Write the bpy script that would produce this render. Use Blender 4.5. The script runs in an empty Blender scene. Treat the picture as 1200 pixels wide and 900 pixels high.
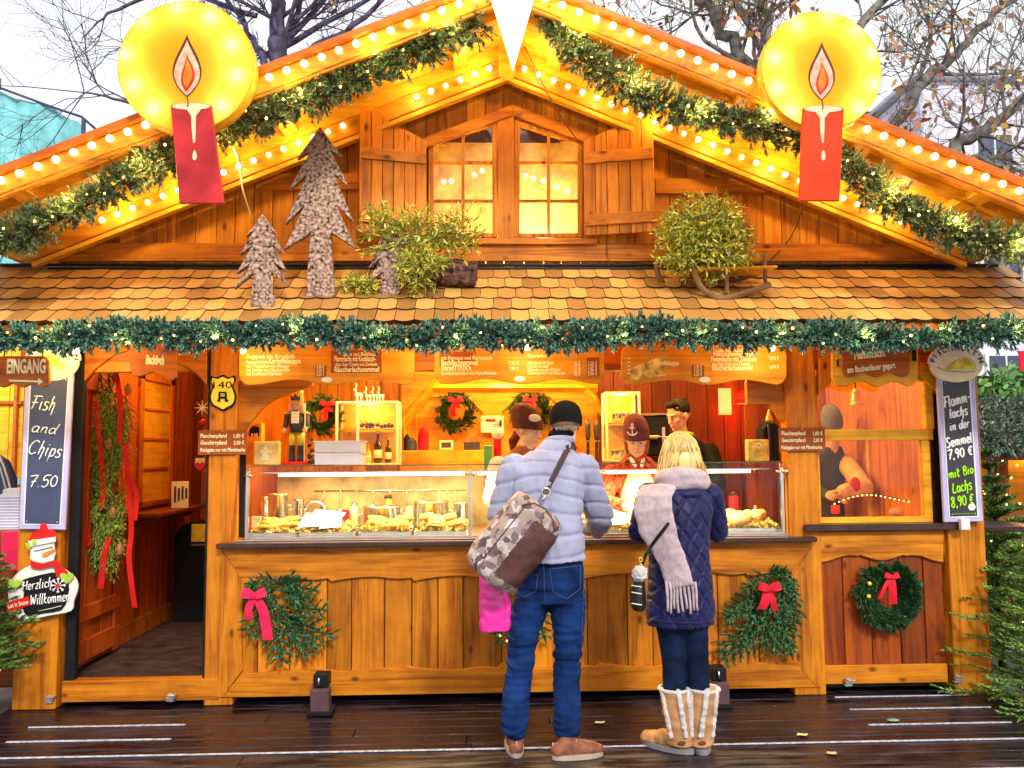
import bpy, bmesh, math, random
import numpy as np
from mathutils import Vector, Matrix, noise
from mathutils.bvhtree import BVHTree

random.seed(7); rng = np.random.default_rng(7)
S = bpy.context.scene
COL = S.collection
PI = math.pi
def rad(a): return math.radians(a)

# ------------------------------------------------------------------ camera
F = 1000.0
CAM = np.array([-0.17, -4.85, 1.55])
def _rx(a): c, s = math.cos(a), math.sin(a); return np.array([[1,0,0],[0,c,-s],[0,s,c]])
def _rz(a): c, s = math.cos(a), math.sin(a); return np.array([[c,-s,0],[s,c,0],[0,0,1]])
ROT = _rz(-rad(2.0)) @ _rx(PI/2 + rad(4.5)) @ _rz(-0.0074)
cd = bpy.data.cameras.new('camera'); cam = bpy.data.objects.new('camera', cd); COL.objects.link(cam)
cd.sensor_width = 36.0; cd.lens = 36.0 * F / 1200.0; cd.clip_start = 0.05; cd.clip_end = 500
M4 = Matrix([list(ROT[0])+[CAM[0]], list(ROT[1])+[CAM[1]], list(ROT[2])+[CAM[2]], [0,0,0,1]])
cam.matrix_world = M4
S.camera = cam

# ------------------------------------------------------------------ world, sun, exposure
W = bpy.data.worlds.new('World'); S.world = W; W.use_nodes = True
nt = W.node_tree; nt.nodes.clear()
sky = nt.nodes.new('ShaderNodeTexSky'); sky.sky_type = 'NISHITA'; sky.sun_disc = False
SUN_EL, SUN_AZ = rad(36), rad(163)
sky.sun_elevation = SUN_EL; sky.sun_rotation = SUN_AZ; sky.air_density = 1.0; sky.dust_density = 3.0
tcw = nt.nodes.new('ShaderNodeTexCoord'); nzw = nt.nodes.new('ShaderNodeTexNoise')
nzw.inputs['Scale'].default_value = 2.2; nzw.inputs['Detail'].default_value = 5
mpw = nt.nodes.new('ShaderNodeMapping'); mpw.inputs['Scale'].default_value = (1,1,2.5)
rpw = nt.nodes.new('ShaderNodeValToRGB')
rpw.color_ramp.elements[0].position = 0.3; rpw.color_ramp.elements[0].color = (10.2,10.5,11.2,1)
rpw.color_ramp.elements[1].position = 0.7; rpw.color_ramp.elements[1].color = (11.5,11.5,11.6,1)
mxw = nt.nodes.new('ShaderNodeMix'); mxw.data_type = 'RGBA'; mxw.inputs[0].default_value = 0.88
bg = nt.nodes.new('ShaderNodeBackground'); bg.inputs['Strength'].default_value = 0.070
ow = nt.nodes.new('ShaderNodeOutputWorld')
nt.links.new(tcw.outputs['Generated'], mpw.inputs[0]); nt.links.new(mpw.outputs[0], nzw.inputs['Vector'])
nt.links.new(nzw.outputs[0], rpw.inputs[0]); nt.links.new(sky.outputs[0], mxw.inputs[6]); nt.links.new(rpw.outputs[0], mxw.inputs[7])
nt.links.new(mxw.outputs[2], bg.inputs[0]); nt.links.new(bg.outputs[0], ow.inputs[0])
sl = bpy.data.lights.new('sun', 'SUN'); sl.energy = 1.7; sl.angle = rad(9); sl.color = (1.0, 0.96, 0.9)
so = bpy.data.objects.new('sun', sl); COL.objects.link(so)
sd = Vector((math.sin(SUN_AZ)*math.cos(SUN_EL), math.cos(SUN_AZ)*math.cos(SUN_EL), math.sin(SUN_EL)))
so.rotation_euler = sd.to_track_quat('Z', 'Y').to_euler()
S.view_settings.view_transform = 'Standard'; S.view_settings.look = 'None'
S.view_settings.gamma = 1.0; S.view_settings.exposure = 0.78; S.view_settings.use_curve_mapping = False
S.cycles.use_denoising = True
try:
    S.cycles.max_bounces = 8; S.cycles.transparent_max_bounces = 24; S.cycles.diffuse_bounces = 4
    S.cycles.glossy_bounces = 3; S.cycles.transmission_bounces = 6; S.cycles.use_light_tree = True
    S.cycles.caustics_reflective = False; S.cycles.caustics_refractive = False
    S.cycles.sample_clamp_indirect = 6.0
except Exception: pass

# ------------------------------------------------------------------ pixel (1200x900) <-> world
def P(px, py, Y):
    d = ROT @ np.array([(px-600)/F, -(py-450)/F, -1.0]); t = (Y-CAM[1])/d[1]; return Vector(CAM + t*d)
def PZ(px, py, Z):
    d = ROT @ np.array([(px-600)/F, -(py-450)/F, -1.0]); t = (Z-CAM[2])/d[2]; return Vector(CAM + t*d)
def PN(px, py, p0, n):
    d = Vector(ROT @ np.array([(px-600)/F, -(py-450)/F, -1.0])); c = Vector(CAM)
    t = (Vector(p0)-c).dot(n)/d.dot(n); return c + t*d
def ray(px, py):
    d = Vector(ROT @ np.array([(px-600)/F, -(py-450)/F, -1.0])); return Vector(CAM), d.normalized()
def sc(Y): return (Y-CAM[1])/F            # metres per pixel at depth Y
def X(px, py, Y): return P(px, py, Y).x
def Z(px, py, Y): return P(px, py, Y).z
def R4(x0, y0, x1, y1, Y):               # pixel rectangle -> axis-aligned world x0,x1,z0,z1
    a, b, c, d = P(x0,y0,Y), P(x1,y0,Y), P(x0,y1,Y), P(x1,y1,Y)
    return (a.x+c.x)/2, (b.x+d.x)/2, (c.z+d.z)/2, (a.z+b.z)/2

YF, YG, YE, YI, YO = 0.62, 0.68, 0.0, 0.56, -0.20   # front, gable wall, eave, inner rake, outer rake
YB = 3.0                                            # inside back wall

# ------------------------------------------------------------------ materials
def newmat(name):
    m = bpy.data.materials.new(name); m.use_nodes = True
    n = m.node_tree; b = n.nodes['Principled BSDF']; return m, n, b
def lnk(n, a, b): n.links.new(a, b)
def plain(name, col, rough=0.6, metal=0.0, var=0.12, nscale=12, bump=0.0, bscale=60, coat=0.0, trans=0.0, sheen=0.0):
    m, n, b = newmat(name)
    tc = n.nodes.new('ShaderNodeTexCoord'); nz = n.nodes.new('ShaderNodeTexNoise')
    nz.inputs['Scale'].default_value = nscale; nz.inputs['Detail'].default_value = 5
    lnk(n, tc.outputs['Object'], nz.inputs['Vector'])
    r = n.nodes.new('ShaderNodeValToRGB')
    c = np.array(col); lo = c*(1-var*1.6); hi = np.minimum(c*(1+var*1.3), 1)
    r.color_ramp.elements[0].position = 0.32; r.color_ramp.elements[0].color = (*lo, 1)
    r.color_ramp.elements[1].position = 0.68; r.color_ramp.elements[1].color = (*hi, 1)
    lnk(n, nz.outputs[0], r.inputs[0]); lnk(n, r.outputs[0], b.inputs['Base Color'])
    b.inputs['Roughness'].default_value = rough; b.inputs['Metallic'].default_value = metal
    b.inputs['Coat Weight'].default_value = coat; b.inputs['Sheen Weight'].default_value = sheen*0.4
    if rough >= 0.45: b.inputs['Specular IOR Level'].default_value = 0.15
    if trans: b.inputs['Transmission Weight'].default_value = trans
    if bump:
        n2 = n.nodes.new('ShaderNodeTexNoise'); n2.inputs['Scale'].default_value = bscale; n2.inputs['Detail'].default_value = 4
        lnk(n, tc.outputs['Object'], n2.inputs['Vector'])
        bp = n.nodes.new('ShaderNodeBump'); bp.inputs['Strength'].default_value = bump; bp.inputs['Distance'].default_value = 0.01
        lnk(n, n2.outputs[0], bp.inputs['Height']); lnk(n, bp.outputs[0], b.inputs['Normal'])
    return m
def wood(name, lo, hi, axis='z', rough=0.5, knots=True, isl=0.35, coat=0.06, grain=1.0):
    m, n, b = newmat(name)
    tc = n.nodes.new('ShaderNodeTexCoord'); geo = n.nodes.new('ShaderNodeNewGeometry')
    mu = n.nodes.new('ShaderNodeMath'); mu.operation = 'MULTIPLY'; mu.inputs[1].default_value = 37.0
    lnk(n, geo.outputs['Random Per Island'], mu.inputs[0])
    ad = n.nodes.new('ShaderNodeVectorMath'); ad.operation = 'ADD'
    lnk(n, tc.outputs['Object'], ad.inputs[0]); lnk(n, mu.outputs[0], ad.inputs[1])
    def mp(s):
        q = n.nodes.new('ShaderNodeMapping'); q.inputs['Scale'].default_value = s; lnk(n, ad.outputs[0], q.inputs[0]); return q
    def st(a, l): return {'x': (l,a,a), 'y': (a,l,a), 'z': (a,a,l)}[axis]
    n1 = n.nodes.new('ShaderNodeTexNoise'); n1.inputs['Scale'].default_value = 1; n1.inputs['Detail'].default_value = 5; n1.inputs['Distortion'].default_value = 1.2
    lnk(n, mp(st(16*grain, 1.1*grain)).outputs[0], n1.inputs['Vector'])
    n2 = n.nodes.new('ShaderNodeTexNoise'); n2.inputs['Scale'].default_value = 1; n2.inputs['Detail'].default_value = 4
    lnk(n, mp(st(110*grain, 4*grain)).outputs[0], n2.inputs['Vector'])
    mx = n.nodes.new('ShaderNodeMath'); mx.operation = 'MULTIPLY_ADD'; mx.inputs[1].default_value = 0.35
    lnk(n, n2.outputs[0], mx.inputs[0]); lnk(n, n1.outputs[0], mx.inputs[2])
    r = n.nodes.new('ShaderNodeValToRGB'); e = r.color_ramp.elements
    lo = np.array(lo); hi = np.array(hi)
    e[0].position = 0.48; e[0].color = (*lo, 1); e[1].position = 0.88; e[1].color = (*hi, 1)
    k = e.new(0.66); k.color = (*(lo*0.4+hi*0.6), 1)
    lnk(n, mx.outputs[0], r.inputs[0]); out = r.outputs[0]
    if knots:
        v = n.nodes.new('ShaderNodeTexVoronoi'); v.inputs['Scale'].default_value = 1
        lnk(n, mp(st(6.5, 3.4)).outputs[0], v.inputs['Vector'])
        kr = n.nodes.new('ShaderNodeValToRGB'); kr.color_ramp.elements[0].position = 0.05; kr.color_ramp.elements[0].color = (0.22,0.14,0.1,1)
        kr.color_ramp.elements[1].position = 0.13; kr.color_ramp.elements[1].color = (1,1,1,1)
        lnk(n, v.outputs['Distance'], kr.inputs[0])
        mm = n.nodes.new('ShaderNodeMix'); mm.data_type = 'RGBA'; mm.blend_type = 'MULTIPLY'; mm.inputs[0].default_value = 0.9
        lnk(n, out, mm.inputs[6]); lnk(n, kr.outputs[0], mm.inputs[7]); out = mm.outputs[2]
    n3 = n.nodes.new('ShaderNodeTexNoise'); n3.inputs['Scale'].default_value = 2.6; n3.inputs['Detail'].default_value = 6; n3.inputs['Roughness'].default_value = 0.65; lnk(n, ad.outputs[0], n3.inputs['Vector'])
    sr = n.nodes.new('ShaderNodeValToRGB'); sr.color_ramp.elements[0].position = 0.36; sr.color_ramp.elements[0].color = (0.60,0.50,0.45,1); sr.color_ramp.elements[1].position = 0.58; sr.color_ramp.elements[1].color = (1,1,1,1); lnk(n, n3.outputs[0], sr.inputs[0])
    m3 = n.nodes.new('ShaderNodeMix'); m3.data_type = 'RGBA'; m3.blend_type = 'MULTIPLY'; m3.inputs[0].default_value = 0.7; lnk(n, out, m3.inputs[6]); lnk(n, sr.outputs[0], m3.inputs[7]); out = m3.outputs[2]
    hs = n.nodes.new('ShaderNodeHueSaturation')
    vr = n.nodes.new('ShaderNodeMapRange'); vr.inputs[3].default_value = 1-isl; vr.inputs[4].default_value = 1+isl*0.5
    lnk(n, geo.outputs['Random Per Island'], vr.inputs[0]); lnk(n, vr.outputs[0], hs.inputs['Value']); lnk(n, out, hs.inputs['Color'])
    lnk(n, hs.outputs[0], b.inputs['Base Color'])
    b.inputs['Roughness'].default_value = rough; b.inputs['Coat Weight'].default_value = coat; b.inputs['Coat Roughness'].default_value = 0.3; b.inputs['Specular IOR Level'].default_value = 0.2
    bp = n.nodes.new('ShaderNodeBump'); bp.inputs['Strength'].default_value = 0.35; bp.inputs['Distance'].default_value = 0.004
    lnk(n, mx.outputs[0], bp.inputs['Height']); lnk(n, bp.outputs[0], b.inputs['Normal'])
    return m
def emis(name, col, s):
    m, n, b = newmat(name); b.inputs['Base Color'].default_value = (*col, 1)
    b.inputs['Emission Color'].default_value = (*col, 1); b.inputs['Emission Strength'].default_value = s; return m
def isle(name, c1, c2, rough=0.55, c3=None, trans=0.0):     # colour varies leaf by leaf
    m, n, b = newmat(name); geo = n.nodes.new('ShaderNodeNewGeometry'); r = n.nodes.new('ShaderNodeValToRGB')
    e = r.color_ramp.elements; e[0].color = (*c1,1); e[1].color = (*c2,1)
    if c3: k = e.new(0.5); k.color = (*c3,1)
    lnk(n, geo.outputs['Random Per Island'], r.inputs[0]); lnk(n, r.outputs[0], b.inputs['Base Color'])
    b.inputs['Roughness'].default_value = rough
    return m
def glassmat(name, tint=(1,1,1), gloss=0.12):
    m = bpy.data.materials.new(name); m.use_nodes = True; n = m.node_tree; n.nodes.clear()
    o = n.nodes.new('ShaderNodeOutputMaterial'); t = n.nodes.new('ShaderNodeBsdfTransparent'); g = n.nodes.new('ShaderNodeBsdfGlossy')
    t.inputs[0].default_value = (*tint,1); g.inputs['Roughness'].default_value = 0.03
    lw = n.nodes.new('ShaderNodeLayerWeight'); lw.inputs[0].default_value = 0.25
    ma = n.nodes.new('ShaderNodeMath'); ma.operation = 'MULTIPLY_ADD'; ma.inputs[1].default_value = 0.22; ma.inputs[2].default_value = gloss
    mx = n.nodes.new('ShaderNodeMixShader')
    lnk(n, lw.outputs['Fresnel'], ma.inputs[0]); lnk(n, ma.outputs[0], mx.inputs[0]); lnk(n, t.outputs[0], mx.inputs[1]); lnk(n, g.outputs[0], mx.inputs[2]); lnk(n, mx.outputs[0], o.inputs[0])
    return m

M = {}
OL, OH = (0.34,0.088,0.004), (0.76,0.265,0.011)
M['wz'] = wood('pine vertical', OL, OH, 'z'); M['wx'] = wood('pine horizontal', OL, OH, 'x'); M['wy'] = wood('pine deep', OL, OH, 'y')
M['gx'] = wood('golden pine horizontal', (0.68,0.29,0.012), (0.93,0.50,0.03), 'x', knots=False, isl=0.2)
M['gy'] = wood('golden pine deep', (0.68,0.29,0.012), (0.93,0.50,0.03), 'y', knots=False, isl=0.2)
M['kx'] = wood('rake board pine', (0.46,0.16,0.007), (0.74,0.32,0.015), 'x', knots=False, isl=0.1)
M['cap'] = wood('red orange varnish', (0.50,0.10,0.008), (0.70,0.17,0.015), 'x', knots=False, isl=0.1)
M['rz'] = wood('red pine vertical', (0.33,0.068,0.004), (0.64,0.185,0.010), 'z')
M['bx'] = wood('orange board wood', (0.54,0.19,0.008), (0.80,0.36,0.018), 'x', knots=False, isl=0.1)
M['iz'] = wood('golden inner wall', (0.34,0.10,0.005), (0.66,0.27,0.014), 'z')
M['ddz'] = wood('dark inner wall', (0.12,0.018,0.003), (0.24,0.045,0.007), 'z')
M['ry'] = wood('red pine deep', (0.33,0.05,0.006), (0.58,0.12,0.012), 'z')
M['dz'] = wood('dark pine vertical', (0.17,0.028,0.004), (0.38,0.075,0.007), 'z')
M['dx'] = wood('dark pine horizontal', (0.17,0.035,0.006), (0.36,0.085,0.012), 'x')
M['gz'] = wood('gable pine vertical', (0.42,0.115,0.005), (0.84,0.33,0.015), 'z')
M['sx'] = wood('brown sign wood', (0.30,0.075,0.010), (0.52,0.15,0.016), 'x', knots=False, isl=0.1)
M['sledw'] = wood('sled wood', (0.14,0.06,0.025), (0.30,0.15,0.06), 'x', knots=False, coat=0)
M['counter'] = plain('counter edge', (0.05,0.022,0.018), 0.25, var=0.2)
M['black'] = plain('black rubber', (0.012,0.012,0.014), 0.45)
M['steel'] = plain('steel', (0.75,0.74,0.72), 0.22, metal=1.0, var=0.05)
M['zinc'] = plain('zinc', (0.62,0.63,0.66), 0.35, metal=0.8, var=0.1)
M['white'] = plain('white paint', (0.82,0.81,0.80), 0.5, var=0.05)
M['cream'] = plain('cream paint', (0.88,0.80,0.50), 0.5, var=0.04)
M['letter'] = plain('cream lettering', (0.92,0.84,0.55), 0.5, var=0.02)
M['chalkw'] = plain('white chalk pen', (0.9,0.9,0.88), 0.6, var=0.02)
M['chalkg'] = plain('green chalk pen', (0.42,0.85,0.02), 0.6, var=0.02)
M['slate'] = plain('blue slate board', (0.045,0.06,0.13), 0.4, var=0.12, nscale=6)
M['slated'] = plain('dark slate board', (0.03,0.03,0.04), 0.4, var=0.12, nscale=6)
M['lav'] = plain('lavender frame', (0.46,0.44,0.74), 0.4, var=0.06)
M['glass'] = glassmat('glass', (0.97,0.98,0.96), 0.012)
M['glassw'] = glassmat('window glass', (0.96,0.95,0.90), 0.02)
M['red'] = plain('red paint', (0.62,0.02,0.015), 0.45, var=0.15, nscale=5)
M['candle'] = plain('candle red', (0.74,0.045,0.02), 0.5, var=0.22, nscale=4)
M['redcloth'] = plain('red ribbon', (0.72,0.012,0.03), 0.5, var=0.12, sheen=0.3)
M['pinkrib'] = plain('pink red ribbon', (0.80,0.02,0.09), 0.45, var=0.1, sheen=0.3)
M['bulb'] = emis('bulb', (1.0,0.80,0.42), 4.0)
M['fairy'] = emis('fairy light', (1.0,0.50,0.10), 14.0)
M['noble'] = isle('noble fir needles', (0.010,0.060,0.045), (0.36,0.55,0.38), 0.5, (0.06,0.20,0.15))
M['pine'] = isle('garland needles', (0.020,0.05,0.020), (0.34,0.38,0.14), 0.5, (0.09,0.16,0.07))
M['fir'] = isle('fir needles', (0.020,0.07,0.010), (0.24,0.38,0.06), 0.5, (0.08,0.20,0.03))
M['firdark'] = isle('dark fir needles', (0.006,0.030,0.010), (0.05,0.15,0.035), 0.5, (0.02,0.08,0.02))
M['cypress'] = isle('cypress needles', (0.05,0.12,0.012), (0.52,0.60,0.06), 0.55, (0.18,0.30,0.025))
M['stem'] = plain('twig brown', (0.07,0.04,0.02), 0.8)
M['mist'] = isle('mistletoe leaves', (0.16,0.20,0.012), (0.72,0.62,0.08), 0.45, (0.40,0.40,0.03))
M['miststem'] = plain('mistletoe stems', (0.25,0.27,0.05), 0.6)
M['berry'] = plain('pale berry', (0.8,0.78,0.6), 0.3)

# ------------------------------------------------------------------ geometry accumulator
_t = bmesh.new(); bmesh.ops.create_cube(_t, size=2.0); bmesh.ops.bevel(_t, geom=_t.edges[:], offset=0.1, segments=1, affect='EDGES')
_t.verts.index_update(); CBV = np.array([v.co[:] for v in _t.verts]); CBF = [[v.index for v in f.verts] for f in _t.faces]; _t.free()
class G:
    def __init__(s): s.v = []; s.f = []; s.m = []; s.s = []
    def add(s, vs, fs, mi=0, sm=False):
        o = len(s.v); s.v.extend([tuple(p) for p in vs]); s.f.extend([[i+o for i in f] for f in fs]); s.m.extend([mi]*len(fs)); s.s.extend([sm]*len(fs)); return s
    def box(s, x0, x1, y0, y1, z0, z1, b=0.003, mi=0, mat=None):
        if x1 < x0: x0, x1 = x1, x0
        if y1 < y0: y0, y1 = y1, y0
        if z1 < z0: z0, z1 = z1, z0
        h = np.array([(x1-x0)/2, (y1-y0)/2, (z1-z0)/2]); c = np.array([(x0+x1)/2, (y0+y1)/2, (z0+z1)/2])
        b = min(b, h.min()*0.6)
        full = np.abs(CBV) > 0.95; v = np.sign(CBV)*np.where(full, h, h-b)+c
        if mat is not None: v = [mat @ Vector(p) for p in v]
        return s.add(v, CBF, mi)
    def prism(s, poly, y0, y1, b=0.0, mi=0, fn=None):   # poly in (x,z); y0 = front
        a = sum(poly[i][0]*poly[(i+1)%len(poly)][1]-poly[(i+1)%len(poly)][0]*poly[i][1] for i in range(len(poly)))
        if a < 0: poly = poly[::-1]
        n = len(poly)
        def ins(d):
            out = []
            for i in range(n):
                p0, p1, p2 = Vector(poly[i-1]), Vector(poly[i]), Vector(poly[(i+1)%n])
                e1 = (p1-p0); e2 = (p2-p1)
                if e1.length < 1e-9: e1 = e2
                if e2.length < 1e-9: e2 = e1
                n1 = Vector((-e1.y, e1.x)).normalized(); n2 = Vector((-e2.y, e2.x)).normalized()
                m = n1+n2; m = m/max(m.length_squared/2, 0.5); out.append(p1+m*d)
            return out
        rings = []
        if b > 0: rings = [(ins(b), y0), (poly, y0+b), (poly, y1)]
        else: rings = [(poly, y0), (poly, y1)]
        vs = []
        for r, y in rings: vs += [(p[0], y, p[1]) for p in r]
        if fn: vs = [fn(Vector(p)) for p in vs]
        fs = [list(range(n))[:]]
        for k in range(len(rings)-1):
            for i in range(n):
                j = (i+1) % n; fs.append([k*n+j, k*n+i, (k+1)*n+i, (k+1)*n+j])
        L = (len(rings)-1)*n; fs.append([L+i for i in range(n)][::-1])
        return s.add(vs, fs, mi)
    def tube(s, path, rr, n=8, mi=0, sm=True, cap=True, flat=None):
        path = [Vector(p) for p in path]
        if isinstance(rr, tuple) or not hasattr(rr, '__len__'): rr = [rr]*len(path)
        vs = []; fs = []; up = None
        for i, p in enumerate(path):
            t = (path[min(i+1, len(path)-1)]-path[max(i-1, 0)])
            if t.length < 1e-9: t = Vector((0,0,1))
            t.normalize()
            if up is None: up = Vector((0,0,1)) if abs(t.z) < 0.9 else Vector((1,0,0))
            a = t.cross(up)
            if a.length < 1e-6: a = t.cross(Vector((0,1,0)))
            a.normalize(); bb = a.cross(t).normalized(); up = bb
            r = rr[i]; ra, rb = (r if hasattr(r, '__len__') else (r, r))
            for k in range(n):
                th = 2*PI*k/n; vs.append(p+a*ra*math.cos(th)+bb*rb*math.sin(th))
        for i in range(len(path)-1):
            for k in range(n):
                j = (k+1) % n; fs.append([i*n+k, i*n+j, (i+1)*n+j, (i+1)*n+k])
        if cap: fs.append(list(range(n))[::-1]); fs.append([(len(path)-1)*n+k for k in range(n)])
        return s.add(vs, fs, mi, sm)
    def capsule(s, a, b, ra, rb, n=12, mi=0):
        a, b = Vector(a), Vector(b); d = (b-a); L = d.length; d = d.normalized() if L > 1e-6 else Vector((0,0,1))
        path = []; rr = []
        for k in range(5): th = PI/2*(k/4); path.append(a-d*ra*math.cos(th)); rr.append(max(ra*math.sin(th), 1e-4))
        for k in range(5): th = PI/2*(1-k/4); path.append(b+d*rb*math.cos(th)); rr.append(max(rb*math.sin(th), 1e-4))
        return s.tube(path, rr, n, mi)
    def sphere(s, c, r, n=12, m=8, mi=0, mat=None):
        c = Vector(c); r = r if hasattr(r, '__len__') else (r, r, r); vs = []; fs = []
        for i in range(m+1):
            ph = PI*i/m
            for k in range(n):
                th = 2*PI*k/n; q = Vector((r[0]*math.sin(ph)*math.cos(th), r[1]*math.sin(ph)*math.sin(th), r[2]*math.cos(ph)))
                if mat is not None: q = mat @ q
                vs.append(c+q)
        for i in range(m):
            for k in range(n):
                j = (k+1) % n; fs.append([i*n+k, (i+1)*n+k, (i+1)*n+j, i*n+j])
        return s.add(vs, fs, mi, True)
    def lathe(s, c, prof, n=20, mi=0, sm=True, mat=None):   # prof (r,z)
        c = Vector(c); vs = []; fs = []
        for r, z in prof:
            for k in range(n):
                th = 2*PI*k/n; q = Vector((r*math.cos(th), r*math.sin(th), z)); q = (mat @ q) if mat is not None else q; vs.append(c+q)
        for i in range(len(prof)-1):
            for k in range(n):
                j = (k+1) % n; fs.append([i*n+k, i*n+j, (i+1)*n+j, (i+1)*n+k])
        fs.append(list(range(n))[::-1]); fs.append([(len(prof)-1)*n+k for k in range(n)])
        return s.add(vs, fs, mi, sm)
    def torus(s, c, R, r, n=28, m=8, mi=0, mat=None):
        c = Vector(c); vs = []; fs = []
        for i in range(n):
            th = 2*PI*i/n
            for k in range(m):
                ph = 2*PI*k/m; q = Vector(((R+r*math.cos(ph))*math.cos(th), r*math.sin(ph), (R+r*math.cos(ph))*math.sin(th)))
                if mat is not None: q = mat @ q
                vs.append(c+q)
        for i in range(n):
            for k in range(m):
                i2 = (i+1) % n; k2 = (k+1) % m; fs.append([i*m+k, i*m+k2, i2*m+k2, i2*m+k])
        return s.add(vs, fs, mi, True)
    def ribbon(s, path, w, th=0.0015, side=None, mi=0):     # flat strip along a path
        path = [Vector(p) for p in path]; vs = []; fs = []
        ws = w if hasattr(w, '__len__') else [w]*len(path)
        for i, p in enumerate(path):
            t = (path[min(i+1, len(path)-1)]-path[max(i-1, 0)]).normalized()
            sd_ = side if side is not None else t.cross(Vector((0,-1,0)))
            sd_ = Vector(sd_).normalized(); nn = sd_.cross(t).normalized()
            h = ws[i]/2
            vs += [p-sd_*h-nn*th, p+sd_*h-nn*th, p+sd_*h+nn*th, p-sd_*h+nn*th]
        for i in range(len(path)-1):
            for k in range(4):
                j = (k+1) % 4; fs.append([i*4+k, i*4+j, (i+1)*4+j, (i+1)*4+k])
        fs.append([3,2,1,0]); L = (len(path)-1)*4; fs.append([L,L+1,L+2,L+3])
        return s.add(vs, fs, mi)
    def mesh(s, name, mats, origin=(0,0,0)):
        me = bpy.data.meshes.new(name); o = np.array(origin)
        V = np.array(s.v, dtype=float)-o
        me.from_pydata(V.tolist(), [], s.f)
        me.polygons.foreach_set('material_index', s.m); me.polygons.foreach_set('use_smooth', s.s)
        for m in mats: me.materials.append(m)
        me.validate(); me.update(); return me

WL = {}
def root(name, label, cat, loc, group=None):
    o = bpy.data.objects.new(name, None); COL.objects.link(o); o.location = loc; o.empty_display_size = 0.1
    o['label'] = label; o['category'] = cat
    if group: o['group'] = group
    WL[o.name] = Vector(loc); return o
def part(name, g, mats, parent, label=None):
    if not isinstance(mats, (list, tuple)): mats = [mats]
    w = WL[parent.name]
    me = g.mesh(name, mats, w) if isinstance(g, G) else g
    o = bpy.data.objects.new(name, me); COL.objects.link(o); o.parent = parent; WL[o.name] = w.copy()
    if label: o['label'] = label
    return o
def single(name, g, mats, label, cat, group=None, loc=None):
    if not isinstance(mats, (list, tuple)): mats = [mats]
    V = np.array(g.v); 
    if loc is None: loc = (V[:,0].mean(), V[:,1].mean(), V[:,2].min())
    me = g.mesh(name, mats, loc); o = bpy.data.objects.new(name, me); COL.objects.link(o); o.location = loc
    o['label'] = label; o['category'] = cat
    if group: o['group'] = group
    WL[o.name] = Vector(loc); return o
def struct(name, g, mats):
    o = bpy.data.objects.new(name, g.mesh(name, mats if isinstance(mats, (list,tuple)) else [mats])); COL.objects.link(o); o['kind'] = 'structure'; WL[o.name] = Vector((0,0,0)); return o
def inst(name, me, parent, wloc, rot=None, scale=None):
    o = bpy.data.objects.new(name, me); COL.objects.link(o); o.parent = parent; o.location = Vector(wloc)-WL[parent.name]
    if rot is not None: o.rotation_euler = rot
    if scale is not None: o.scale = scale
    return o
def lamp(parent, wloc, energy, col=(1,0.62,0.22), r=0.04, kind='POINT', size=None, rot=None):
    l = bpy.data.lights.new('lamp_light', kind); l.energy = energy; l.color = col
    if kind == 'POINT': l.shadow_soft_size = r
    if kind == 'AREA': l.shape = 'RECTANGLE'; l.size, l.size_y = size
    o = bpy.data.objects.new('lamp_light', l); COL.objects.link(o); o.parent = parent; o.location = Vector(wloc)-WL[parent.name]
    if rot: o.rotation_euler = rot
    return o

def pg(pts, Y): return [(P(x, y, Y).x, P(x, y, Y).z) for x, y in pts]
def prect(g, x0, y0, x1, y1, Y, th, b=0.003, mi=0):
    a, c, d, e = R4(x0, y0, x1, y1, Y); return g.box(a, c, Y, Y+th, d, e, b, mi)

# ------------------------------------------------------------------ lettering
_tc = {}
def text_geo(s, bold=0.0, shear=0.0):
    k = (s, bold, shear)
    if k in _tc: return _tc[k]
    cu = bpy.data.curves.new('t', 'FONT'); cu.body = s; cu.size = 1.0; cu.offset = bold; cu.shear = shear; cu.resolution_u = 3
    o = bpy.data.objects.new('t', cu); COL.objects.link(o)
    dg = bpy.context.evaluated_depsgraph_get(); me = bpy.data.meshes.new_from_object(o.evaluated_get(dg))
    v = np.array([p.co[:] for p in me.vertices]) if len(me.vertices) else np.zeros((1,3)); f = [list(p.vertices) for p in me.polygons]
    bpy.data.objects.remove(o); bpy.data.curves.remove(cu); bpy.data.meshes.remove(me)
    _tc[k] = (v, f); return v, f
def put_text(g, s, x0, x1, ybase, hpx, Y, rot=0.0, bold=0.02, shear=0.0, mi=0, off=0.003):
    v, f = text_geo(s, bold, shear); w = v[:,0].max()-v[:,0].min(); xm = v[:,0].min()
    cap = 0.7
    o = P(x0, ybase, Y); k = sc(Y); sx = (x1-x0)*k/w; sz = hpx*k/cap
    c, sn = math.cos(rot), math.sin(rot); vs = []
    for p in v:
        a, b = (p[0]-xm)*sx, p[1]*sz
        vs.append((o.x+a*c-b*sn, Y-off, o.z+a*sn+b*c))
    g.add(vs, f, mi)
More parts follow.
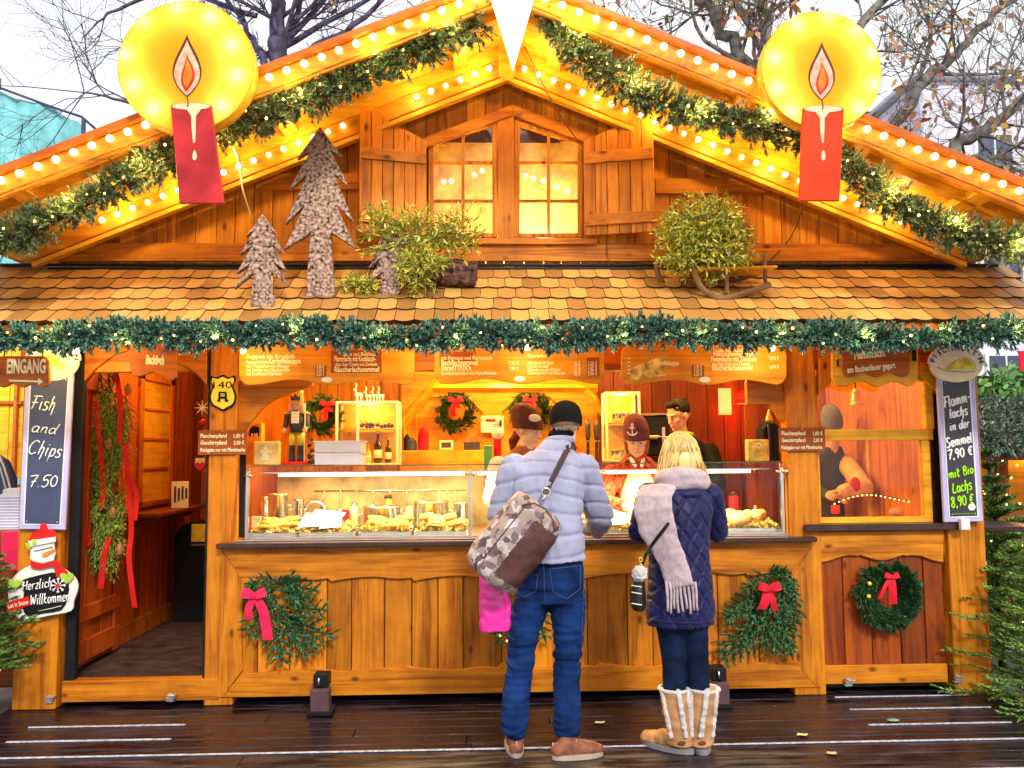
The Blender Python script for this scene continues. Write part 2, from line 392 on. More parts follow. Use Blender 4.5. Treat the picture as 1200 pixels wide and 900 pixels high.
# pen strokes for handwriting: unit box letters, x 0..w, y 0 baseline..1 cap
HW = {
 'F': (0.6, [[(0.05,1),(0.75,1.02)],[(0.3,1),(0.22,0.5),(0.1,0)],[(0.0,0.5),(0.5,0.52)]]),
 'i': (0.3, [[(0.15,0.62),(0.1,0.1),(0.18,0)],[(0.17,0.85),(0.18,0.88)]]),
 's': (0.45, [[(0.4,0.58),(0.25,0.65),(0.08,0.55),(0.15,0.38),(0.33,0.27),(0.33,0.08),(0.15,-0.02),(0,0.06)]]),
 'h': (0.5, [[(0.2,1.1),(0.12,0.6),(0.05,0)],[(0.08,0.4),(0.28,0.62),(0.4,0.5),(0.36,0.1),(0.3,-0.35)]]),
 'a': (0.5, [[(0.4,0.55),(0.2,0.62),(0.03,0.4),(0.05,0.08),(0.2,0),(0.38,0.2),(0.42,0.6)],[(0.42,0.6),(0.38,0.1),(0.48,0)]]),
 'n': (0.5, [[(0.1,0.6),(0.05,0)],[(0.07,0.35),(0.25,0.6),(0.38,0.52),(0.36,0.1),(0.44,0)]]),
 'd': (0.5, [[(0.38,0.5),(0.2,0.58),(0.03,0.35),(0.06,0.05),(0.22,0),(0.38,0.25),(0.55,1.05)],[(0.42,0.5),(0.42,0.05),(0.5,0)]]),
 'C': (0.75, [[(0.7,0.9),(0.5,1.05),(0.2,0.9),(0.02,0.5),(0.1,0.1),(0.35,-0.02),(0.65,0.15)]]),
 'p': (0.5, [[(0.12,0.6),(0.02,-0.45)],[(0.1,0.4),(0.25,0.62),(0.42,0.5),(0.4,0.15),(0.22,0.02),(0.08,0.12)]]),
 '7': (0.6, [[(0.02,0.95),(0.6,1.0),(0.35,0.5),(0.2,0)],[(0.15,0.48),(0.52,0.5)]]),
 '.': (0.25, [[(0.1,0.02),(0.12,0.04)]]), ',': (0.25, [[(0.12,0.08),(0.04,-0.18)]]), '-': (0.4, [[(0.05,0.4),(0.38,0.44)]]),
 '5': (0.6, [[(0.65,1.0),(0.2,0.95),(0.12,0.55),(0.35,0.62),(0.5,0.4),(0.42,0.1),(0.2,-0.02),(0.02,0.08)]]),
 '0': (0.6, [[(0.3,0.95),(0.08,0.7),(0.05,0.25),(0.25,0),(0.48,0.2),(0.52,0.7),(0.3,0.95)]]),
 'l': (0.25, [[(0.15,1.05),(0.05,0.1),(0.15,0)]]),
 'm': (0.75, [[(0.08,0.6),(0.04,0)],[(0.06,0.35),(0.2,0.6),(0.32,0.5),(0.3,0)],[(0.32,0.35),(0.48,0.6),(0.6,0.5),(0.58,0.1),(0.68,0)]]),
 'c': (0.42, [[(0.38,0.5),(0.22,0.62),(0.04,0.4),(0.06,0.1),(0.2,0),(0.38,0.1)]]),
 'e': (0.45, [[(0.05,0.28),(0.38,0.36),(0.32,0.6),(0.12,0.55),(0.03,0.25),(0.15,0),(0.4,0.1)]]),
 'r': (0.4, [[(0.1,0.6),(0.05,0)],[(0.07,0.35),(0.2,0.58),(0.38,0.55)]]),
 'S': (0.6, [[(0.58,0.9),(0.4,1.03),(0.12,0.85),(0.2,0.58),(0.45,0.42),(0.42,0.1),(0.2,-0.03),(0,0.1)]]),
 '9': (0.6, [[(0.48,0.8),(0.3,0.97),(0.08,0.75),(0.15,0.5),(0.38,0.55),(0.5,0.85),(0.42,0.3),(0.28,0)]]),
 '8': (0.6, [[(0.48,0.85),(0.25,1.0),(0.1,0.75),(0.42,0.35),(0.35,0.02),(0.1,0.02),(0.05,0.3),(0.4,0.6),(0.48,0.85)]]),
 '€': (0.6, [[(0.6,0.8),(0.4,0.92),(0.18,0.7),(0.12,0.4),(0.25,0.08),(0.5,0.08)],[(0,0.58),(0.45,0.6)],[(0,0.38),(0.4,0.4)]]),
 't': (0.4, [[(0.2,0.95),(0.1,0.15),(0.2,0),(0.32,0.08)],[(0,0.62),(0.38,0.65)]]),
 'B': (0.6, [[(0.15,1),(0.05,0)],[(0.12,0.98),(0.45,0.95),(0.5,0.7),(0.15,0.52),(0.5,0.42),(0.5,0.08),(0.05,0)]]),
 'o': (0.48, [[(0.22,0.6),(0.05,0.4),(0.08,0.08),(0.25,0),(0.4,0.25),(0.36,0.52),(0.22,0.6)]]),
 'L': (0.55, [[(0.2,1.0),(0.05,0.02),(0.5,0.05)]]),
 'H': (0.65, [[(0.12,1),(0.03,0)],[(0.58,1.02),(0.5,0)],[(0.0,0.5),(0.55,0.55)]]),
 'z': (0.45, [[(0.05,0.58),(0.4,0.6),(0.05,0.02),(0.4,0.02)]]),
 'W': (0.85, [[(0.05,1),(0.15,0),(0.4,0.75),(0.55,0),(0.8,1)]]),
 'k': (0.5, [[(0.15,1.05),(0.05,0)],[(0.42,0.6),(0.08,0.32),(0.42,0)]]),
 ' ': (0.35, []),
}
def smooth_line(p, n=4):
    if len(p) < 3: return p
    out = []
    for i in range(len(p)-1):
        p0, p1, p2, p3 = p[max(i-1,0)], p[i], p[i+1], p[min(i+2,len(p)-1)]
        for k in range(n):
            t = k/n
            out.append(tuple(0.5*((2*p1[j])+(-p0[j]+p2[j])*t+(2*p0[j]-5*p1[j]+4*p2[j]-p3[j])*t*t+(-p0[j]+3*p1[j]-3*p2[j]+p3[j])*t**3) for j in range(len(p1))))
    out.append(p[-1]); return out
def put_hand(g, s, x0, x1, ybase, hpx, Y, rot=0.0, shear=0.15, pen=0.9, mi=0, off=0.004):
    w = sum(HW[c][0]+0.08 for c in s); k = sc(Y); sx = (x1-x0)*k/w; sz = hpx*k; o = P(x0, ybase, Y); cx = 0
    c, sn = math.cos(rot), math.sin(rot)
    for ch in s:
        for st in HW[ch][1]:
            pts = []
            for a, b in smooth_line(st):
                u = (cx+a+shear*b)*sx; v = b*sz; pts.append((o.x+u*c-v*sn, Y-off, o.z+u*sn+v*c))
            g.tube(pts, [(pen*k, 0.0012)]*len(pts) if False else pen*k*0.62, 6, mi)
        cx += HW[ch][0]+0.08

# ------------------------------------------------------------------ foliage (each needle its own little face)
class Leaves:
    def __init__(s): s.V = []; s.n = 0
    def quads(s, base, d, w, L, taper=0.35, mid=0.45):
        # base (n,3), d (n,3) unit, w,L arrays: a narrow leaf of 2 quads widest in the middle
        n = len(base); r = rng.normal(size=(n,3)); sd = np.cross(d, r); sd /= np.linalg.norm(sd, axis=1)[:,None]+1e-9
        w = np.broadcast_to(w, (n,))[:,None]; L = np.broadcast_to(L, (n,))[:,None]
        a = base-sd*w*0.3; b = base+sd*w*0.3; m = base+d*L*mid; c = m+sd*w*0.5; e = m-sd*w*0.5; t = base+d*L
        s.V.append(np.stack([a,b,c,t+sd*w*taper*0.3,t-sd*w*taper*0.3,e], axis=1)); s.n += n
    def brush(s, p, d, L, n, nl, w, ang=0.9, flat=None, droop=0.0):
        p = np.array(p, float); d = np.array(d, float); d /= np.linalg.norm(d)
        t = rng.random(n)**0.85; u = np.cross(d, [0,0,1] if abs(d[2]) < 0.9 else [1,0,0]); u /= np.linalg.norm(u); v = np.cross(d, u)
        if flat is None: ph = rng.random(n)*2*PI
        else: ph = np.where(rng.random(n) < 0.5, 0, PI)+rng.normal(size=n)*flat
        an = ang*(0.55+0.5*rng.random(n))*(1-0.45*t)
        out = u[None]*np.cos(ph)[:,None]+v[None]*np.sin(ph)[:,None]
        dd = d[None]*np.cos(an)[:,None]+out*np.sin(an)[:,None]; dd[:,2] -= droop; dd /= np.linalg.norm(dd, axis=1)[:,None]
        base = p+d[None]*(t*L)[:,None]
        s.quads(base, dd, w*(0.8+0.4*rng.random(n)), nl*(0.7+0.5*rng.random(n)))
    def mesh(s, name, mats, origin):
        V = np.concatenate(s.V); n = len(V); V = V.reshape(-1,3)-np.array(origin)
        me = bpy.data.meshes.new(name); me.vertices.add(n*6); me.vertices.foreach_set('co', V.ravel())
        me.loops.add(n*6); me.loops.foreach_set('vertex_index', np.arange(n*6, dtype=np.int32))
        me.polygons.add(n); me.polygons.foreach_set('loop_start', np.arange(n, dtype=np.int32)*6); me.polygons.foreach_set('loop_total', np.full(n, 6, dtype=np.int32))
        for m in mats: me.materials.append(m)
        me.update(calc_edges=True); return me
def leafpart(name, lv, mat, parent): return part(name, lv.mesh(name, [mat], WL[parent.name]), [mat], parent)
_fm = None
def fairy_mesh():
    global _fm
    if _fm is None:
        g = G(); g.sphere((0,0,0), 0.0050, 8, 6); _fm = g.mesh('fairy_light', [M['fairy']])
    return _fm

def remesh(g, vox, smooth=4, disp=None):
    me = g.mesh('tmp', []); o = bpy.data.objects.new('tmp', me); COL.objects.link(o)
    r = o.modifiers.new('r', 'REMESH'); r.mode = 'VOXEL'; r.voxel_size = vox; r.use_smooth_shade = True
    if smooth: q = o.modifiers.new('s', 'SMOOTH'); q.iterations = smooth; q.factor = 0.5
    dg = bpy.context.evaluated_depsgraph_get(); out = bpy.data.meshes.new_from_object(o.evaluated_get(dg))
    bpy.data.objects.remove(o); bpy.data.meshes.remove(me)
    n = len(out.vertices); co = np.empty(n*3); out.vertices.foreach_get('co', co); co = co.reshape(-1,3)
    if disp is not None:
        no = np.empty(n*3); out.vertices.foreach_get('normal', no); no = no.reshape(-1,3)
        co = co+no*disp(co)[:,None]
    g2 = G(); fs = [list(p.vertices) for p in out.polygons]; bpy.data.meshes.remove(out)
    g2.v = [tuple(p) for p in co]; g2.f = fs; g2.m = [0]*len(fs); g2.s = [True]*len(fs); return g2
def nz(co, s, sx=(1,1,1), seed=0.0):
    return np.array([noise.noise(Vector((p[0]*s*sx[0]+seed, p[1]*s*sx[1], p[2]*s*sx[2]))) for p in co])
def bvh(g): return BVHTree.FromPolygons([Vector(p) for p in g.v], g.f)
def hit(tree, px, py, off=0.003):
    o, d = ray(px, py); h = tree.ray_cast(o, d)
    return None if h[0] is None else h[0]-d*off
# ================================================================== GROUND AND DECK
m_pav = plain('paving', (0.16,0.15,0.15), 0.7, var=0.25, nscale=3, bump=0.3, bscale=20)
g = G(); g.add([(-80,-30,-0.16),(80,-30,-0.16),(80,90,-0.16),(-80,90,-0.16)], [[0,1,2,3]]); struct('ground', g, m_pav)
def deckmat():
    m, n, b = newmat('wet dark deck')
    tc = n.nodes.new('ShaderNodeTexCoord'); mp = n.nodes.new('ShaderNodeMapping'); mp.inputs['Scale'].default_value = (2.2,14,14)
    geo = n.nodes.new('ShaderNodeNewGeometry'); mu = n.nodes.new('ShaderNodeMath'); mu.operation = 'MULTIPLY'; mu.inputs[1].default_value = 9
    lnk(n, geo.outputs['Random Per Island'], mu.inputs[0]); ad = n.nodes.new('ShaderNodeVectorMath'); lnk(n, tc.outputs['Object'], ad.inputs[0]); lnk(n, mu.outputs[0], ad.inputs[1])
    lnk(n, ad.outputs[0], mp.inputs[0])
    nn = n.nodes.new('ShaderNodeTexNoise'); nn.inputs['Scale'].default_value = 1.3; nn.inputs['Detail'].default_value = 8; lnk(n, mp.outputs[0], nn.inputs['Vector'])
    r = n.nodes.new('ShaderNodeValToRGB'); e = r.color_ramp.elements
    e[0].position = 0.38; e[0].color = (0.006,0.003,0.006,1); e[1].position = 0.80; e[1].color = (0.085,0.055,0.075,1); k = e.new(0.58); k.color = (0.016,0.008,0.013,1)
    lnk(n, nn.outputs[0], r.inputs[0])
    # scattered crumbs and grit
    v = n.nodes.new('ShaderNodeTexVoronoi'); v.inputs['Scale'].default_value = 26; lnk(n, tc.outputs['Object'], v.inputs['Vector'])
    cr = n.nodes.new('ShaderNodeValToRGB'); cr.color_ramp.elements[0].position = 0.045; cr.color_ramp.elements[0].color = (1,1,1,1); cr.color_ramp.elements[1].position = 0.075; cr.color_ramp.elements[1].color = (0,0,0,1)
    lnk(n, v.outputs['Distance'], cr.inputs[0])
    mx = n.nodes.new('ShaderNodeMix'); mx.data_type = 'RGBA'; mx.inputs[7].default_value = (0.42,0.36,0.34,1)
    m2 = n.nodes.new('ShaderNodeMath'); m2.operation = 'MULTIPLY'; m2.inputs[1].default_value = 0.6; lnk(n, cr.outputs[0], m2.inputs[0])
    lnk(n, m2.outputs[0], mx.inputs[0]); lnk(n, r.outputs[0], mx.inputs[6]); lnk(n, mx.outputs[2], b.inputs['Base Color'])
    rr = n.nodes.new('ShaderNodeMapRange'); rr.inputs[1].default_value = 0.35; rr.inputs[2].default_value = 0.7; rr.inputs[3].default_value = 0.16; rr.inputs[4].default_value = 0.55
    lnk(n, nn.outputs[0], rr.inputs[0]); lnk(n, rr.outputs[0], b.inputs['Roughness'])
    bp = n.nodes.new('ShaderNodeBump'); bp.inputs['Strength'].default_value = 0.5; bp.inputs['Distance'].default_value = 0.006; lnk(n, nn.outputs[0], bp.inputs['Height']); lnk(n, bp.outputs[0], b.inputs['Normal'])
    return m
m_deck = deckmat(); m_strip = plain('anti slip strip', (0.48,0.48,0.55), 0.55, var=0.25, nscale=40, bump=0.6, bscale=200)
DX0, DX1 = -3.08, 3.13
dk = root('wooden_deck', 'dark wet wooden deck with pale anti-slip strips in front of the stall', 'deck', (0,-0.1,0))
g = G(); y = -0.70; pw = 0.137
while y < 1.0:
    xs = [DX0, DX0+random.uniform(1.5,4.6), DX1]
    for a, b in zip(xs[:-1], xs[1:]): g.box(a+0.0015, b-0.0015, y+0.003, y+pw-0.003, -0.035, 0.0+random.uniform(-0.0012,0.0), 0.004)
    y += pw
part('deck_boards', g, m_deck, dk)
g = G(); g.box(DX0+0.02, DX1-0.02, -0.66, 0.98, -0.16, -0.045, 0.0); part('deck_base', g, M['black'], dk)
def strip(x0, x1, y, w=0.017):
    g = G(); g.box(x0, x1, y-w/2, y+w/2, 0.0005, 0.006, 0.002); part('anti_slip_strip', g, m_strip, dk)
strip(DX0+0.02, DX1-0.1, -0.262); strip(2.02, 2.88, 0.545); strip(2.005, 2.86, 0.29); strip(1.985, 2.81, 0.006)
strip(-2.76, -1.88, 0.235); strip(-2.75, -1.87, -0.012)
g = G(); g.box(DX0, DX1, -0.735, -0.70, -0.05, 0.004, 0.004); g.box(DX0, DX1, -0.70, -0.665, 0.0005, 0.005, 0.002); part('edge_nosing', g, m_strip, dk)
g = G(); g.box(DX1, DX1+0.02, -0.7, 0.98, -0.06, 0.002, 0.003); part('side_trim', g, M['gy'], dk)
# fallen leaves and crumbs on the deck
m_leafl = plain('fallen leaf', (0.45,0.36,0.16), 0.7, var=0.3)
for i, (px, py, s, lab) in enumerate([(941,862,0.03,'small curled pale leaf lying left on the deck boards'),(1047,845,0.034,'small green leaf lying on the deck between two short right hand strips'),
        (975,884,0.025,'small tan leaf lying near the front edge of the deck'),(703,848,0.028,'pale crumb of leaf lying on the deck right of the man in jeans')]):
    c = PZ(px, py, 0.0); g = G(); n = 9
    vs = [(c.x+s*math.cos(2*PI*k/n)*(1+0.4*(k%2)), c.y+0.6*s*math.sin(2*PI*k/n)*(1+0.4*(k%2)), 0.004+0.006*random.random()) for k in range(n)]
    g.add(vs+[(c.x, c.y, 0.008)], [[k, (k+1)%n, n] for k in range(n)])
    single('fallen_leaf', g, plain('leaf colour', [(0.6,0.6,0.3),(0.2,0.4,0.25),(0.6,0.35,0.2),(0.7,0.65,0.4)][i], 0.7), lab, 'leaf')

# ================================================================== THE STALL
ST = root('market_stall', 'orange pine Christmas market food stall with shingled awning and bulb-lit gable', 'market stall', (0,YF,0))
CT = 0.994                                        # counter top height
# ---- counter front
xL, xR = X(258,720,YF), X(958,720,YF)
zB, zT = 0.05, CT-0.03
def wave(t, amp, per):                            # scalloped edge: wide arches meeting in small cusps
    u = (t/per) % 1.0
    return amp*(1-abs(math.sin(PI*u))**0.8*1.7) if u < 0.62 else amp*(-0.5+1.0*abs(math.sin(PI*(u-0.62)/0.38))*0.6)
# planks
def plank_row(g, x0, x1, y0, y1, z0, z1, w0, w1, gap=0.0025, b=0.004):
    x = x0
    while x < x1-0.02:
        w = random.uniform(w0, w1); xe = min(x+w, x1)
        if x1-xe < 0.04: xe = x1
        g.box(x+gap, xe-gap, y0, y1, z0, z1, b); x = xe
g = G(); plank_row(g, xL+0.05, xR-0.05, YF, YF+0.02, zB+0.1, zT-0.05, 0.15, 0.27); part('counter_planks', g, M['wz'], ST)
g = G(); g.box(xL+0.03, xR-0.03, YF+0.022, YF+0.03, zB+0.02, zT, 0); part('counter_backing', g, M['black'], ST)
zt1 = Z(600,676,YF); zb1 = Z(600,780,YF)
def scallop(x0, x1, zbase, amp, per, up, n=140, ph=0.0):
    return [(x0+(x1-x0)*i/n, zbase+(1 if up else -1)*wave((x1-x0)*i/n+ph, amp, per)) for i in range(n+1)]
mi_l, mi_r = X(287,672,YF), X(926,668,YF)
yf0 = YF-0.025
poly = [(xL+0.002, zT), (xR-0.002, zT)]+scallop(mi_l, mi_r, zt1, 0.018, 0.53, False)[::-1]
g = G(); g.prism(poly, yf0, YF-0.001, 0.004); part('scalloped_top_rail', g, M['wx'], ST)
poly = [(xL+0.03, zB), (xR-0.03, zB)]+scallop(mi_l, mi_r, zb1, 0.020, 0.60, True, ph=0.2)[::-1]
g = G(); g.prism(poly, yf0, YF-0.001, 0.004); part('scalloped_bottom_rail', g, M['wx'], ST)
for s, xa, xm in ((1, xL, mi_l), (-1, xR, mi_r)):
    inner = [(xm+s*0.004-s*0.012*math.sin(PI*k/12), zt1-0.022-(zt1-zb1-0.03)*k/12) for k in range(13)]
    g = G(); g.prism([(xa, zT), (xa, zB+0.001)]+[(xa+s*0.03, zB)]+inner[::-1], yf0+0.001, YF-0.001, 0.004)
    part('counter_stile', g, M['wz'], ST)
# counter top slab
g = G(); g.box(X(253,630,0.53), X(958,630,0.53), 0.53, 1.45, CT-0.03, CT, 0.004); part('counter_top', g, M['counter'], ST)
g = G(); g.box(X(262,630,0.53), X(950,630,0.53), 0.62, 1.44, CT+0.001, CT+0.012, 0.003); part('work_surface', g, M['steel'], ST)
# ---- posts
def post(px0, px1, pyb, ztop, name='post', mat='wz', y0=YF-0.015, y1=YF+0.11, zb=None):
    x0, x1 = X(px0, 600, YF), X(px1, 600, YF)
    g = G(); g.box(x0, x1, y0, y1, 0.0 if zb is None else zb, ztop, 0.006); part(name, g, M[mat], ST); return x0, x1
ZH = 2.33
pL0, pL1 = post(244, 277, 820, ZH); pR0, pR1 = post(924, 960, 800, ZH)
post(26, 76, 824, 2.25, y0=YF-0.04); post(1108, 1151, 796, 2.35, y0=YF-0.02, y1=YF+0.2)
g = G(); g.box(X(1151,600,YF), X(1153,600,YF)+0.03, YF+0.2, 2.6, 0.0, 2.35, 0.004); part('side_wall', g, M['dz'], ST)
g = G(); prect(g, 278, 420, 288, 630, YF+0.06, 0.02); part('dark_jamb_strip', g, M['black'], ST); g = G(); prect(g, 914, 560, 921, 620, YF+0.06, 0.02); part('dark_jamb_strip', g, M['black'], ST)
# header beam and the curved brackets under it
xh0, xh1 = X(244,430,YF+0.03), X(960,430,YF+0.03)
g = G(); g.box(X(20,430,YF), X(1152,430,YF), YF+0.03, YF+0.10, 2.07, ZH+0.05, 0.005); part('header_beam', g, M['wx'], ST)
def bracket(pts, th=0.05, mat='wx', Y=YF+0.02, name='curved_bracket'):
    g = G(); g.prism(pg(pts, Y), Y, Y+th, 0.005); part(name, g, M[mat], ST)
bracket([(277,445),(277,522),(284,515),(292,498),(303,483),(318,470),(340,460),(366,452),(366,445)])
bracket([(924,440),(924,500),(915,492),(905,478),(903,474),(876,474),(875,447),(880,440)])
bracket([(960,440),(960,462),(972,450),(984,432),(986,420),(960,420)], Y=YF-0.012, mat='wz')
bracket([(90,470),(96,450),(112,432),(134,416),(158,408),(90,408)], Y=YF+0.01)
bracket([(243,412),(243,452),(232,440),(222,432),(205,425),(205,412)], Y=YF+0.01)
# ---- door opening on the left
xd0, xd1 = X(78,600,YF), X(242,600,YF)
g = G(); prect(g, 72, 797, 256, 822, YF-0.02, 0.09, 0.004); part('door_sill', g, M['wx'], ST)
g = G(); g.box(X(78,700,YF), X(86,700,YF)+0.02, YF+0.0, YF+0.05, 0.13, 2.3, 0.003); g.box(X(239,700,YF), X(243,700,YF), YF-0.005, YF+0.05, 0.13, 2.3, 0.002); part('door_seal', g, M['black'], ST)
xw = -2.88                                       # left inner wall
FL = 0.13
g = G(); g.box(-2.95, 2.7, YF+0.08, YB+0.6, 0.02, FL, 0.0); part('stall_floor', g, plain('worn floor', (0.055,0.035,0.03), 0.6, var=0.35, nscale=8, bump=0.3), ST)
g = G(); y = 1.55
while y < 3.5: g.box(xw-0.02, xw, y+0.002, min(y+0.14,3.5)-0.002, FL, 2.6, 0.003); y += 0.14
part('left_wall', g, M['ry'], ST)
g = G(); g.box(xw, xw+0.015, 0.75, 3.5, FL, FL+0.14, 0.003); part('skirting_board', g, M['rz'], ST)
# hatch with ledge in that wall
g = G()
for (a, b, c, d) in ((1.95,2.02,1.15,2.2),(2.60,2.67,1.15,2.2),(1.95,2.67,2.14,2.21),(1.95,2.67,1.13,1.17)): g.box(xw, xw+0.03, a, b, c, d, 0.003)
hf = part('hatch_window', g, M['rz'], ST)
g = G(); g.box(xw+0.002, xw+0.010, 2.02, 2.60, 1.17, 2.14, 0); part('hatch_shutter', g, M['gy'], hf)
g = G()
for zz in (1.42,1.66,1.9): g.box(xw+0.010, xw+0.022, 2.02, 2.60, zz, zz+0.02, 0.002)
part('hatch_rail', g, M['rz'], hf)
g = G(); g.box(xw, xw+0.26, 1.75, 2.95, 1.07, 1.10, 0.004); sh = part('hatch_ledge', g, M['dx'], ST)
for yy in (1.95, 2.7):
    g = G(); g.prism([(xw, 1.07), (xw+0.22, 1.07), (xw+0.17, 1.02), (xw+0.05, 0.99), (xw+0.03, 0.9), (xw, 0.88)], yy, yy+0.03, 0.003); part('ledge_bracket', g, M['dx'], sh)
# partition right of the passage, back wall of the passage
g = G(); g.box(xd1+0.01, xd1+0.04, YF+0.11, 3.2, FL, 2.4, 0.0); part('partition', g, M['rz'], ST)
g = G(); plank_row(g, xw, xd1, 3.5, 3.53, FL, 2.6, 0.11, 0.16); part('passage_back_wall', g, M['rz'], ST)
# open door leaf, swung in against the left wall
g = G(); y = 0.76
for k in range(6): g.box(xw+0.035, xw+0.06, y+0.002, y+0.125, FL+0.03, 2.12, 0.004); y += 0.127
dl = part('door_leaf', g, M['ry'], ST)
g = G()
for a, b in ((0.16,0.30),(0.42,0.52),(1.95,2.10)): g.box(xw+0.062, xw+0.085, 0.76, 1.52, a+0.03, b+0.03, 0.004)
g.box(xw+0.062, xw+0.083, 1.44, 1.52, FL+0.03, 2.12, 0.004)
part('door_ledger', g, M['ry'], dl)
# ---- right hand panel and serving window
px0, px1 = 961, 1108
g = G(); plank_row(g, X(px0,720,YF), X(px1,720,YF), YF+0.012, YF+0.03, 0.06, 1.0, 0.14, 0.22); part('side_panel_planks', g, M['dz'], ST)
g = G(); prect(g, 961, 779, 1111, 801, YF-0.012, 0.022, 0.004); part('side_panel_bottom_rail', g, M['wx'], ST)
pts = [(961,623),(1106,621)]+[(1106-145*k/40, 655+4*math.cos(k/40*4*PI)*(1 if k<40 else 1)-(2 if 12<k<28 else 0)) for k in range(41)]
g = G(); g.prism(pg(pts, YF-0.012), YF-0.012, YF+0.010, 0.004); part('scalloped_side_rail', g, M['wx'], ST)
g = G(); prect(g, 945, 614, 1124, 622, YF-0.06, 0.10, 0.003); part('side_shelf', g, M['counter'], ST)
wy = YF+0.02
g = G()
for r in ((954,606,1094,613),(954,503,1094,516),(1084,440,1094,503),(954,440,960,606),(1082,516,1092,606)): prect(g, *r, wy, 0.05, 0.004)
g.prism(pg([(960,452),(975,446),(1010,441),(1050,440),(1075,444),(1094,452),(1094,425),(960,425)], wy), wy, wy+0.045, 0.004)
sw = part('side_window', g, M['gx'], ST)
g = G(); prect(g, 960, 448, 1084, 503, wy+0.02, 0.003, 0); part('pane', g, M['glassw'], sw)
g = G(); prect(g, 960, 516, 1083, 606, wy+0.02, 0.003, 0); part('pane', g, M['glassw'], sw)
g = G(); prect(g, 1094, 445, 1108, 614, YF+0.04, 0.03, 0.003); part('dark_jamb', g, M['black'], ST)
g = G(); g.prism(pg([(1078,440),(1108,470),(1108,425),(1078,425)], YF), YF, YF+0.04, 0.004); part('corner_gusset', g, M['gx'], ST)
g = G(); v, f = text_geo('smørrebrød', 0.02, 0.0)
# right side outer shelf
g = G(); a = P(1150, 622, YF); g.box(2.93, 3.5, YF+0.05, YF+0.5, 1.0, 1.035, 0.004); part('outer_shelf', g, M['counter'], ST)
g = G(); g.box(2.93, 2.96, YF+0.1, YF+0.4, 0.8, 1.0, 0.004); part('shelf_bracket', g, M['dx'], ST)
g = G(); prect(g, 1153, 658, 1157, 667, YF+0.3, 0.01); part('socket', g, M['white'], ST)
# clips at the foot of the stall
for (px, py) in ((58,819),(200,817),(995,799),(1123,795)):
    g = G(); c = P(px, py, YF-0.05); 
    for k in range(3): g.box(c.x-0.028+0.006*k, c.x+0.022+0.006*k, YF-0.055-0.01*k, YF-0.03, c.z-0.025+0.017*k, c.z-0.017+0.017*k, 0.002)
    g.box(c.x-0.018, c.x+0.012, YF-0.05, YF-0.03, c.z-0.03, c.z+0.02, 0.002); part('metal_clip', g, M['zinc'], ST)
# floor anchor boxes with latch
for (px, py, sx) in ((374,832,0.055),(846,826,0.05)):
    c = PZ(px, py+18, 0.0); c.y = max(c.y, 0.2); x = c.x
    c2 = P(px, py, 0.36)
    g = G(); g.box(c2.x-sx, c2.x+sx, 0.36, 0.46, 0.003, 0.15, 0.008); bx_ = part('anchor_block', g, plain('anchor brown', (0.10,0.055,0.06), 0.5), ST)
    g = G(); g.box(c2.x-sx*1.35, c2.x+sx*1.35, 0.35, 0.50, 0.001, 0.028, 0.004); part('anchor_foot', g, M['black'], bx_)
    g = G(); g.box(c2.x-0.045, c2.x+0.045, 0.40, 0.5, 0.15, 0.23, 0.006); g.box(c2.x-0.018, c2.x+0.018, 0.385, 0.40, 0.16, 0.22, 0.006, 0); part('latch', g, M['black'], bx_)
    g = G(); g.tube([(c2.x-0.008,0.38,0.17),(c2.x-0.008,0.38,0.215)], 0.006, 8); part('latch_pin', g, M['steel'], bx_)

# ---- awning with shingles
ze, zr = Z(600,378,YE), Z(600,317,YG)
XE0, XE1 = -3.25, 3.27
def roofz(y): return ze+(zr-ze)*(y-YE)/(YG-YE)
SL = math.hypot(YG-YE, zr-ze); dy, dz_ = (YG-YE)/SL, (zr-ze)/SL
RN = Vector((0,-dz_,dy))                           # outward normal
def onroof(px, py, off=0.012):
    p = PN(px, py, (0,YE,ze+0.014), RN); return p+RN*off*0
g = G(); g.add([(XE0,YE+0.01,ze-0.03),(XE1,YE+0.01,ze-0.03),(XE1,YG,zr-0.03),(XE0,YG,zr-0.03),(XE0,YE+0.01,ze-0.006),(XE1,YE+0.01,ze-0.006),(XE1,YG,zr-0.006),(XE0,YG,zr-0.006)],
    [[0,3,2,1],[4,5,6,7],[0,1,5,4],[1,2,6,5],[2,3,7,6],[3,0,4,7]]); aw = part('awning', g, M['gx'], ST)
m_tile = isle('wooden shingle', (0.26,0.12,0.030), (0.58,0.33,0.085), 0.45, (0.44,0.22,0.055))
g = G(); rows = 5; ex = SL/rows; tw = 0.112
for r in range(rows):
    s0 = ex*r-0.012; x = XE0-random.uniform(0,tw)
    while x < XE1:
        w = tw*random.uniform(0.92,1.06); lift = 0.012+random.uniform(0,0.004); n = 6
        prof = [(x+0.002, s0+ex*1.35), (x+w-0.002, s0+ex*1.35)]+[(x+w-0.002-(w-0.004)*k/n, s0-0.020*math.sin(PI*k/n)) for k in range(n+1)]
        top, bot = [], []
        for (a, s) in prof:
            h = lift+0.012*(1-(s-s0)/(ex*1.35)) if s > s0 else lift+0.012
            c = Vector((a, YE+dy*s, ze+dz_*s)); top.append(c+RN*(h+0.002)); bot.append(c+RN*(h-0.016))
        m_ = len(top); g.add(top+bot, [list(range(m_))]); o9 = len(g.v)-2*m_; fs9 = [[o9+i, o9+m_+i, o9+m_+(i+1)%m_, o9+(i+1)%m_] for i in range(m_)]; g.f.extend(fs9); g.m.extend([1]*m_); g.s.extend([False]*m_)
        x += w
part('shingles', g, [m_tile, plain('shadow toned end grain', (0.045,0.018,0.010), 0.8)], aw)  # butt faces coloured dark to carry the shadow line under each row
g = G(); g.box(XE0, XE1, YE-0.004, YE+0.018, ze-0.06, ze-0.008, 0.003); part('eave_board', g, M['cap'], aw)
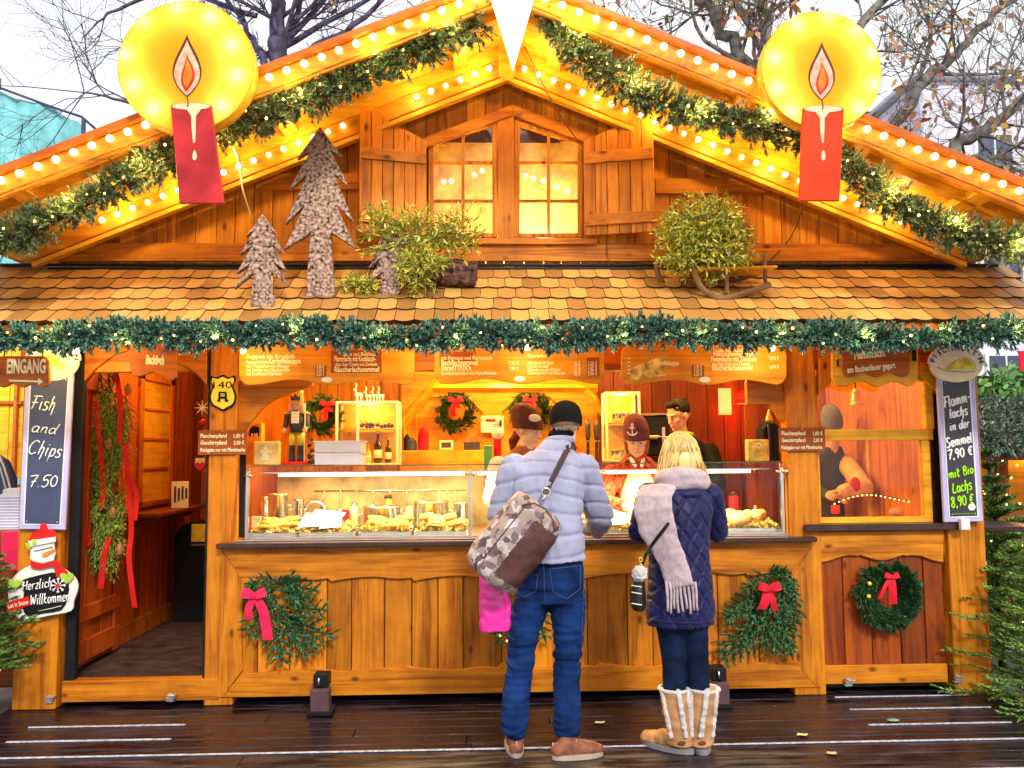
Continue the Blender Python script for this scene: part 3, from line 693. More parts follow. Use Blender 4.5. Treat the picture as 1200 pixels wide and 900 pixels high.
g = G(); g.tube([(XE0, YG-0.03, zr+0.028), (XE1, YG-0.03, zr+0.028)], 0.012, 8); g.box(XE0+0.3, XE1-0.3, YG-0.045, YG, zr-0.004, zr+0.012, 0.002); part('flashing', g, M['black'], aw)

# ---- gable wall
zc = Z(600, 74, YI)                               # inner bulb line at the ridge
SLP = 0.412
def zi(x): return zc-SLP*abs(x-0.0)
g = G(); x = -2.9
while x < 2.9:
    w = random.uniform(0.115,0.135); a, b = x+0.002, x+w-0.002; x += w
    if b > -0.5 and a < 0.46 :
        # around the window
        if b <= -0.46 or a >= 0.42: pass
        else:
            g.box(a, b, YG, YG+0.02, zr-0.05, Z(600,279,YG), 0.003)
            zt = Z(600,140,YG)+0.02-0.41*abs((a+b)/2)
            g.box(a, b, YG, YG+0.02, zt, zi((a+b)/2)+0.1, 0.003); continue
    g.box(a, b, YG, YG+0.02, zr-0.05, zi((a+b)/2)+0.1, 0.003)
part('gable_wall', g, M['gz'], ST)
for s in (-1, 1):
    g = G(); g.prism([(s*0.50, zr-0.05), (s*2.9, zr-0.05), (s*2.9, zi(2.9)+0.1), (s*0.50, zi(0.50)+0.1)], YG+0.0205, YG+0.03); part('gable_backing', g, M['dz'], ST)
g = G(); prect(g, 60, 285, 1135, 306, YG-0.022, 0.02, 0.003); part('gable_rail', g, M['wx'], ST)
g = G(); prect(g, 768, 209, 905, 227, YG-0.022, 0.02, 0.003); part('gable_rail', g, M['wx'], ST); g = G(); prect(g, 300, 203, 422, 222, YG-0.022, 0.02, 0.003); part('gable_rail', g, M['wx'], ST)
# sloping head boards over the window
for s in (-1, 1):
    a = P(601, 122, YG-0.03); e = P(601+s*120, 167, YG-0.03); w = 0.075
    g = G(); g.prism([(a.x, a.z), (e.x, e.z+0.0), (e.x, e.z-w), (a.x, a.z-w)], YG-0.03, YG-0.002, 0.004); part('window_head', g, M['wx'], ST)
# window: two leaves
wl = []
for (xa, xb, s) in ((502,583,-1), (603,683,1)):
    ztop_in, ztop_out = 140, 165
    def ty(px, off=0): # top edge of the leaf at px
        t = (px-xa)/(xb-xa); t = t if s < 0 else 1-t
        return ztop_out+(ztop_in-ztop_out)*t+off
    fr = 6
    g = G(); Y0 = YG-0.012
    outer = [(xa,ty(xa)),(xb,ty(xb)),(xb,278),(xa,278)]
    # frame as four boards plus glazing bars
    g.prism(pg([(xa,ty(xa)),(xa+fr,ty(xa+fr)),(xa+fr,278),(xa,278)], Y0), Y0, Y0+0.03, 0.003)
    g.prism(pg([(xb-fr,ty(xb-fr)),(xb,ty(xb)),(xb,278),(xb-fr,278)], Y0), Y0, Y0+0.03, 0.003)
    g.prism(pg([(xa+fr,ty(xa+fr)),(xb-fr,ty(xb-fr)),(xb-fr,ty(xb-fr)+5),(xa+fr,ty(xa+fr)+5)], Y0), Y0+0.001, Y0+0.03, 0.003)
    g.prism(pg([(xa+fr,273),(xb-fr,273),(xb-fr,278),(xa+fr,278)], Y0), Y0+0.001, Y0+0.03, 0.003)
    xm = (xa+xb)/2
    g.prism(pg([(xm-1.8,ty(xm)+3),(xm+1.8,ty(xm)+3),(xm+1.8,274),(xm-1.8,274)], Y0), Y0+0.006, Y0+0.025, 0.002)
    for yy in (190, 235): g.prism(pg([(xa+fr,yy-1.8),(xb-fr,yy-1.8),(xb-fr,yy+1.8),(xa+fr,yy+1.8)], Y0), Y0+0.008, Y0+0.026, 0.002)
    wf = part('gable_window', g, M['wz'], ST)
    g = G(); g.prism(pg([(xa+3,ty(xa+3)+2),(xb-3,ty(xb-3)+2),(xb-3,276),(xa+3,276)], Y0+0.018), Y0+0.018, Y0+0.020); part('pane', g, M['glassw'], wf)
g = G(); prect(g, 583, 133, 603, 280, YG-0.02, 0.04, 0.004); part('window_mullion', g, M['wz'], ST)
g = G(); prect(g, 492, 279, 700, 286, YG-0.05, 0.05, 0.004); part('window_sill', g, M['wx'], ST)
# loft room behind the window, with bulbs added in place of pane reflections
m_loft = plain('loft curtain', (0.80,0.66,0.30), 0.8, var=0.25, nscale=9)
g = G(); g.box(-0.75, 0.75, YG+0.42, YG+0.44, 2.6, 3.75, 0); g.box(-0.75,-0.73,YG+0.03,YG+0.42,2.6,3.75,0); g.box(0.73,0.75,YG+0.03,YG+0.42,2.6,3.75,0); lf = part('loft_backing', g, m_loft, ST)
lamp(lf, (-0.05, YG+0.2, 2.75), 16, (1,0.74,0.24), 0.1); lamp(lf, (0.25, YG+0.2, 3.0), 12, (1,0.72,0.28), 0.1)
for (a, b) in ((520,213),(529,212),(556,205),(565,200),(616,206),(625,209),(637,212),(652,219),(665,224)):
    c = P(a, b, YG+0.3); g = G(); g.sphere(c, 0.016, 10, 8); part('reflection_bulb', g, M['bulb'], lf)
# shutters, opened outwards
for s in (-1, 1):
    if s < 0: hx, ox, th_, to_, bh, bo = 500, 421, 165, 124, 250, 247
    else:     hx, ox, th_, to_, bh, bo = 685, 768, 165, 130, 276, 271
    Yh, Yo = YG-0.06, YG-0.17
    hp = P(hx, bh, Yh); op = P(ox, bo if s > 0 else 271, Yo); 
    if s < 0: hp = P(hx, 276, Yh)
    L = math.hypot(op.x-hp.x, op.y-hp.y); ax = Vector((op.x-hp.x, op.y-hp.y, 0)).normalized(); nrm = Vector((ax.y, -ax.x, 0)); nrm = nrm if nrm.y < 0 else -nrm
    z0 = (hp.z+op.z)/2; zh = P(hx, th_, Yh).z; zo = P(ox, to_, Yo).z
    def fn(p, hp=hp, ax=ax, nrm=nrm): return Vector((hp.x, hp.y, 0))+ax*p.x-nrm*p.y+Vector((0,0,p.z))
    g = G(); n = 6
    for k in range(n):
        u0, u1 = L*k/n+0.0015, L*(k+1)/n-0.0015
        g.prism([(u0, z0), (u1, z0), (u1, zh+(zo-zh)*u1/L), (u0, zh+(zo-zh)*u0/L)], 0.0, 0.02, 0.003, fn=fn)
    sh = part('window_shutter', g, M['wz'], ST)
    for zz, sl in ((z0+0.06, 0.0), (zh-0.16, (zo-zh)*0.5 if True else 0)):
        g = G(); g.prism([(0.005, zz), (L-0.005, zz+(0.0 if zz < z0+0.1 else 0.0)), (L-0.005, zz+0.075), (0.005, zz+0.075)], -0.018, -0.0005, 0.003, fn=fn); part('shutter_batten', g, M['wx'], sh)

# ---- main roof: outer and inner rakes, soffit, rafters
zo_ = (Z(20,208,YO)+SLP*abs(X(20,208,YO))+Z(553,3,YO)+SLP*abs(X(553,3,YO))+Z(650,2,YO)+SLP*abs(X(650,2,YO))+Z(1185,225,YO)+SLP*abs(X(1185,225,YO)))/4
def rake(g, s, zl, up, dn, y0, y1, xa, xb, b=0.004):
    g.prism([(s*xa, zl-SLP*xa+up), (s*xb, zl-SLP*xb+up), (s*xb, zl-SLP*xb-dn), (s*xa, zl-SLP*xa-dn)], y0, y1, b)
bulb_me = G(); bulb_me.sphere((0,-0.012,0), 0.0200, 14, 10); bulb_me = bulb_me.mesh('light_bulb', [M['bulb']])
bulb_s = G(); bulb_s.sphere((0,-0.010,0), 0.0175, 14, 10); bulb_s = bulb_s.mesh('light_bulb', [M['bulb']])
for s in (-1, 1):
    g = G(); rake(g, s, zo_, 0.044, 0.058, YO, YO+0.03, 0.0, 3.3); rb = part('outer_rake_board', g, M['kx'], ST)
    g = G(); rake(g, s, zo_, 0.088, -0.046, YO-0.03, YO+0.03, 0.0, 3.32); part('rake_cap', g, M['cap'], rb)
    g = G(); rake(g, s, zo_, -0.060, 0.078, YO+0.008, YO+0.035, 0.0, 3.3, 0.002); part('rake_lip', g, M['wx'], rb)
    dx = 0.0963*0.985*math.cos(math.atan(SLP))/math.cos(math.atan(SLP))
    for k in range(31):
        x = 0.10+k*0.0955
        if x > 3.1: break
        inst('light_bulb', bulb_me, rb, (s*x, YO-0.016, zo_-SLP*x))
    g = G(); rake(g, s, zc, 0.045, 0.075, YI, YI+0.03, 0.035, 3.0); rb2 = part('inner_rake_board', g, M['kx'], ST)
    g = G(); rake(g, s, zc, 0.15, -0.05, YI+0.01, YI+0.05, 0.0, 3.0); part('rake_frieze', g, M['gx'], rb2)
    g = G(); rake(g, s, zc, -0.092, 0.125, YI-0.02, YI+0.03, 0.0, 3.0); part('rake_trim', g, M['gx'], rb2)
    for k in range(30):
        x = 0.115+k*0.0945
        if x > 2.62: break
        if s < 0 and 0.62 < x < 0.98: continue
        ib = inst('light_bulb', bulb_s if k % 2 else bulb_me, rb2, (s*x, YI-0.012, zc-SLP*x), scale=(0.88,)*3)
        if k % 4 == 1: ib.scale = (1,1,1); WL[ib.name] = Vector((s*x, YI-0.012, zc-SLP*x)); lamp(ib, (s*x, YI-0.14, zc-SLP*x+0.01), 2.3, (1,0.70,0.24), 0.02)  # extra point lamp before every fourth bulb, added to light the soffit
    # soffit planks run down the slope
    g = G(); zs = zo_+0.046
    y = YO+0.035
    while y < 1.3:
        g.prism([(0.0, zs-0.0), (s*3.3, zs-SLP*3.3), (s*3.3, zs+0.02-SLP*3.3), (0.0, zs+0.02)], y+0.0015, y+0.0865, 0.0); y += 0.088
    part('soffit', g, M['gx'], ST)
    # roof covering above the soffit
    g = G(); g.prism([(0.0, zs+0.022), (s*3.35, zs+0.022-SLP*3.35), (s*3.35, zs+0.045-SLP*3.35), (0.0, zs+0.045)], YO-0.02, 3.6, 0.0); part('roof_covering', g, M['cap'], ST)
    for xr in (0.26, 1.35, 2.05, 2.75):
        g = G(); g.prism([(s*xr, zs-SLP*xr-0.002), (s*(xr+0.085), zs-SLP*(xr+0.085)-0.002), (s*(xr+0.085), zs-SLP*(xr+0.085)-0.05), (s*xr, zs-SLP*xr-0.05)], YO+0.036, YI+0.008, 0.003)
        part('rafter', g, M['gy'], ST)
    g = G(); rake(g, s, zs-0.03, 0.03, 0.02, YO+0.3, YO+0.35, 0.0, 3.2, 0.003); part('soffit_batten', g, M['gx'], ST)
g = G(); g.prism([(-0.05, zc+0.13), (0.05, zc+0.13), (0.05, zc-0.10), (0, zc-0.13), (-0.05, zc-0.10)], YI-0.03, YI+0.0, 0.004); part('ridge_block', g, M['gx'], ST)
# ---- interior room
g = G(); plank_row(g, X(277,500,YB), X(560,500,YB)-0.35, YB, YB+0.02, FL, 2.7, 0.13, 0.17); part('back_wall_left', g, M['iz'], ST)
g = G(); g.box(X(470,500,YB-0.1), X(705,500,YB-0.1), YB-0.1, YB-0.08, FL, 2.75, 0.004); bw = part('back_wall_panel', g, M['bx'], ST)
def octa(x0, y0, x1, y1, c, Y):
    return [(x0+c,y0),(x1-c,y0),(x1,y0+c),(x1,y1),(x0,y1),(x0,y0+c)]
for (a, b) in ((488,566), (588,662)):
    o = octa(a, 465, b, 510, 18, 0); Yp = YB-0.115
    g = G()
    for i in range(6):
        if i == 3: continue
        p, q = P(*o[i], Yp), P(*o[(i+1)%6], Yp); g.tube([p, q], (0.018,0.010), 4, sm=False)
    part('panel_moulding', g, M['gx'], bw)
g = G(); o = [(474,528),(474,488),(503,455),(690,455),(712,480),(712,545)]; Yp = YB-0.13
for i in range(5): g.tube([P(*o[i], Yp), P(*o[i+1], Yp)], (0.03,0.02), 4, sm=False)
part('panel_frame', g, M['gx'], bw)
g = G(); g.box(X(470,528,YB-0.4), X(568,528,YB-0.4), YB-0.55, YB-0.1, 0.9, Z(520,528,YB-0.55), 0.006); part('back_bench', g, M['gx'], ST)
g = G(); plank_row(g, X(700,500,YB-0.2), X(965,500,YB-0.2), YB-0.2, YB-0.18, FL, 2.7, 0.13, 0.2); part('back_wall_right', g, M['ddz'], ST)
g = G(); g.box(-3.0, 2.95, 3.62, 3.66, 0.0, 2.75, 0.0); g.box(-3.0, -2.96, YF+0.2, 3.62, 0.0, 2.6, 0.0); part('outer_wall', g, M['dz'], ST)
g = G(); g.box(2.75, 2.78, YF+0.1, YB, FL, 2.6, 0.0); part('right_inner_wall', g, M['wz'], ST)
g = G(); g.box(xh0-1.3, 2.78, YF+0.12, YB+0.5, 2.62, 2.65, 0.0); part('ceiling', g, M['gx'], ST)
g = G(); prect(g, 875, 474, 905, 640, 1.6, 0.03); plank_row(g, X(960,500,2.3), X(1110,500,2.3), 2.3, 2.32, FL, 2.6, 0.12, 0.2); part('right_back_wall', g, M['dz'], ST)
# roof struts seen inside, fanning down from the ceiling
for (a, b, c, d) in ((470,500,530,425),(712,490,668,430),(505,455,700,455)):
    g = G(); g.tube([P(a,b,2.3), P(c,d,2.3)], (0.05,0.035), 4, sm=False); part('brace', g, M['gx'], ST)
g = G(); g.box(-1.68, 1.62, 1.50, 1.56, CT+0.013, 1.40, 0.004); part('steel_splashback', g, plain('brushed splashback', (0.60,0.44,0.20), 0.35, metal=0.3, var=0.35, nscale=5), ST)
# ceiling lamps inside (they light the serving room)
for (x, y, e) in ((-1.1,1.3,50),(0.1,1.5,54),(1.2,1.3,42),(-2.3,1.7,24),(2.3,1.4,9),(0.0,2.4,26)):
    g = G(); g.lathe((x,y,2.56), [(0.02,0.06),(0.05,0.05),(0.075,0.0),(0.07,-0.01)], 16); rl = part('ceiling_lamp', g, M['white'], ST)
    g = G(); g.sphere((x,y,2.54), (0.06,0.06,0.03), 12, 8); part('lamp_globe', g, M['bulb'], rl)
    lamp(rl, (x,y,2.47), e, (1,0.68,0.20), 0.08)
# bright lamps under the eave garland
for (px, py) in ((285,411),(905,408),(90,410),(26,404),(490,404),(618,407)):
    c = P(px, py, 0.22); g = G(); g.sphere(c, 0.018, 12, 8); rl = part('eave_bulb', g, M['bulb'], ST); lamp(rl, c+Vector((0,0,-0.03)), 8.0 if px == 90 else 3.8, (1,0.72,0.26), 0.03)
# red heat lamp glow inside on the right
c = P(872, 470, 2.45); g = G(); g.lathe(c, [(0.02,0.1),(0.07,0.06),(0.09,-0.02)], 16); rl = part('heat_lamp', g, M['red'], ST); lamp(rl, c+Vector((0,0.1,-0.03)), 6, (1,0.05,0.01), 0.05)
# ================================================================== GARLANDS
def garland(name, label, path, sprig_L, nsprig, nneed, nl, w, rad_, mat, fairy, group, side_droop=0.3, origin=None, along=0.5, glow=0.0):
    path = [Vector(p) for p in path]; o = root(name, label, 'garland', origin or path[len(path)//2], group)
    cum = [0]; 
    for a, b in zip(path[:-1], path[1:]): cum.append(cum[-1]+(b-a).length)
    def at(t):
        s = t*cum[-1]
        for i in range(len(path)-1):
            if s <= cum[i+1]: return path[i].lerp(path[i+1], (s-cum[i])/(cum[i+1]-cum[i]+1e-9)), (path[i+1]-path[i]).normalized()
        return path[-1], (path[-1]-path[-2]).normalized()
    lv = Leaves(); gs = G(); gs.tube(path, 0.012, 6)
    for k in range(nsprig):
        p, t = at((k+random.random())/nsprig)
        th = random.uniform(0, 2*PI); u = t.cross(Vector((0,-1,0))).normalized(); v = Vector((0,-1,0))
        out = u*math.cos(th)+v*abs(math.sin(th))*0.9+Vector((0,0,-side_droop*random.random()))
        fat = 1+0.35*noise.noise(p*2.3)+0.25*noise.noise(p*7)
        d = (out.normalized()+t*random.uniform(-1,1)*along*1.6).normalized(); L = sprig_L*random.uniform(0.6,1.2)*fat
        st = p+out.normalized()*rad_*random.uniform(0,0.6)*fat
        lv.brush(st, d, L, nneed, nl, w, 1.0)
        if k % 3 == 0: gs.tube([st, st+d*L*0.9], 0.0025, 4, cap=False)
    leafpart('needles', lv, mat, o); part('wire_stem', gs, M['stem'], o)
    fm = fairy_mesh()
    for k in range(fairy):
        p, t = at((k+0.5+random.uniform(-0.3,0.3))/fairy)
        q = p+Vector((random.uniform(-0.02,0.02), -rad_-0.045-0.02*random.random(), random.uniform(-0.07,0.05)))
        sc_ = random.choice((0.7,0.9,1.0,1.35)); fl_ = inst('fairy_light', fm, o, q, scale=(sc_,)*3)
        if k % 4 == 2 and glow: WL[fl_.name] = q.copy(); fl_.scale = (1,1,1); lamp(fl_, q+Vector((0,-0.035,0.0)), glow, (1,0.70,0.24), 0.012)  # extra point lamps by every fourth fairy light, added to brighten soffit and tiles
    return o
yE = YE-0.045
pth = []
for i in range(41):
    px = -90+1390*i/40; a = P(px, 393+2.5*math.sin(px*0.031)+2*math.sin(px*0.013+1), yE); pth.append(a)
garland('eave_garland', 'thick blue-green fir garland with fairy lights along the awning edge', pth, 0.080, 2500, 40, 0.026, 0.0088, 0.024, M['noble'], 60, 'fir garlands on the stall', glow=0.5)
yR = YO+0.12
L1 = [(-60,300),(-10,283),(40,268),(85,250),(130,222),(180,195),(230,170),(262,152),(300,143),(350,122),(400,102),(450,80),(500,58),(530,42),(566,27)]
garland('rake_garland', 'bushy pine garland with tiny lights hanging under the left roof slope', [P(a,b,yR) for a,b in L1], 0.095, 1500, 40, 0.030, 0.0050, 0.065, M['pine'], 28, 'fir garlands on the stall', glow=2.2)
L2 = [(642,18),(655,40),(680,68),(715,90),(750,112),(800,130),(850,143),(900,152),(950,165),(985,188),(1020,222),(1060,248),(1110,272),(1150,283),(1200,290),(1250,300)]
garland('rake_garland', 'bushy pine garland with tiny lights hanging under the right roof slope', [P(a,b,yR) for a,b in L2], 0.095, 1500, 40, 0.030, 0.0050, 0.065, M['pine'], 34, 'fir garlands on the stall', glow=2.2)

# ================================================================== CANDLE SIGNS AND STAR
m_disc = bpy.data.materials.new('lit yellow disc'); m_disc.use_nodes = True; n = m_disc.node_tree; n.nodes.clear()
o_ = n.nodes.new('ShaderNodeOutputMaterial'); t_ = n.nodes.new('ShaderNodeBsdfTranslucent'); t_.inputs[0].default_value = (1.0,0.64,0.09,1)
d_ = n.nodes.new('ShaderNodeBsdfDiffuse'); d_.inputs[0].default_value = (0.95,0.56,0.01,1); mx_ = n.nodes.new('ShaderNodeMixShader'); mx_.inputs[0].default_value = 0.3
lnk(n, t_.outputs[0], mx_.inputs[1]); lnk(n, d_.outputs[0], mx_.inputs[2]); lnk(n, mx_.outputs[0], o_.inputs[0])
m_fl1 = plain('flame outline', (0.12,0.03,0.015), 0.5); m_fl2 = plain('flame pale', (0.85,0.45,0.30), 0.5, var=0.25, nscale=25); m_fl3 = plain('flame orange', (0.85,0.22,0.02), 0.5, var=0.3, nscale=20); m_fl4 = plain('flame red', (0.60,0.03,0.01), 0.5)
m_wax = plain('wax drip', (0.90,0.62,0.36), 0.5, var=0.1)
def candle_sign(cx, cy, r, ctop, cbot, fl, drip, bulbs, label, mred):
    Y = YO-0.13; c = P(cx, cy, Y); rr = r*sc(Y)
    o = root('candle_sign', label, 'candle sign', c, 'illuminated candle signs on the roof')
    n = 64
    g = G(); g.add([(c.x+rr*math.cos(2*PI*k/n), Y, c.z+rr*math.sin(2*PI*k/n)) for k in range(n)], [list(range(n))]); part('glowing_disc', g, m_disc, o)
    g = G(); vs = []
    for k in range(n):
        a = 2*PI*k/n
        for q, yy in ((rr-0.001,Y-0.002),(rr+0.003,Y-0.002),(rr+0.003,Y+0.09),(rr-0.001,Y+0.09)): vs.append((c.x+q*math.cos(a), yy, c.z+q*math.sin(a)))
    g.add(vs, [[k*4+j, k*4+(j+1)%4, ((k+1)%n)*4+(j+1)%4, ((k+1)%n)*4+j] for k in range(n) for j in range(4)], 0, True)
    part('disc_rim', g, M['gx'], o)
    g = G(); g.prism([(c.x+rr*math.cos(2*PI*k/n), c.z+rr*math.sin(2*PI*k/n)) for k in range(n)], Y+0.086, Y+0.09); bk = part('disc_backing', g, M['sledw'], o)
    for (a, b) in bulbs:
        q = P(a, b, Y+0.045); g = G(); g.sphere(q+Vector((0,0.026,0)), 0.014, 10, 8); bb = part('disc_bulb', g, M['bulb'], o)
        lamp(bb, q+Vector((0,-0.008,0)), 0.62, (1,0.92,0.75), 0.02)
    # candle board
    Yc = Y-0.03
    (x0,x1,yt), (x2,x3,yb) = ctop, cbot
    rim = [(x0+(x1-x0)*(0.5-0.5*math.cos(PI*k/10)), yt-4*math.sin(PI*k/10)) for k in range(11)]
    g = G(); g.prism(pg([(x2,yb),(x0,yt+3)]+rim+[(x1,yt+3),(x3,yb)], Yc), Yc, Yc+0.02, 0.003); part('candle', g, mred, o)
    xm = (x0+x1)/2; g = G()
    ell = [(xm+(x1-x0)*0.46*math.cos(2*PI*k/28), yt+0.5+4.0*math.sin(2*PI*k/28)) for k in range(28)]
    g.prism(pg(ell, Yc-0.004), Yc-0.004, Yc, 0)
    dx, dy0, dy1 = drip
    dr = [(dx-9,yt+3),(dx-3,dy0),(dx-2.5,dy0+14),(dx-0.5,dy1),(dx+1.5,dy1-2),(dx+2.2,dy0+12),(dx+2.5,dy0),(dx+9,yt+3)]
    g.prism(pg(dr, Yc-0.005), Yc-0.005, Yc, 0)
    tr = [(dx+1+2.8*math.sin(2*PI*k/12)*(0.5+0.5*abs(math.sin(PI*k/12))), dy1+14-6*math.cos(2*PI*k/12)) for k in range(12)]
    g.prism(pg(tr, Yc-0.005), Yc-0.005, Yc, 0); part('wax_drip', g, m_wax, o)
    fx, fy0, fy1, fw = fl
    def drop(cx_, top, bot, hw, sw=0.0, m=24):
        pts = []
        for k in range(m+1):
            t = k/m; y = top+(bot-top)*t; w = hw*(math.sin(PI*min(1,t**1.35))**0.9)*(1.0 if t < .999 else 0)
            pts.append((cx_+w+sw*math.sin(t*PI*1.3), y))
        lft = []
        for k in range(m-1, 0, -1):
            t = k/m; y = top+(bot-top)*t; w = hw*(math.sin(PI*min(1,t**1.35))**0.9); lft.append((cx_-w+sw*math.sin(t*PI*1.3), y))
        return pts+lft
    for i, (a, b, cc, sw, mt) in enumerate(((fy0,fy1,fw,0,m_fl1),(fy0+7,fy1-2.0,fw-2.0,0,m_fl2),(fy0+24,fy1-7,fw*0.46,1.5,m_fl4),(fy0+27,fy1-10,fw*0.30,1.5,m_fl3))):
        g = G(); yq = Y-0.004-0.004*i; g.prism(pg(drop(fx, a, b, cc, sw), yq), yq, yq+0.0035, 0); part('flame' if i == 0 else 'flame_layer', g, mt, o)
    g = G(); g.tube([P(fx,fy1-1,Yc-0.004), P(fx+1.5,fy1+6,Yc-0.004), P(fx+1,yt+1,Yc-0.006)], 0.003, 6); part('wick', g, M['black'], o)
    g = G(); g.box(c.x-0.02, c.x+0.02, Y+0.09, YO-0.03, c.z-0.30, c.z+0.1, 0.003); part('mounting_bar', g, M['wz'], o)
    return o
candle_sign(218,77,80,(200,248,124),(210,262,238),(219,40,114,17),(227,136,168),[(211,12),(170,28),(150,68),(160,104),(183,131),(263,128),(280,93),(274,57),(250,25)],
    'round yellow lit disc with a crimson painted candle on the left roof slope', plain('candle crimson', (0.56,0.03,0.035), 0.5, var=0.25, nscale=4))
candle_sign(963,82,74,(941,989,127),(937,984,235),(963,49,118,15.5),(964,138,168),[(967,22),(930,33),(905,72),(908,107),(924,134),(1003,131),(1020,103),(1018,66),(1000,39)],
    'round yellow lit disc with an orange-red painted candle on the right roof slope', plain('candle orange red', (0.85,0.045,0.003), 0.5, var=0.18, nscale=4))
# star
m_star = emis('lit star paper', (1.0,0.93,0.72), 2.4)
Ys = YO-0.22; c = P(600, -62, Ys); g = G(); k_ = sc(Ys)
ctr_f = Vector((c.x, Ys-0.10, c.z)); ctr_b = Vector((c.x, Ys+0.10, c.z)); pts = []
for i in range(10):
    a = -PI/2+i*PI/5; r = 0.157/k_*k_*4.6*0 + ((157*k_) if i % 2 == 0 else (55*k_)); pts.append(Vector((c.x+r*math.cos(a), Ys, c.z+r*math.sin(a))))
for i in range(10): g.add([pts[i], pts[(i+1)%10], ctr_f, ctr_b], [[1,0,2],[0,1,3]])
so_ = single('star_lamp', g, m_star, 'large glowing white star lamp hanging at the roof ridge', 'star lamp', loc=c)
lamp(so_, (c.x, Ys-0.25, c.z-0.2), 22, (1,0.85,0.5), 0.1)

# ================================================================== THINGS ON THE AWNING
m_bark = plain('silver bark', (0.36,0.24,0.19), 0.9, var=0.60, nscale=55, bump=1.0, bscale=90)
m_cut = plain('cut wood', (0.80,0.50,0.30), 0.7, var=0.15)
def bark_tree(pts, foot, label, th=0.045):
    c = onroof(*foot); Y = c.y; q = pg(pts, Y-th/2)
    g = G(); g.prism(q, Y-th/2, Y+th/2, 0.004)
    o = root('bark_tree', label, 'bark tree', (c.x, Y, c.z), 'flat trees sawn from bark on the awning')
    part('bark_slab', g, m_bark, o); 
    x0, x1 = P(foot[0]-foot[2] if len(foot) > 2 else foot[0]-10, foot[1], Y).x, P(foot[0]+10, foot[1], Y).x
    return o, Y
def onroof(px, py, w=0): return PN(px, py, (0,YE,ze+0.02), RN)
def tree_pts(cx, top, tiers, trunk):   # tiers (half_w, y_tip, inner_half_w, y_inner)
    L = [(cx, top)]; R_ = []
    for hw, yt, iw, yi in tiers: L += [(cx-hw, yt), (cx-iw, yi)]; R_ += [(cx+hw*0.96, yt-2), (cx+iw*1.05, yi-1)]
    (tw, yt0, bw, yb0) = trunk
    return L[0:1]+L[1:]+[(cx-tw, yt0), (cx-bw, yb0), (cx+bw, yb0), (cx+tw, yt0)]+R_[::-1]
bark_tree(tree_pts(307,250,[(19,277,9,269),(26,298,11,287),(30,320,13,308),(33,338,11,320)],(10,321,14,360)), (307,360), 'smallest pale bark tree with a cut wood foot, left on the awning')
bark_tree(tree_pts(375,148,[(27,186,11,176),(36,222,15,204),(41,262,18,240),(42,292,13,274)],(12,276,17,348)), (379,348), 'tall bark tree standing in the middle of the three bark trees')
bark_tree(tree_pts(457,261,[(17,291,8,282),(25,314,10,301),(28,335,10,319)],(10,321,12,346)), (457,345), 'bark tree half hidden by mistletoe next to the log')
g = G(); c = onroof(307, 358); g.box(c.x-0.005, c.x+0.066, c.y-0.03, c.y-0.021, c.z+0.0, c.z+0.17, 0.003); part('cut_face', g, m_cut, bpy.data.objects['bark_tree'])
# log
c = onroof(505, 345); a = P(478, 318, c.y+0.1); b = P(558, 322, c.y+0.08)
g = G(); pth = [a.lerp(b, t) for t in np.linspace(0,1,14)]; g.tube(pth, [0.085+0.012*noise.noise(Vector((i*1.3,0,0))) for i in range(14)], 20, sm=False)
g2 = remesh(g, 0.008, 1, lambda co: 0.010*nz(co, 40, (0.25,1,1))+0.006*nz(co, 14))
m_log = plain('rough log bark', (0.13,0.065,0.05), 0.95, var=0.5, nscale=30, bump=1.0, bscale=90)
lo = root('log', 'rough dark bark log lying on the awning under mistletoe', 'log', (c.x, c.y, c.z)); part('bark', g2, m_log, lo)
g = G(); g.lathe(a+Vector((-0.004,0,0)), [(0.0,-0.006),(0.074,-0.006),(0.076,0.004)], 20, mat=Matrix.Rotation(-PI/2,3,'Y')); part('sawn_end', g, m_cut, lo)
def mistletoe(name, label, blobs, nstem, origin, group='mistletoe bunches'):
    o = root(name, label, 'mistletoe', origin, group); lv = Leaves(); gs = G(); gb = G()
    for (c, r, n) in blobs:
        c = Vector(c)
        for k in range(n):
            d = Vector(rng.normal(size=3)); d.z = d.z*0.9+0.15; d.normalize()
            R_ = np.array(r); p = c.copy(); path = [p.copy()]; seg = 4; q = d.copy()
            for s in range(seg):
                q = (q+Vector(rng.normal(size=3))*0.42).normalized(); p = p+Vector((q.x*R_[0], q.y*R_[1], q.z*R_[2]))*(1.0/seg)*random.uniform(0.8,1.15); path.append(p.copy())
                if s > 0:
                    m = 3; base = np.array([p]*m); dd = np.array([(q+Vector(rng.normal(size=3))*0.9).normalized() for _ in range(m)])
                    lv.quads(base, dd, 0.009*np.ones(m), (0.03+0.012*rng.random(m)), taper=0.8)
            gs.tube(path, 0.0022, 4, cap=False)
            if random.random() < 0.35: gb.sphere(path[-2]+Vector((0,-0.004,0)), 0.0048, 6, 5)
    leafpart('leaves', lv, M['mist'], o); part('stems', gs, M['miststem'], o); bb_ = part('berries', gb, M['berry'], o); bb_['kind'] = 'stuff'; return o
c = onroof(500, 350); Yc = c.y
mistletoe('mistletoe_bunch', 'straggly green mistletoe bunch spilling over log and bark tree', [(P(492,312,Yc-0.04),(0.15,0.10,0.17),100),(P(490,280,Yc+0.05),(0.40,0.15,0.22),120),(P(535,275,Yc+0.05),(0.22,0.12,0.20),45),(P(448,262,Yc+0.05),(0.17,0.1,0.15),30)], 0, c)
c = onroof(425, 345); mistletoe('mistletoe_bunch', 'low little mistletoe sprig lying between the two larger bark trees', [(P(418,335,c.y),(0.16,0.07,0.06),46)], 0, c)
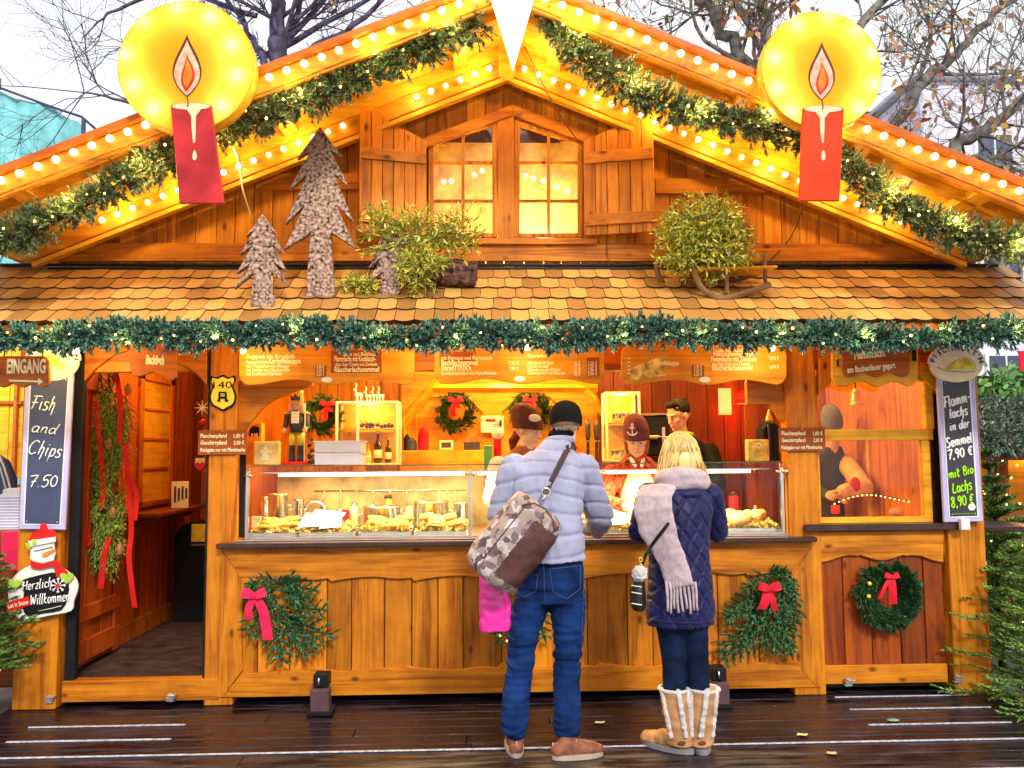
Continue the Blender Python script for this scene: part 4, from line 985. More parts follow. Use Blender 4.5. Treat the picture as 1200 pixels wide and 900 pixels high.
# sled
c = onroof(850, 346); Ys_ = c.y
sl_ = root('wooden_sled', 'old wooden sled with curled runners carrying a mistletoe ball on the awning', 'sled', c)
runs = []
for pts, Y in (([(775,305),(770,309),(771,321),(779,334),(791,340),(803,338),(845,331),(898,318)], Ys_+0.16), ([(815,309),(813,314),(816,326),(824,339),(838,348),(850,349),(875,343),(903,333)], Ys_-0.06)):
    pp = [P(a, b, Y) for a, b in pts]; pp = [Vector(p) for p in smooth_line([tuple(p) for p in pp], 5)]
    g = G(); g.tube(pp, [(0.013, 0.019)]*len(pp), 8, sm=False); part('runner', g, M['sledw'], sl_); runs.append(pp)
for (a, b, Y) in ((806,322,Ys_+0.15),(808,336,Ys_+0.15)): pass
for (x, y0, y1, Y) in ((803,322,340,Ys_+0.16),(851,315,344,Ys_-0.05),(896,296,334,Ys_-0.05),(870,305,328,Ys_+0.16)):
    g = G(); g.tube([P(x,y0,Y), P(x+1,y1,Y)], (0.016,0.012), 6, sm=False); part('sled_leg', g, M['sledw'], sl_)
for k in range(4):
    g = G(); y = Ys_-0.07+0.075*k; a = P(800,319,y); b = P(908,295,y); zz = P(850,318,Ys_).z
    g.tube([Vector((P(815,316,Ys_).x, y, zz)), Vector((P(905,300,Ys_).x, y, zz+0.012))], (0.027,0.009), 4, sm=False); part('seat_slat', g, M['gx'], sl_)
g = G(); g.tube([P(770,308,Ys_+0.16), P(816,311,Ys_-0.06)], 0.011, 8); part('front_rung', g, M['steel'], sl_)
mistletoe('mistletoe_ball', 'round yellow-green mistletoe ball heaped on the wooden sled', [(P(826,278,Ys_),(0.30,0.2,0.29),470),(P(828,300,Ys_-0.03),(0.33,0.16,0.14),180)], 0, P(832,318,Ys_))

# ================================================================== SIGNS
def wavy(x0, y0, x1, y1, amp=3, r=8, n=24, waves=2, ph=0.0):
    pts = []
    for k in range(5): a = PI/2*k/4; pts.append((x0+r-r*math.cos(a), y0+r-r*math.sin(a)))
    for k in range(5): a = PI/2*k/4; pts.append((x1-r+r*math.sin(a), y0+r-r*math.cos(a)))
    for k in range(5): a = PI/2*k/4; pts.append((x1-r+r*math.cos(a), y1-r+r*math.sin(a)))
    for k in range(1, n): x = x1-r+(x0+r-(x1-r))*k/n; pts.append((x, y1-amp*(0.5-0.5*math.cos(2*PI*waves*k/n+ph))))
    for k in range(5): a = PI/2*k/4; pts.append((x0+r-r*math.sin(a), y1-r+r*math.cos(a)))
    return pts
def board(name, label, cat, pts, Y, th, mat, group=None, hang=None):
    c = P(sum(p[0] for p in pts)/len(pts), sum(p[1] for p in pts)/len(pts), Y)
    o = root(name, label, cat, c, group); g = G(); g.prism(pg(pts, Y), Y, Y+th, 0.004); part('board', g, mat, o)
    if hang:
        for hx in hang:
            g = G(); g.tube([P(hx, min(p[1] for p in pts)+2, Y+th/2), Vector((P(hx,400,Y).x, Y+th/2, 2.30))], 0.004, 6); part('hanger', g, M['black'], o)
    return o
# entrance sign
YS = 0.16
o = board('entrance_sign', 'brown wooden arrow sign reading EINGANG at the upper left', 'sign', wavy(-6,417,58,454,4,9), YS, 0.02, M['sx'], hang=(5,50))
g = G(); put_text(g, 'EINGANG', 8, 52, 437, 16, YS, 0, 0.035); g.prism([(p.x, p.z) for p in (P(11,445,YS),P(45,446,YS),P(45,443,YS),P(51,447.3,YS),P(45,451,YS),P(45,448,YS),P(11,447,YS))], YS-0.003, YS-0.0005); part('lettering', g, M['letter'], o)
# chalkboards with oval crest
m_gold = plain('golden fish', (0.72,0.62,0.03), 0.4, var=0.35, nscale=20)
def chalkboard(name, label, TL, TR, BR, BL, Y, mslate, crest, arc, mir=1, zbot=None):
    pts = [TL, TR, BR, BL]; cx = sum(p[0] for p in pts)/4; cy = sum(p[1] for p in pts)/4
    o = root(name, label, 'chalkboard', P(cx, BL[1], Y), 'tall chalkboards with oval crests')
    g = G(); g.prism(pg(pts, Y), Y, Y+0.02, 0.003); part('frame', g, M['lav'], o)
    def ins(d, e=0): return [(TL[0]+d, TL[1]+d), (TR[0]-d, TR[1]+d), (BR[0]-d, BR[1]-d-e), (BL[0]+d, BL[1]-d-e)]
    g = G(); g.prism(pg(ins(5.2), Y-0.003), Y-0.003, Y-0.001, 0); part('white_line', g, M['white'], o)
    g = G(); g.prism(pg(ins(6.6), Y-0.005), Y-0.005, Y-0.0032, 0); part('slate', g, mslate, o)
    ex, ey, erx, ery = crest
    def ell(rx, ry, n=48): return [(ex+rx*math.cos(2*PI*k/n), ey+ry*math.sin(2*PI*k/n)) for k in range(n)]
    # crest: scroll band, oval disc, gold fish
    band = [(ex+(erx+3)*math.cos(a), ey-2+(ery+5)*math.sin(a)) for a in np.linspace(PI*1.0, PI*2.0, 24)]+[(ex+(erx-8)*math.cos(a), ey+2+(ery-6)*math.sin(a)) for a in np.linspace(PI*2.0, PI*1.0, 24)]
    g = G(); g.prism(pg(ell(erx,ery), Y-0.010), Y-0.010, Y+0.01, 0.002); part('crest_disc', g, M['cream'], o)
    g = G(); g.prism(pg(band, Y-0.016), Y-0.016, Y-0.0105, 0.001); part('crest_scroll', g, M['white'], o)
    Yp = Y-0.011
    f = [(-0.62,0.35),(-0.45,0.15),(-0.2,-0.12),(0.1,-0.38),(0.35,-0.45),(0.55,-0.35),(0.7,-0.1),(0.78,0.15),(0.72,0.3),(0.5,0.22),(0.2,0.2),(-0.1,0.25),(-0.4,0.32)]
    g = G(); g.prism(pg([(ex+mir*a*erx*0.9, ey+b*ery*0.95) for a, b in smooth_line(f+[f[0]],3)[:-1]], Yp), Yp-0.004, Yp-0.0005, 0); part('gold_fish', g, m_gold, o)
    g = G()
    ln = [(-0.8,0.1),(-0.5,0.3),(-0.1,0.36),(0.4,0.4),(0.8,0.35)]; g.tube([P(ex+a*erx*0.9, ey+b*ery, Yp-0.002) for a, b in smooth_line(ln)], 0.0016, 5)
    txt = "FISCHHÜTT'N"; a0, a1 = arc
    for i, ch in enumerate(txt):
        if ch == ' ': continue
        a = a0+(a1-a0)*i/(len(txt)-1); x = ex+(erx-2)*math.cos(a); y = ey-1.0+(ery-0.5)*math.sin(a)
        v, f_ = text_geo(ch, 0.03, 0); k = sc(Y-0.016)*6.6/0.7; w = v[:,0].max()+v[:,0].min(); c = P(x, y, Y-0.016)
        tx, tz = -math.sin(a)*erx, math.cos(a)*ery; th = math.atan2(-tz, tx)
        cth, sth = math.cos(th), math.sin(th); g.add([(c.x+((p[0]-w/2)*cth-(p[1]-0.35)*sth)*k*0.85, Y-0.0185, c.z+((p[0]-w/2)*sth+(p[1]-0.35)*cth)*k) for p in v], f_)
    part('crest_lettering', g, M['black'], o)
    g = G()
    for (x, y) in ins(9): g.sphere(P(x, y, Y-0.006), 0.005, 8, 6)
    part('screw', g, M['zinc'], o)
    return o
YC = YF-0.075
o = chalkboard('chalkboard', 'blue chalkboard reading Fish and Chips 7.50 on the left post', (30,436), (86,436), (76,621), (22,620), YC, M['slate'], (62,424,30,22), (PI*1.06,PI*1.94), mir=-1)
g = G()
put_hand(g, 'Fish', 36, 64, 479, 15, YC-0.005, rot=-0.10, pen=1.1); put_hand(g, 'and', 37, 66, 506, 11, YC-0.005, rot=-0.10, pen=1.1)
put_hand(g, 'Chips', 33, 71, 531, 15, YC-0.005, rot=-0.16, pen=1.1); put_hand(g, '7.50', 34, 67, 571, 13, YC-0.005, rot=0.02, pen=1.1)
part('handwriting', g, M['chalkw'], o)
o = chalkboard('chalkboard', 'dark chalkboard offering Flammlachs in der Semmel 7,90 € on the right post', (1098,440), (1142,436), (1152,611), (1107,612), YC+0.005, M['slated'], (1121,428,31,20), (PI*1.08,PI*1.92))
Yh = YC+0.0; g = G()
put_hand(g, 'Flamm-', 1106, 1141, 478, 12, Yh, rot=0.24, pen=1.6); put_hand(g, 'lachs', 1113, 1136, 490, 10, Yh, rot=0.2, pen=1.6)
put_hand(g, 'in der', 1113, 1138, 505, 9.5, Yh, rot=0.2, pen=1.6); put_hand(g, 'Semmel', 1109, 1142, 525, 11, Yh, rot=0.22, pen=1.6)
put_hand(g, '7,90 €', 1111, 1142, 539, 11, Yh, rot=0.2, pen=1.6); part('white_handwriting', g, M['chalkw'], o)
g = G(); put_hand(g, 'mit Bio', 1112, 1143, 561, 10, Yh, rot=0.22, pen=1.45); put_hand(g, 'Lachs', 1116, 1141, 578, 11, Yh, rot=0.2, pen=1.45)
put_hand(g, '8,90 €', 1115, 1143, 595, 12, Yh, rot=0.18, pen=1.45); g.tube([P(1116,602.5,Yh-0.004), P(1144,601.5,Yh-0.004)], 0.0012, 5); part('green_handwriting', g, M['chalkg'], o)
g = G(); q = [(1139+4.6*math.cos(a), 594+4.6*math.sin(a)) for a in np.arange(6)*PI/3]; g.prism(pg(q, Yh-0.004), Yh-0.004, Yh-0.001, 0); part('hexagon_mark', g, M['white'], o)
g = G(); put_text(g, 'Bio', 1136.3, 1141.7, 595.8, 3.4, Yh-0.004, 0, 0.02, off=0.001); part('hexagon_lettering', g, M['chalkg'], o)
g = G(); prect(g, 1127, 608, 1137, 621, YC-0.03, 0.035, 0.003); single('plastic_clip', g, M['white'], 'small whitish plastic clip at the foot of the right chalkboard', 'clip')
# hanging signs
YH = 0.42
def tilt_board(name, label, pts, Y, mat, hang): return board(name, label, 'sign', pts, Y, 0.02, mat, None, hang)
o = tilt_board('hanging_sign', 'brown sign reading Backfisch hanging over the left doorway', [(150,404),(207,398),(207,442),(199,447),(190,440),(178,436),(166,441),(156,441),(152,430)], YH, M['sx'], (158,200))
g = G(); put_text(g, 'Backfisch', 171, 192, 426, 10, YH, -0.05, 0.06); part('lettering', g, M['letter'], o)
o = tilt_board('hanging_sign', 'wavy framed sign reading Flammlachs am Buchenfeuer gegart above the side window', wavy(975,398,1076,453,6,12,waves=2,ph=0.6), YH-0.02, M['gx'], (985,1066))
g = G(); g.prism(pg(wavy(987,398,1066,442,5,8,waves=2), YH-0.028), YH-0.028, YH-0.0205, 0.001); part('brown_panel', g, M['sx'], o)
g = G(); put_text(g, 'Flammlachs', 1001, 1041, 421, 10, YH-0.029, 0.10, 0.05); put_text(g, 'am Buchenfeuer gegart', 993, 1052, 437, 7, YH-0.029, 0.10, 0.04); part('lettering', g, M['letter'], o)
g = G(); prect(g, 1069, 401, 1074, 423, YH-0.026, 0.006); prect(g, 981, 421, 983, 430, YH-0.026, 0.006); part('dark_edge', g, M['black'], o)
YM = 0.47
m_mark = plain('printed panel', (0.30,0.07,0.012), 0.5, var=0.05)
def menu(label, pts, blocks, prices, panels, logo, photo=None):
    o = board('menu_board', label, 'menu board', pts, YM, 0.018, M['bx'], 'wavy menu boards over the counter', hang=(pts[2][0]+14, pts[7][0]-14))
    for i, p in enumerate(panels):
        g = G(); prect(g, *p, YM-0.003, 0.0025, 0); part('printed_panel', g, m_mark, o)
    g = G()
    for (s, x0, x1, yb, h, b) in blocks: put_text(g, s, x0, x1, yb, h*1.05, YM-0.003, 0, b*0.45)
    for (s, x0, x1, yb, h) in prices: put_text(g, s, x0, x1, yb, h, YM-0.003, 0, 0.01)
    part('lettering', g, M['letter'], o)
    g = G(); q = [(logo[0]+6.5*math.cos(a), logo[1]+3.2*math.sin(a)) for a in np.linspace(0,2*PI,24)[:-1]]; g.prism(pg(q, YM-0.004), YM-0.004, YM-0.0005, 0); part('logo_oval', g, M['white'], o)
    if photo:
        g = G(); g.prism(pg(photo, YM-0.003), YM-0.003, YM-0.0005, 0); part('food_photo', g, plain('food picture', (0.80,0.50,0.12), 0.5, var=0.45, nscale=18), o)
    return o
menu('wavy orange menu board with Kartoffelsuppe, left end of the row', wavy(280,404,486,451,6,12,waves=2,ph=0.4),
    [('hausgemachte', 289, 314, 426, 4, .03), ('Kartoffelsuppe', 315, 352, 426, 6, .06), ('mit Würstchen vom Metzger', 289, 339, 431, 4, .03), ('mit Streifen vom Räucherlachs', 289, 339, 435.5, 4, .03), ('mit Knoblauch-Garnelen', 289, 330, 440, 4, .03), ('Suppen im Brotlaib', 289, 345, 420, 4.5, .03),
     ('Flammlachs mit Knoblauch-', 392, 440, 423.5, 6, .05), ('dazu Sour Cream und Zwiebeln', 393, 442, 429, 4, .03), ('Räucherlachssemmel', 392, 444, 436, 6, .06), ('Lachs und Backfisch', 402, 440, 417, 4, .03)],
    [('4,90 €', 371, 380, 432, 4), ('5,50 €', 371, 380, 436.3, 4), ('6,50 €', 371, 380, 440.6, 4)], [(388,410,447,437),(369.5,428,382,441.5)], (383,445))
menu('wavy orange menu board with Backfischsemmel, middle of the row', wavy(509,404,708,450,6,12,waves=2,ph=0.4),
    [('mit Pommes und Remoulade', 517, 577, 421.5, 4, .03), ('Backfischsemmel', 517, 560, 428, 6, .06), ("Starad'l'TRIX'n", 517, 552, 434, 6, .06), ('Backfischstückerl mit Kartoffelsalat', 517, 582, 439.5, 4, .03),
     ('Getränke', 618, 640, 419, 4, .04), ('Apfelschorle oder Spezi', 618, 648, 427, 3.6, .03), ('Cola oder Limonade', 618, 643, 431, 3.6, .03), ('Glühwein rot vom Winzer', 618, 657, 435, 3.6, .03), ('Kinderpunsch mit Beeren', 618, 662, 439, 3.6, .03)],
    [('7,90 €', 596, 608, 427.5, 4.5), ('7,90 €', 596, 608, 434, 4.5), ('0,2', 673, 680, 427.5, 4), ('0,2', 673, 680, 431.7, 4), ('0,3', 673, 680, 435.9, 4), ('0,3', 673, 680, 440, 4), ('3,50 €', 689, 700, 427.5, 4), ('3,50 €', 689, 700, 431.7, 4), ('3,90 €', 689, 700, 435.9, 4), ('3,90 €', 689, 700, 440, 4)],
    [(515,412,556,429),(688,419,702,441)], (609,444))
menu('wavy orange menu board with a fish photo, right end of the row', wavy(728,404,922,451,6,12,waves=2,ph=0.4),
    [('Kartoffelsuppe', 766, 796, 428, 5, .06), ('Lachs vom Grill', 836, 872, 413, 4, .04), ('hausgemacht', 836, 884, 417, 4.5, .03), ('Flammlachs mit Zwiebeln', 833, 888, 423.5, 5.5, .05), ('dazu Sour Cream und Zwiebeln', 834, 880, 428.5, 4, .03), ('Räucherlachssemmel', 834, 883, 434, 6, .06), ('hausgemacht', 767, 780, 441, 3, .02)],
    [('10,90 €', 901, 913, 422, 4.5), ('6,90 €', 902, 913, 432, 4.5), ('4,90 €', 813, 823, 432, 4), ('5,50 €', 813, 823, 436.3, 4), ('6,50 €', 813, 823, 440.6, 4)]+[('·', 735, 739, 424+4.4*k, 8) for k in range(5)], [(811.5,428,825,441.5)], (826,445), photo=[(738,432),(780,415),(776,437),(770,441),(740,446),(737,444)])
def deposit(x0, y0, x1, y1, label):
    Y = YF-0.03; g = G(); o = root('deposit_sign', label, 'sign', P((x0+x1)/2, y1, Y), 'small brown deposit price signs'); prect(g, x0, y0, x1, y1, Y, 0.006, 0.002); part('board', g, m_mark, o); g = G(); k = (x1-x0)/57
    put_text(g, 'Flaschenpfand', x0+3*k, x0+33*k, y0+9, 4.6, Y, 0, 0.02); put_text(g, '1,00 €', x1-15*k, x1-3*k, y0+9, 4.4, Y, 0, 0.015)
    put_text(g, 'Geschirrpfand', x0+3*k, x0+33*k, y0+17, 4.6, Y, 0, 0.02); put_text(g, '2,00 €', x1-15*k, x1-3*k, y0+17, 4.4, Y, 0, 0.015)
    put_text(g, 'Rückgabe nur mit Pfandmarke', x0+3*k, x1-3*k, y0+25.3, 4.2, Y, 0, 0.015); part('lettering', g, M['letter'], o)
    g = G(); g.sphere(P((x0+x1)/2, y0+1.5, Y-0.001), 0.004, 8, 6); part('screw', g, M['zinc'], o)
deposit(232,504,289,533, 'small brown Flaschenpfand price sign on the post below the yellow plaque'); deposit(913,501,967,529, 'small brown Flaschenpfand price sign on the right of the counter opening')
# yellow number plaque
Y = YF-0.028
sh_ = [(247,440),(254,442),(261,439),(268,442),(275,440),(276,446),(273,451),(275,458),(277,466),(274,475),(267,479),(261,482),(255,479),(248,475),(245,466),(247,458),(249,451),(246,446)]
sh_ = smooth_line(sh_+[sh_[0]], 3)[:-1]
o = root('number_plaque', 'yellow shield plaque with number 140 on the post', 'plaque', P(261,482,Y)); g = G(); g.prism(pg(sh_, Y), Y, Y+0.010, 0.002); part('dark_rim', g, M['black'], o)
inn = [(261+(x-261)*0.86, 460.5+(y-460.5)*0.88) for x, y in sh_]; g = G(); g.prism(pg(inn, Y-0.003), Y-0.003, Y-0.0005, 0); part('yellow_field', g, plain('plaque yellow', (0.86,0.70,0.01), 0.35, var=0.04), o)
g = G(); put_text(g, '140', 250, 271.5, 455, 8, Y-0.003, 0, 0.0)
for (a, b, c_, d_) in ((256.5,459,265.5,461),(256,461,258.5,471),(263.5,461,266,471),(258.5,464.5,263.5,467.5),(259.5,462,260.8,463.2),(261.8,462,263,463.2),(254.8,468,256.5,471),(266,468,267.5,471)):
    x0, x1, z0, z1 = R4(a, b, c_, d_, Y-0.003); g.add([(x0,Y-0.006,z0),(x1,Y-0.006,z0),(x1,Y-0.006,z1),(x0,Y-0.006,z1)], [[0,1,2,3]])
part('lettering', g, M['black'], o)
# snowman welcome sign
Y = YF-0.09
m_snow = plain('snowman white', (0.80,0.74,0.68), 0.5, var=0.06); m_lime = plain('lime green', (0.36,0.55,0.06), 0.5)
o = root('snowman_sign', 'painted snowman sign with red hat and scarf reading Herzlich Willkommen', 'sign', P(50,727,Y))
L = lambda pts, dy, mat, nm, th=0.006: part(nm, (lambda g: g.prism(pg(pts, Y-dy), Y-dy, Y-dy+th, 0.001))(G()), mat, o)
body_ = smooth_line([(22,726),(13,712),(9,694),(12,682),(20,672),(32,664),(45,660),(60,660),(76,668),(88,678),(91,690),(86,705),(83,716),(60,721),(40,725),(22,726)],3)[:-1]
L(body_, 0.0, m_snow, 'body_board', 0.015)
L([(36,634),(62,630),(65,648),(62,660),(52,664),(42,662),(35,654)], 0.007, m_snow, 'head')
L(smooth_line([(33,635),(38,624),(46,621),(47,615),(53,613),(56,620),(64,622),(66,630),(63,634),(33,640)],2), 0.014, M['red'], 'hat')
L([(33,634),(65,629),(65,635),(34,641)], 0.020, m_snow, 'hat_band')
L(smooth_line([(36,657),(50,660),(66,656),(72,664),(80,672),(73,678),(66,676),(62,664),(48,667),(36,665),(36,657)],2)[:-1], 0.021, M['red'], 'scarf')
L(smooth_line([(26,680),(34,677),(60,671),(70,673),(80,684),(79,700),(72,715),(50,719),(32,722),(26,710),(28,694),(26,680)],2)[:-1], 0.007, M['black'], 'chalk_panel')
for hx, hy in ((17,684),(78,677)): L([(hx+8*math.sin(t)**3, hy-(6.2*math.cos(t)-2.4*math.cos(2*t)-1*math.cos(3*t))) for t in np.linspace(0,2*PI,22)[:-1]], 0.024, m_lime, 'mitten')
L([(50,648),(64,643),(65,645),(53,653),(49,652)], 0.016, plain('carrot', (0.80,0.25,0.03), 0.5), 'nose')
L([(29,637),(34,636),(37,641),(33,644)], 0.024, m_lime, 'holly_leaf'); L([(37,632),(42,632),(43,638),(38,639)], 0.024, m_lime, 'holly_leaf')
L([(7,706),(33,699),(36,709),(9,718)], 0.018, M['red'], 'red_tag')
g = G(); sn = P(68,686,Y-0.03)
for k in range(8):
    a = k*PI/4; r = 0.046
    g.tube([sn, sn+Vector((r*math.cos(a),0,r*math.sin(a)))], 0.0035, 5)
    for t in (-1,1): b = a+t*0.5; m_ = sn+Vector((r*0.62*math.cos(a),0,r*0.62*math.sin(a))); g.tube([m_, m_+Vector((0.016*math.cos(b),0,0.016*math.sin(b)))], 0.003, 5)
part('snowflake', g, M['white'], o)
g = G(); g.prism([(sn.x+(0.017 if k%2 else 0.008)*math.cos(k*PI/6), sn.z+(0.017 if k%2 else 0.008)*math.sin(k*PI/6)) for k in range(12)], sn.y-0.008, sn.y-0.004); part('snowflake_heart', g, M['red'], o)
g = G(); put_hand(g, 'Herzlich', 27, 60, 692, 10, Y-0.008, rot=0.12, pen=0.9); put_hand(g, 'Willkommen', 36, 80, 709, 11, Y-0.008, rot=0.1, pen=0.9)
g.tube([P(45,716,Y-0.012), P(60,713,Y-0.012), P(72,710,Y-0.012)], 0.0018, 5); part('handwriting', g, M['chalkw'], o)
g = G(); put_text(g, "Let it Snow", 10, 33, 713, 5, Y-0.018, 0.22, 0.01); part('tag_lettering', g, M['cream'], o)
g = G(); g.tube([P(40,646,Y-0.012),P(62,641,Y-0.012)], 0.002, 5); part('closed_eyes', g, M['black'], o)
# ================================================================== WREATHS, SWAGS, BOWS
M['fird2'] = isle('fir swag needles', (0.004,0.028,0.010), (0.10,0.30,0.10), 0.5, (0.02,0.10,0.035))
def wreath(name, label, px, py, R_, r, Y, mat, n=420, nl=0.035, w=0.005, group=None, need=34):
    c = P(px, py, Y); o = root(name, label, 'wreath', c, group); lv = Leaves(); gs = G(); gs.torus(c, R_, 0.012, 28, 6)
    for k in range(n):
        a = random.uniform(0, 2*PI); u = Vector((math.cos(a),0,math.sin(a))); t = Vector((-math.sin(a),0,math.cos(a)))
        th = random.uniform(0, 2*PI); out = u*math.cos(th)+Vector((0,-1,0))*abs(math.sin(th)); rr = r*random.uniform(0.1,0.7)
        lv.brush(c+u*R_+out*rr, (out*0.8+t*0.9), r*random.uniform(0.6,1.2), need, nl, w, 1.0)
    leafpart('needles', lv, mat, o); part('wire_ring', gs, M['stem'], o); return o, c
def bow(o, px, py, s, Y, mat, tails, loops=True, nm='bow'):
    c = P(px, py, Y); k = sc(Y); g = G()
    for sgn in (-1, 1):
        lp = []
        for i in range(13):
            a = PI*2*i/12; lp.append(c+Vector((sgn*s*k*(0.45-0.45*math.cos(a)), -0.014-0.30*s*k*math.sin(a), s*k*0.16*(1-math.cos(a)))))
        g.ribbon(lp, [s*k*(0.30+0.42*math.sin(PI*i/12)) for i in range(13)], 0.0015, side=(-sgn*0.35,0.12,0.9))
    g.sphere(c+Vector((0,-0.02,0)), (0.22*s*k, 0.012, 0.26*s*k), 10, 8)
    for t in tails:
        pts = smooth_line([tuple(P(a, b, Y-0.012-0.006*math.sin(i*2.0))) for i, (a, b) in enumerate(t[1])], 4)
        g.ribbon(pts, t[0]*k, 0.001, side=(1,-0.15,0.1))
    return part(nm, g, mat, o)
# right panel wreath
o, c = wreath('door_wreath', 'round fir wreath with thin red bow on the dark right hand panel', 1040, 697, 0.145, 0.055, YF-0.03, M['firdark'], 420)
bow(o, 1044, 676, 9, YF-0.11, M['redcloth'], [(9,[(1044,676),(1046,690),(1047,708)]),(5,[(1042,678),(1036,690),(1031,702)])])
g = G(); [g.sphere(P(a,b,YF-0.1), 0.014, 8, 6) for a,b in ((1019,684),(1018,699))]; part('bauble', g, plain('yellow bauble', (0.7,0.6,0.05), 0.3), o)
# fir boughs
def bough(lv, gs, p, d, L, nside, nl=0.03, w=0.0045, need=26, droop=0.25, spread=0.9, plane=Vector((0,-1,0))):
    p = Vector(p); d = Vector(d).normalized(); path = [p]; q = d.copy()
    for i in range(6): q = (q+Vector((0,0,-droop/6))).normalized(); path.append(path[-1]+q*(L/6))
    gs.tube(path, [0.005*(1-0.12*i) for i in range(7)], 5, cap=False)
    for i in range(nside):
        t = 0.12+0.85*i/nside; j = int(t*6); b = path[j].lerp(path[min(j+1,6)], t*6-j); dd = (path[min(j+1,6)]-path[j]).normalized()
        s = 1 if i % 2 else -1; sd_ = dd.cross(plane).normalized()
        e = (dd*0.75+sd_*s*spread+plane*random.uniform(-0.05,0.35)).normalized(); l2 = L*0.42*(1-t*0.65)*random.uniform(0.8,1.2)
        lv.brush(b, e, l2, int(need*max(0.5,l2/0.1)), nl, w, 0.85, flat=0.55)
        gs.tube([b, b+e*l2], 0.002, 4, cap=False)
    for j in range(6): lv.brush(path[j], path[j+1]-path[j], L/6, int(need*0.7), nl, w, 0.9, flat=0.8)
def swag(name, label, boughs, Y, mat, group=None, c=None, **kw):
    c = c or P(*boughs[0][0], Y); o = root(name, label, 'fir swag', c, group); lv = Leaves(); gs = G()
    for (a, b) in boughs:
        p, q = P(*a, Y), P(*b, Y-0.05); bough(lv, gs, p, q-p, (q-p).length, 9, **kw)
    leafpart('needles', lv, mat, o); part('twigs', gs, M['stem'], o); return o
YW = YF-0.04
o = swag('fir_swag', 'fir bough corner swag with pink-red bow at the lower left of the counter', [((330,680),(290,682)),((325,682),(372,690)),((330,690),(356,702)),((318,686),(290,745)),((312,690),(292,710)),((330,720),(392,745)),((335,712),(382,712)),((325,720),(330,778)),((330,715),(360,770)),((340,720),(372,760)),((310,685),(345,735)),((300,700),(330,770)),((322,684),(350,680)),((300,682),(288,700))], YW, M['fird2'], 'fir corner swags on the counter front', droop=0.1, need=56, nl=0.027, w=0.007)
bow(o, 298, 698, 15, YF-0.13, M['pinkrib'], [(12,[(300,700),(309,718),(314,750)]),(9,[(296,702),(291,715),(292,726)])])
o = swag('fir_swag', 'fir bough corner swag with red bow at the lower right of the counter', [((905,672),(872,690)),((908,672),(925,690)),((915,680),(922,735)),((918,690),(918,768)),((895,690),(850,716)),((890,700),(848,722)),((895,712),(840,766)),((900,720),(862,765)),((910,715),(905,765)),((925,690),(932,730)),((900,680),(880,730)),((915,730),(928,765)),((890,735),(845,770)),((905,690),(890,750)),((900,672),(920,668)),((925,672),(930,700))], YW, M['fird2'], 'fir corner swags on the counter front', droop=0.1, need=56, nl=0.027, w=0.007)
bow(o, 901, 690, 14, YF-0.13, M['redcloth'], [(11,[(900,692),(897,704),(893,714)]),(7,[(902,692),(906,705),(909,716)])])
o = swag('fir_swag', 'fir bough swag with white lights behind the man in jeans', [((615,700),(580,752)),((620,705),(600,760)),((625,700),(640,750)),((620,690),(575,735))], YW, M['fird2'], 'fir corner swags on the counter front', droop=0.1, need=56, nl=0.027, w=0.007)
fm = fairy_mesh(); [inst('fairy_light', fm, o, P(a,b,YF-0.12), scale=(0.9,)*3) for a,b in ((586,745),(594,751),(583,738),(601,744))]
# tall swag in the doorway
Yd = 1.12; c = P(128,430,Yd)
o = root('door_swag', 'long hanging swag of cypress and cones with red ribbons in the left doorway', 'door swag', c); lv = Leaves(); gs = G()
for k in range(140):
    t = random.random()**0.8; x = 124+random.gauss(0,11)+6*math.sin(t*5); y = 425+t*205
    p = P(x, y, Yd+random.uniform(-0.08,0.06)); d = Vector((random.gauss(0,0.22),-0.12,-1))
    bough(lv, gs, p, d, random.uniform(0.16,0.30), 9, nl=0.022, w=0.0035, need=30, droop=0.3, spread=0.55)
leafpart('cypress', lv, M['cypress'], o)
gs.tube([P(128,400,Yd),P(128,640,Yd)],0.01,6); part('twigs', gs, M['stem'], o)
g = G()
for w, pts in ((6.5,[(107,448),(103,500),(101,560),(102,610),(104,640)]),(6.5,[(112,470),(117,520),(121,570),(118,596)]),(6.5,[(147,520),(150,570),(154,620),(151,655),(158,712)]),(6,[(135,430),(141,470),(140,520)]),(7,[(128,630),(122,650),(118,690)]),(6,[(152,560),(160,580),(158,610)])):
    g.ribbon(smooth_line([tuple(P(a,b,Yd-0.10-0.01*math.sin(i*2))) for i,(a,b) in enumerate(pts)],4), w*sc(Yd), 0.001, side=(1,-0.2,0))
part('red_ribbon', g, M['red'], o)
g = G(); m_cone = plain('cone brown', (0.30,0.13,0.04), 0.7, var=0.3, nscale=40)
for a, b in ((146,476),(135,440),(132,600),(140,643),(150,455),(128,520)): 
    q = P(a,b,Yd-0.09); g = G(); g.lathe(q, [(0.004,-0.05),(0.02,-0.035),(0.025,-0.01),(0.018,0.02),(0.004,0.035)], 9, sm=False); part('cone', g, m_cone, o)
# interior wreaths
YBk = YB-0.2
for (px, py, R_, lab, bp) in ((378,487,0.105,'dark round wreath with red poinsettia bow behind the nutcracker',(384,474)),(534,483,0.13,'round green wreath with red bow on the middle of the back wall',(534,470)),(621,482,0.13,'round wreath with red bow on the back wall behind the brown hat',(621,470))):
    o, c = wreath('inside_wreath', lab, px, py, R_, 0.05, YBk if px > 400 else 1.9, M['firdark'], 200, 0.03, 0.005, 'wreaths on the inside back wall', 26)
    Yw = (YBk if px > 400 else 1.9)-0.08
    bow(o, bp[0], bp[1], 9, Yw, M['redcloth'], [(5,[(bp[0],bp[1]),(bp[0]-3,bp[1]+8),(bp[0]-2,bp[1]+18)]),(5,[(bp[0],bp[1]),(bp[0]+4,bp[1]+8)])])

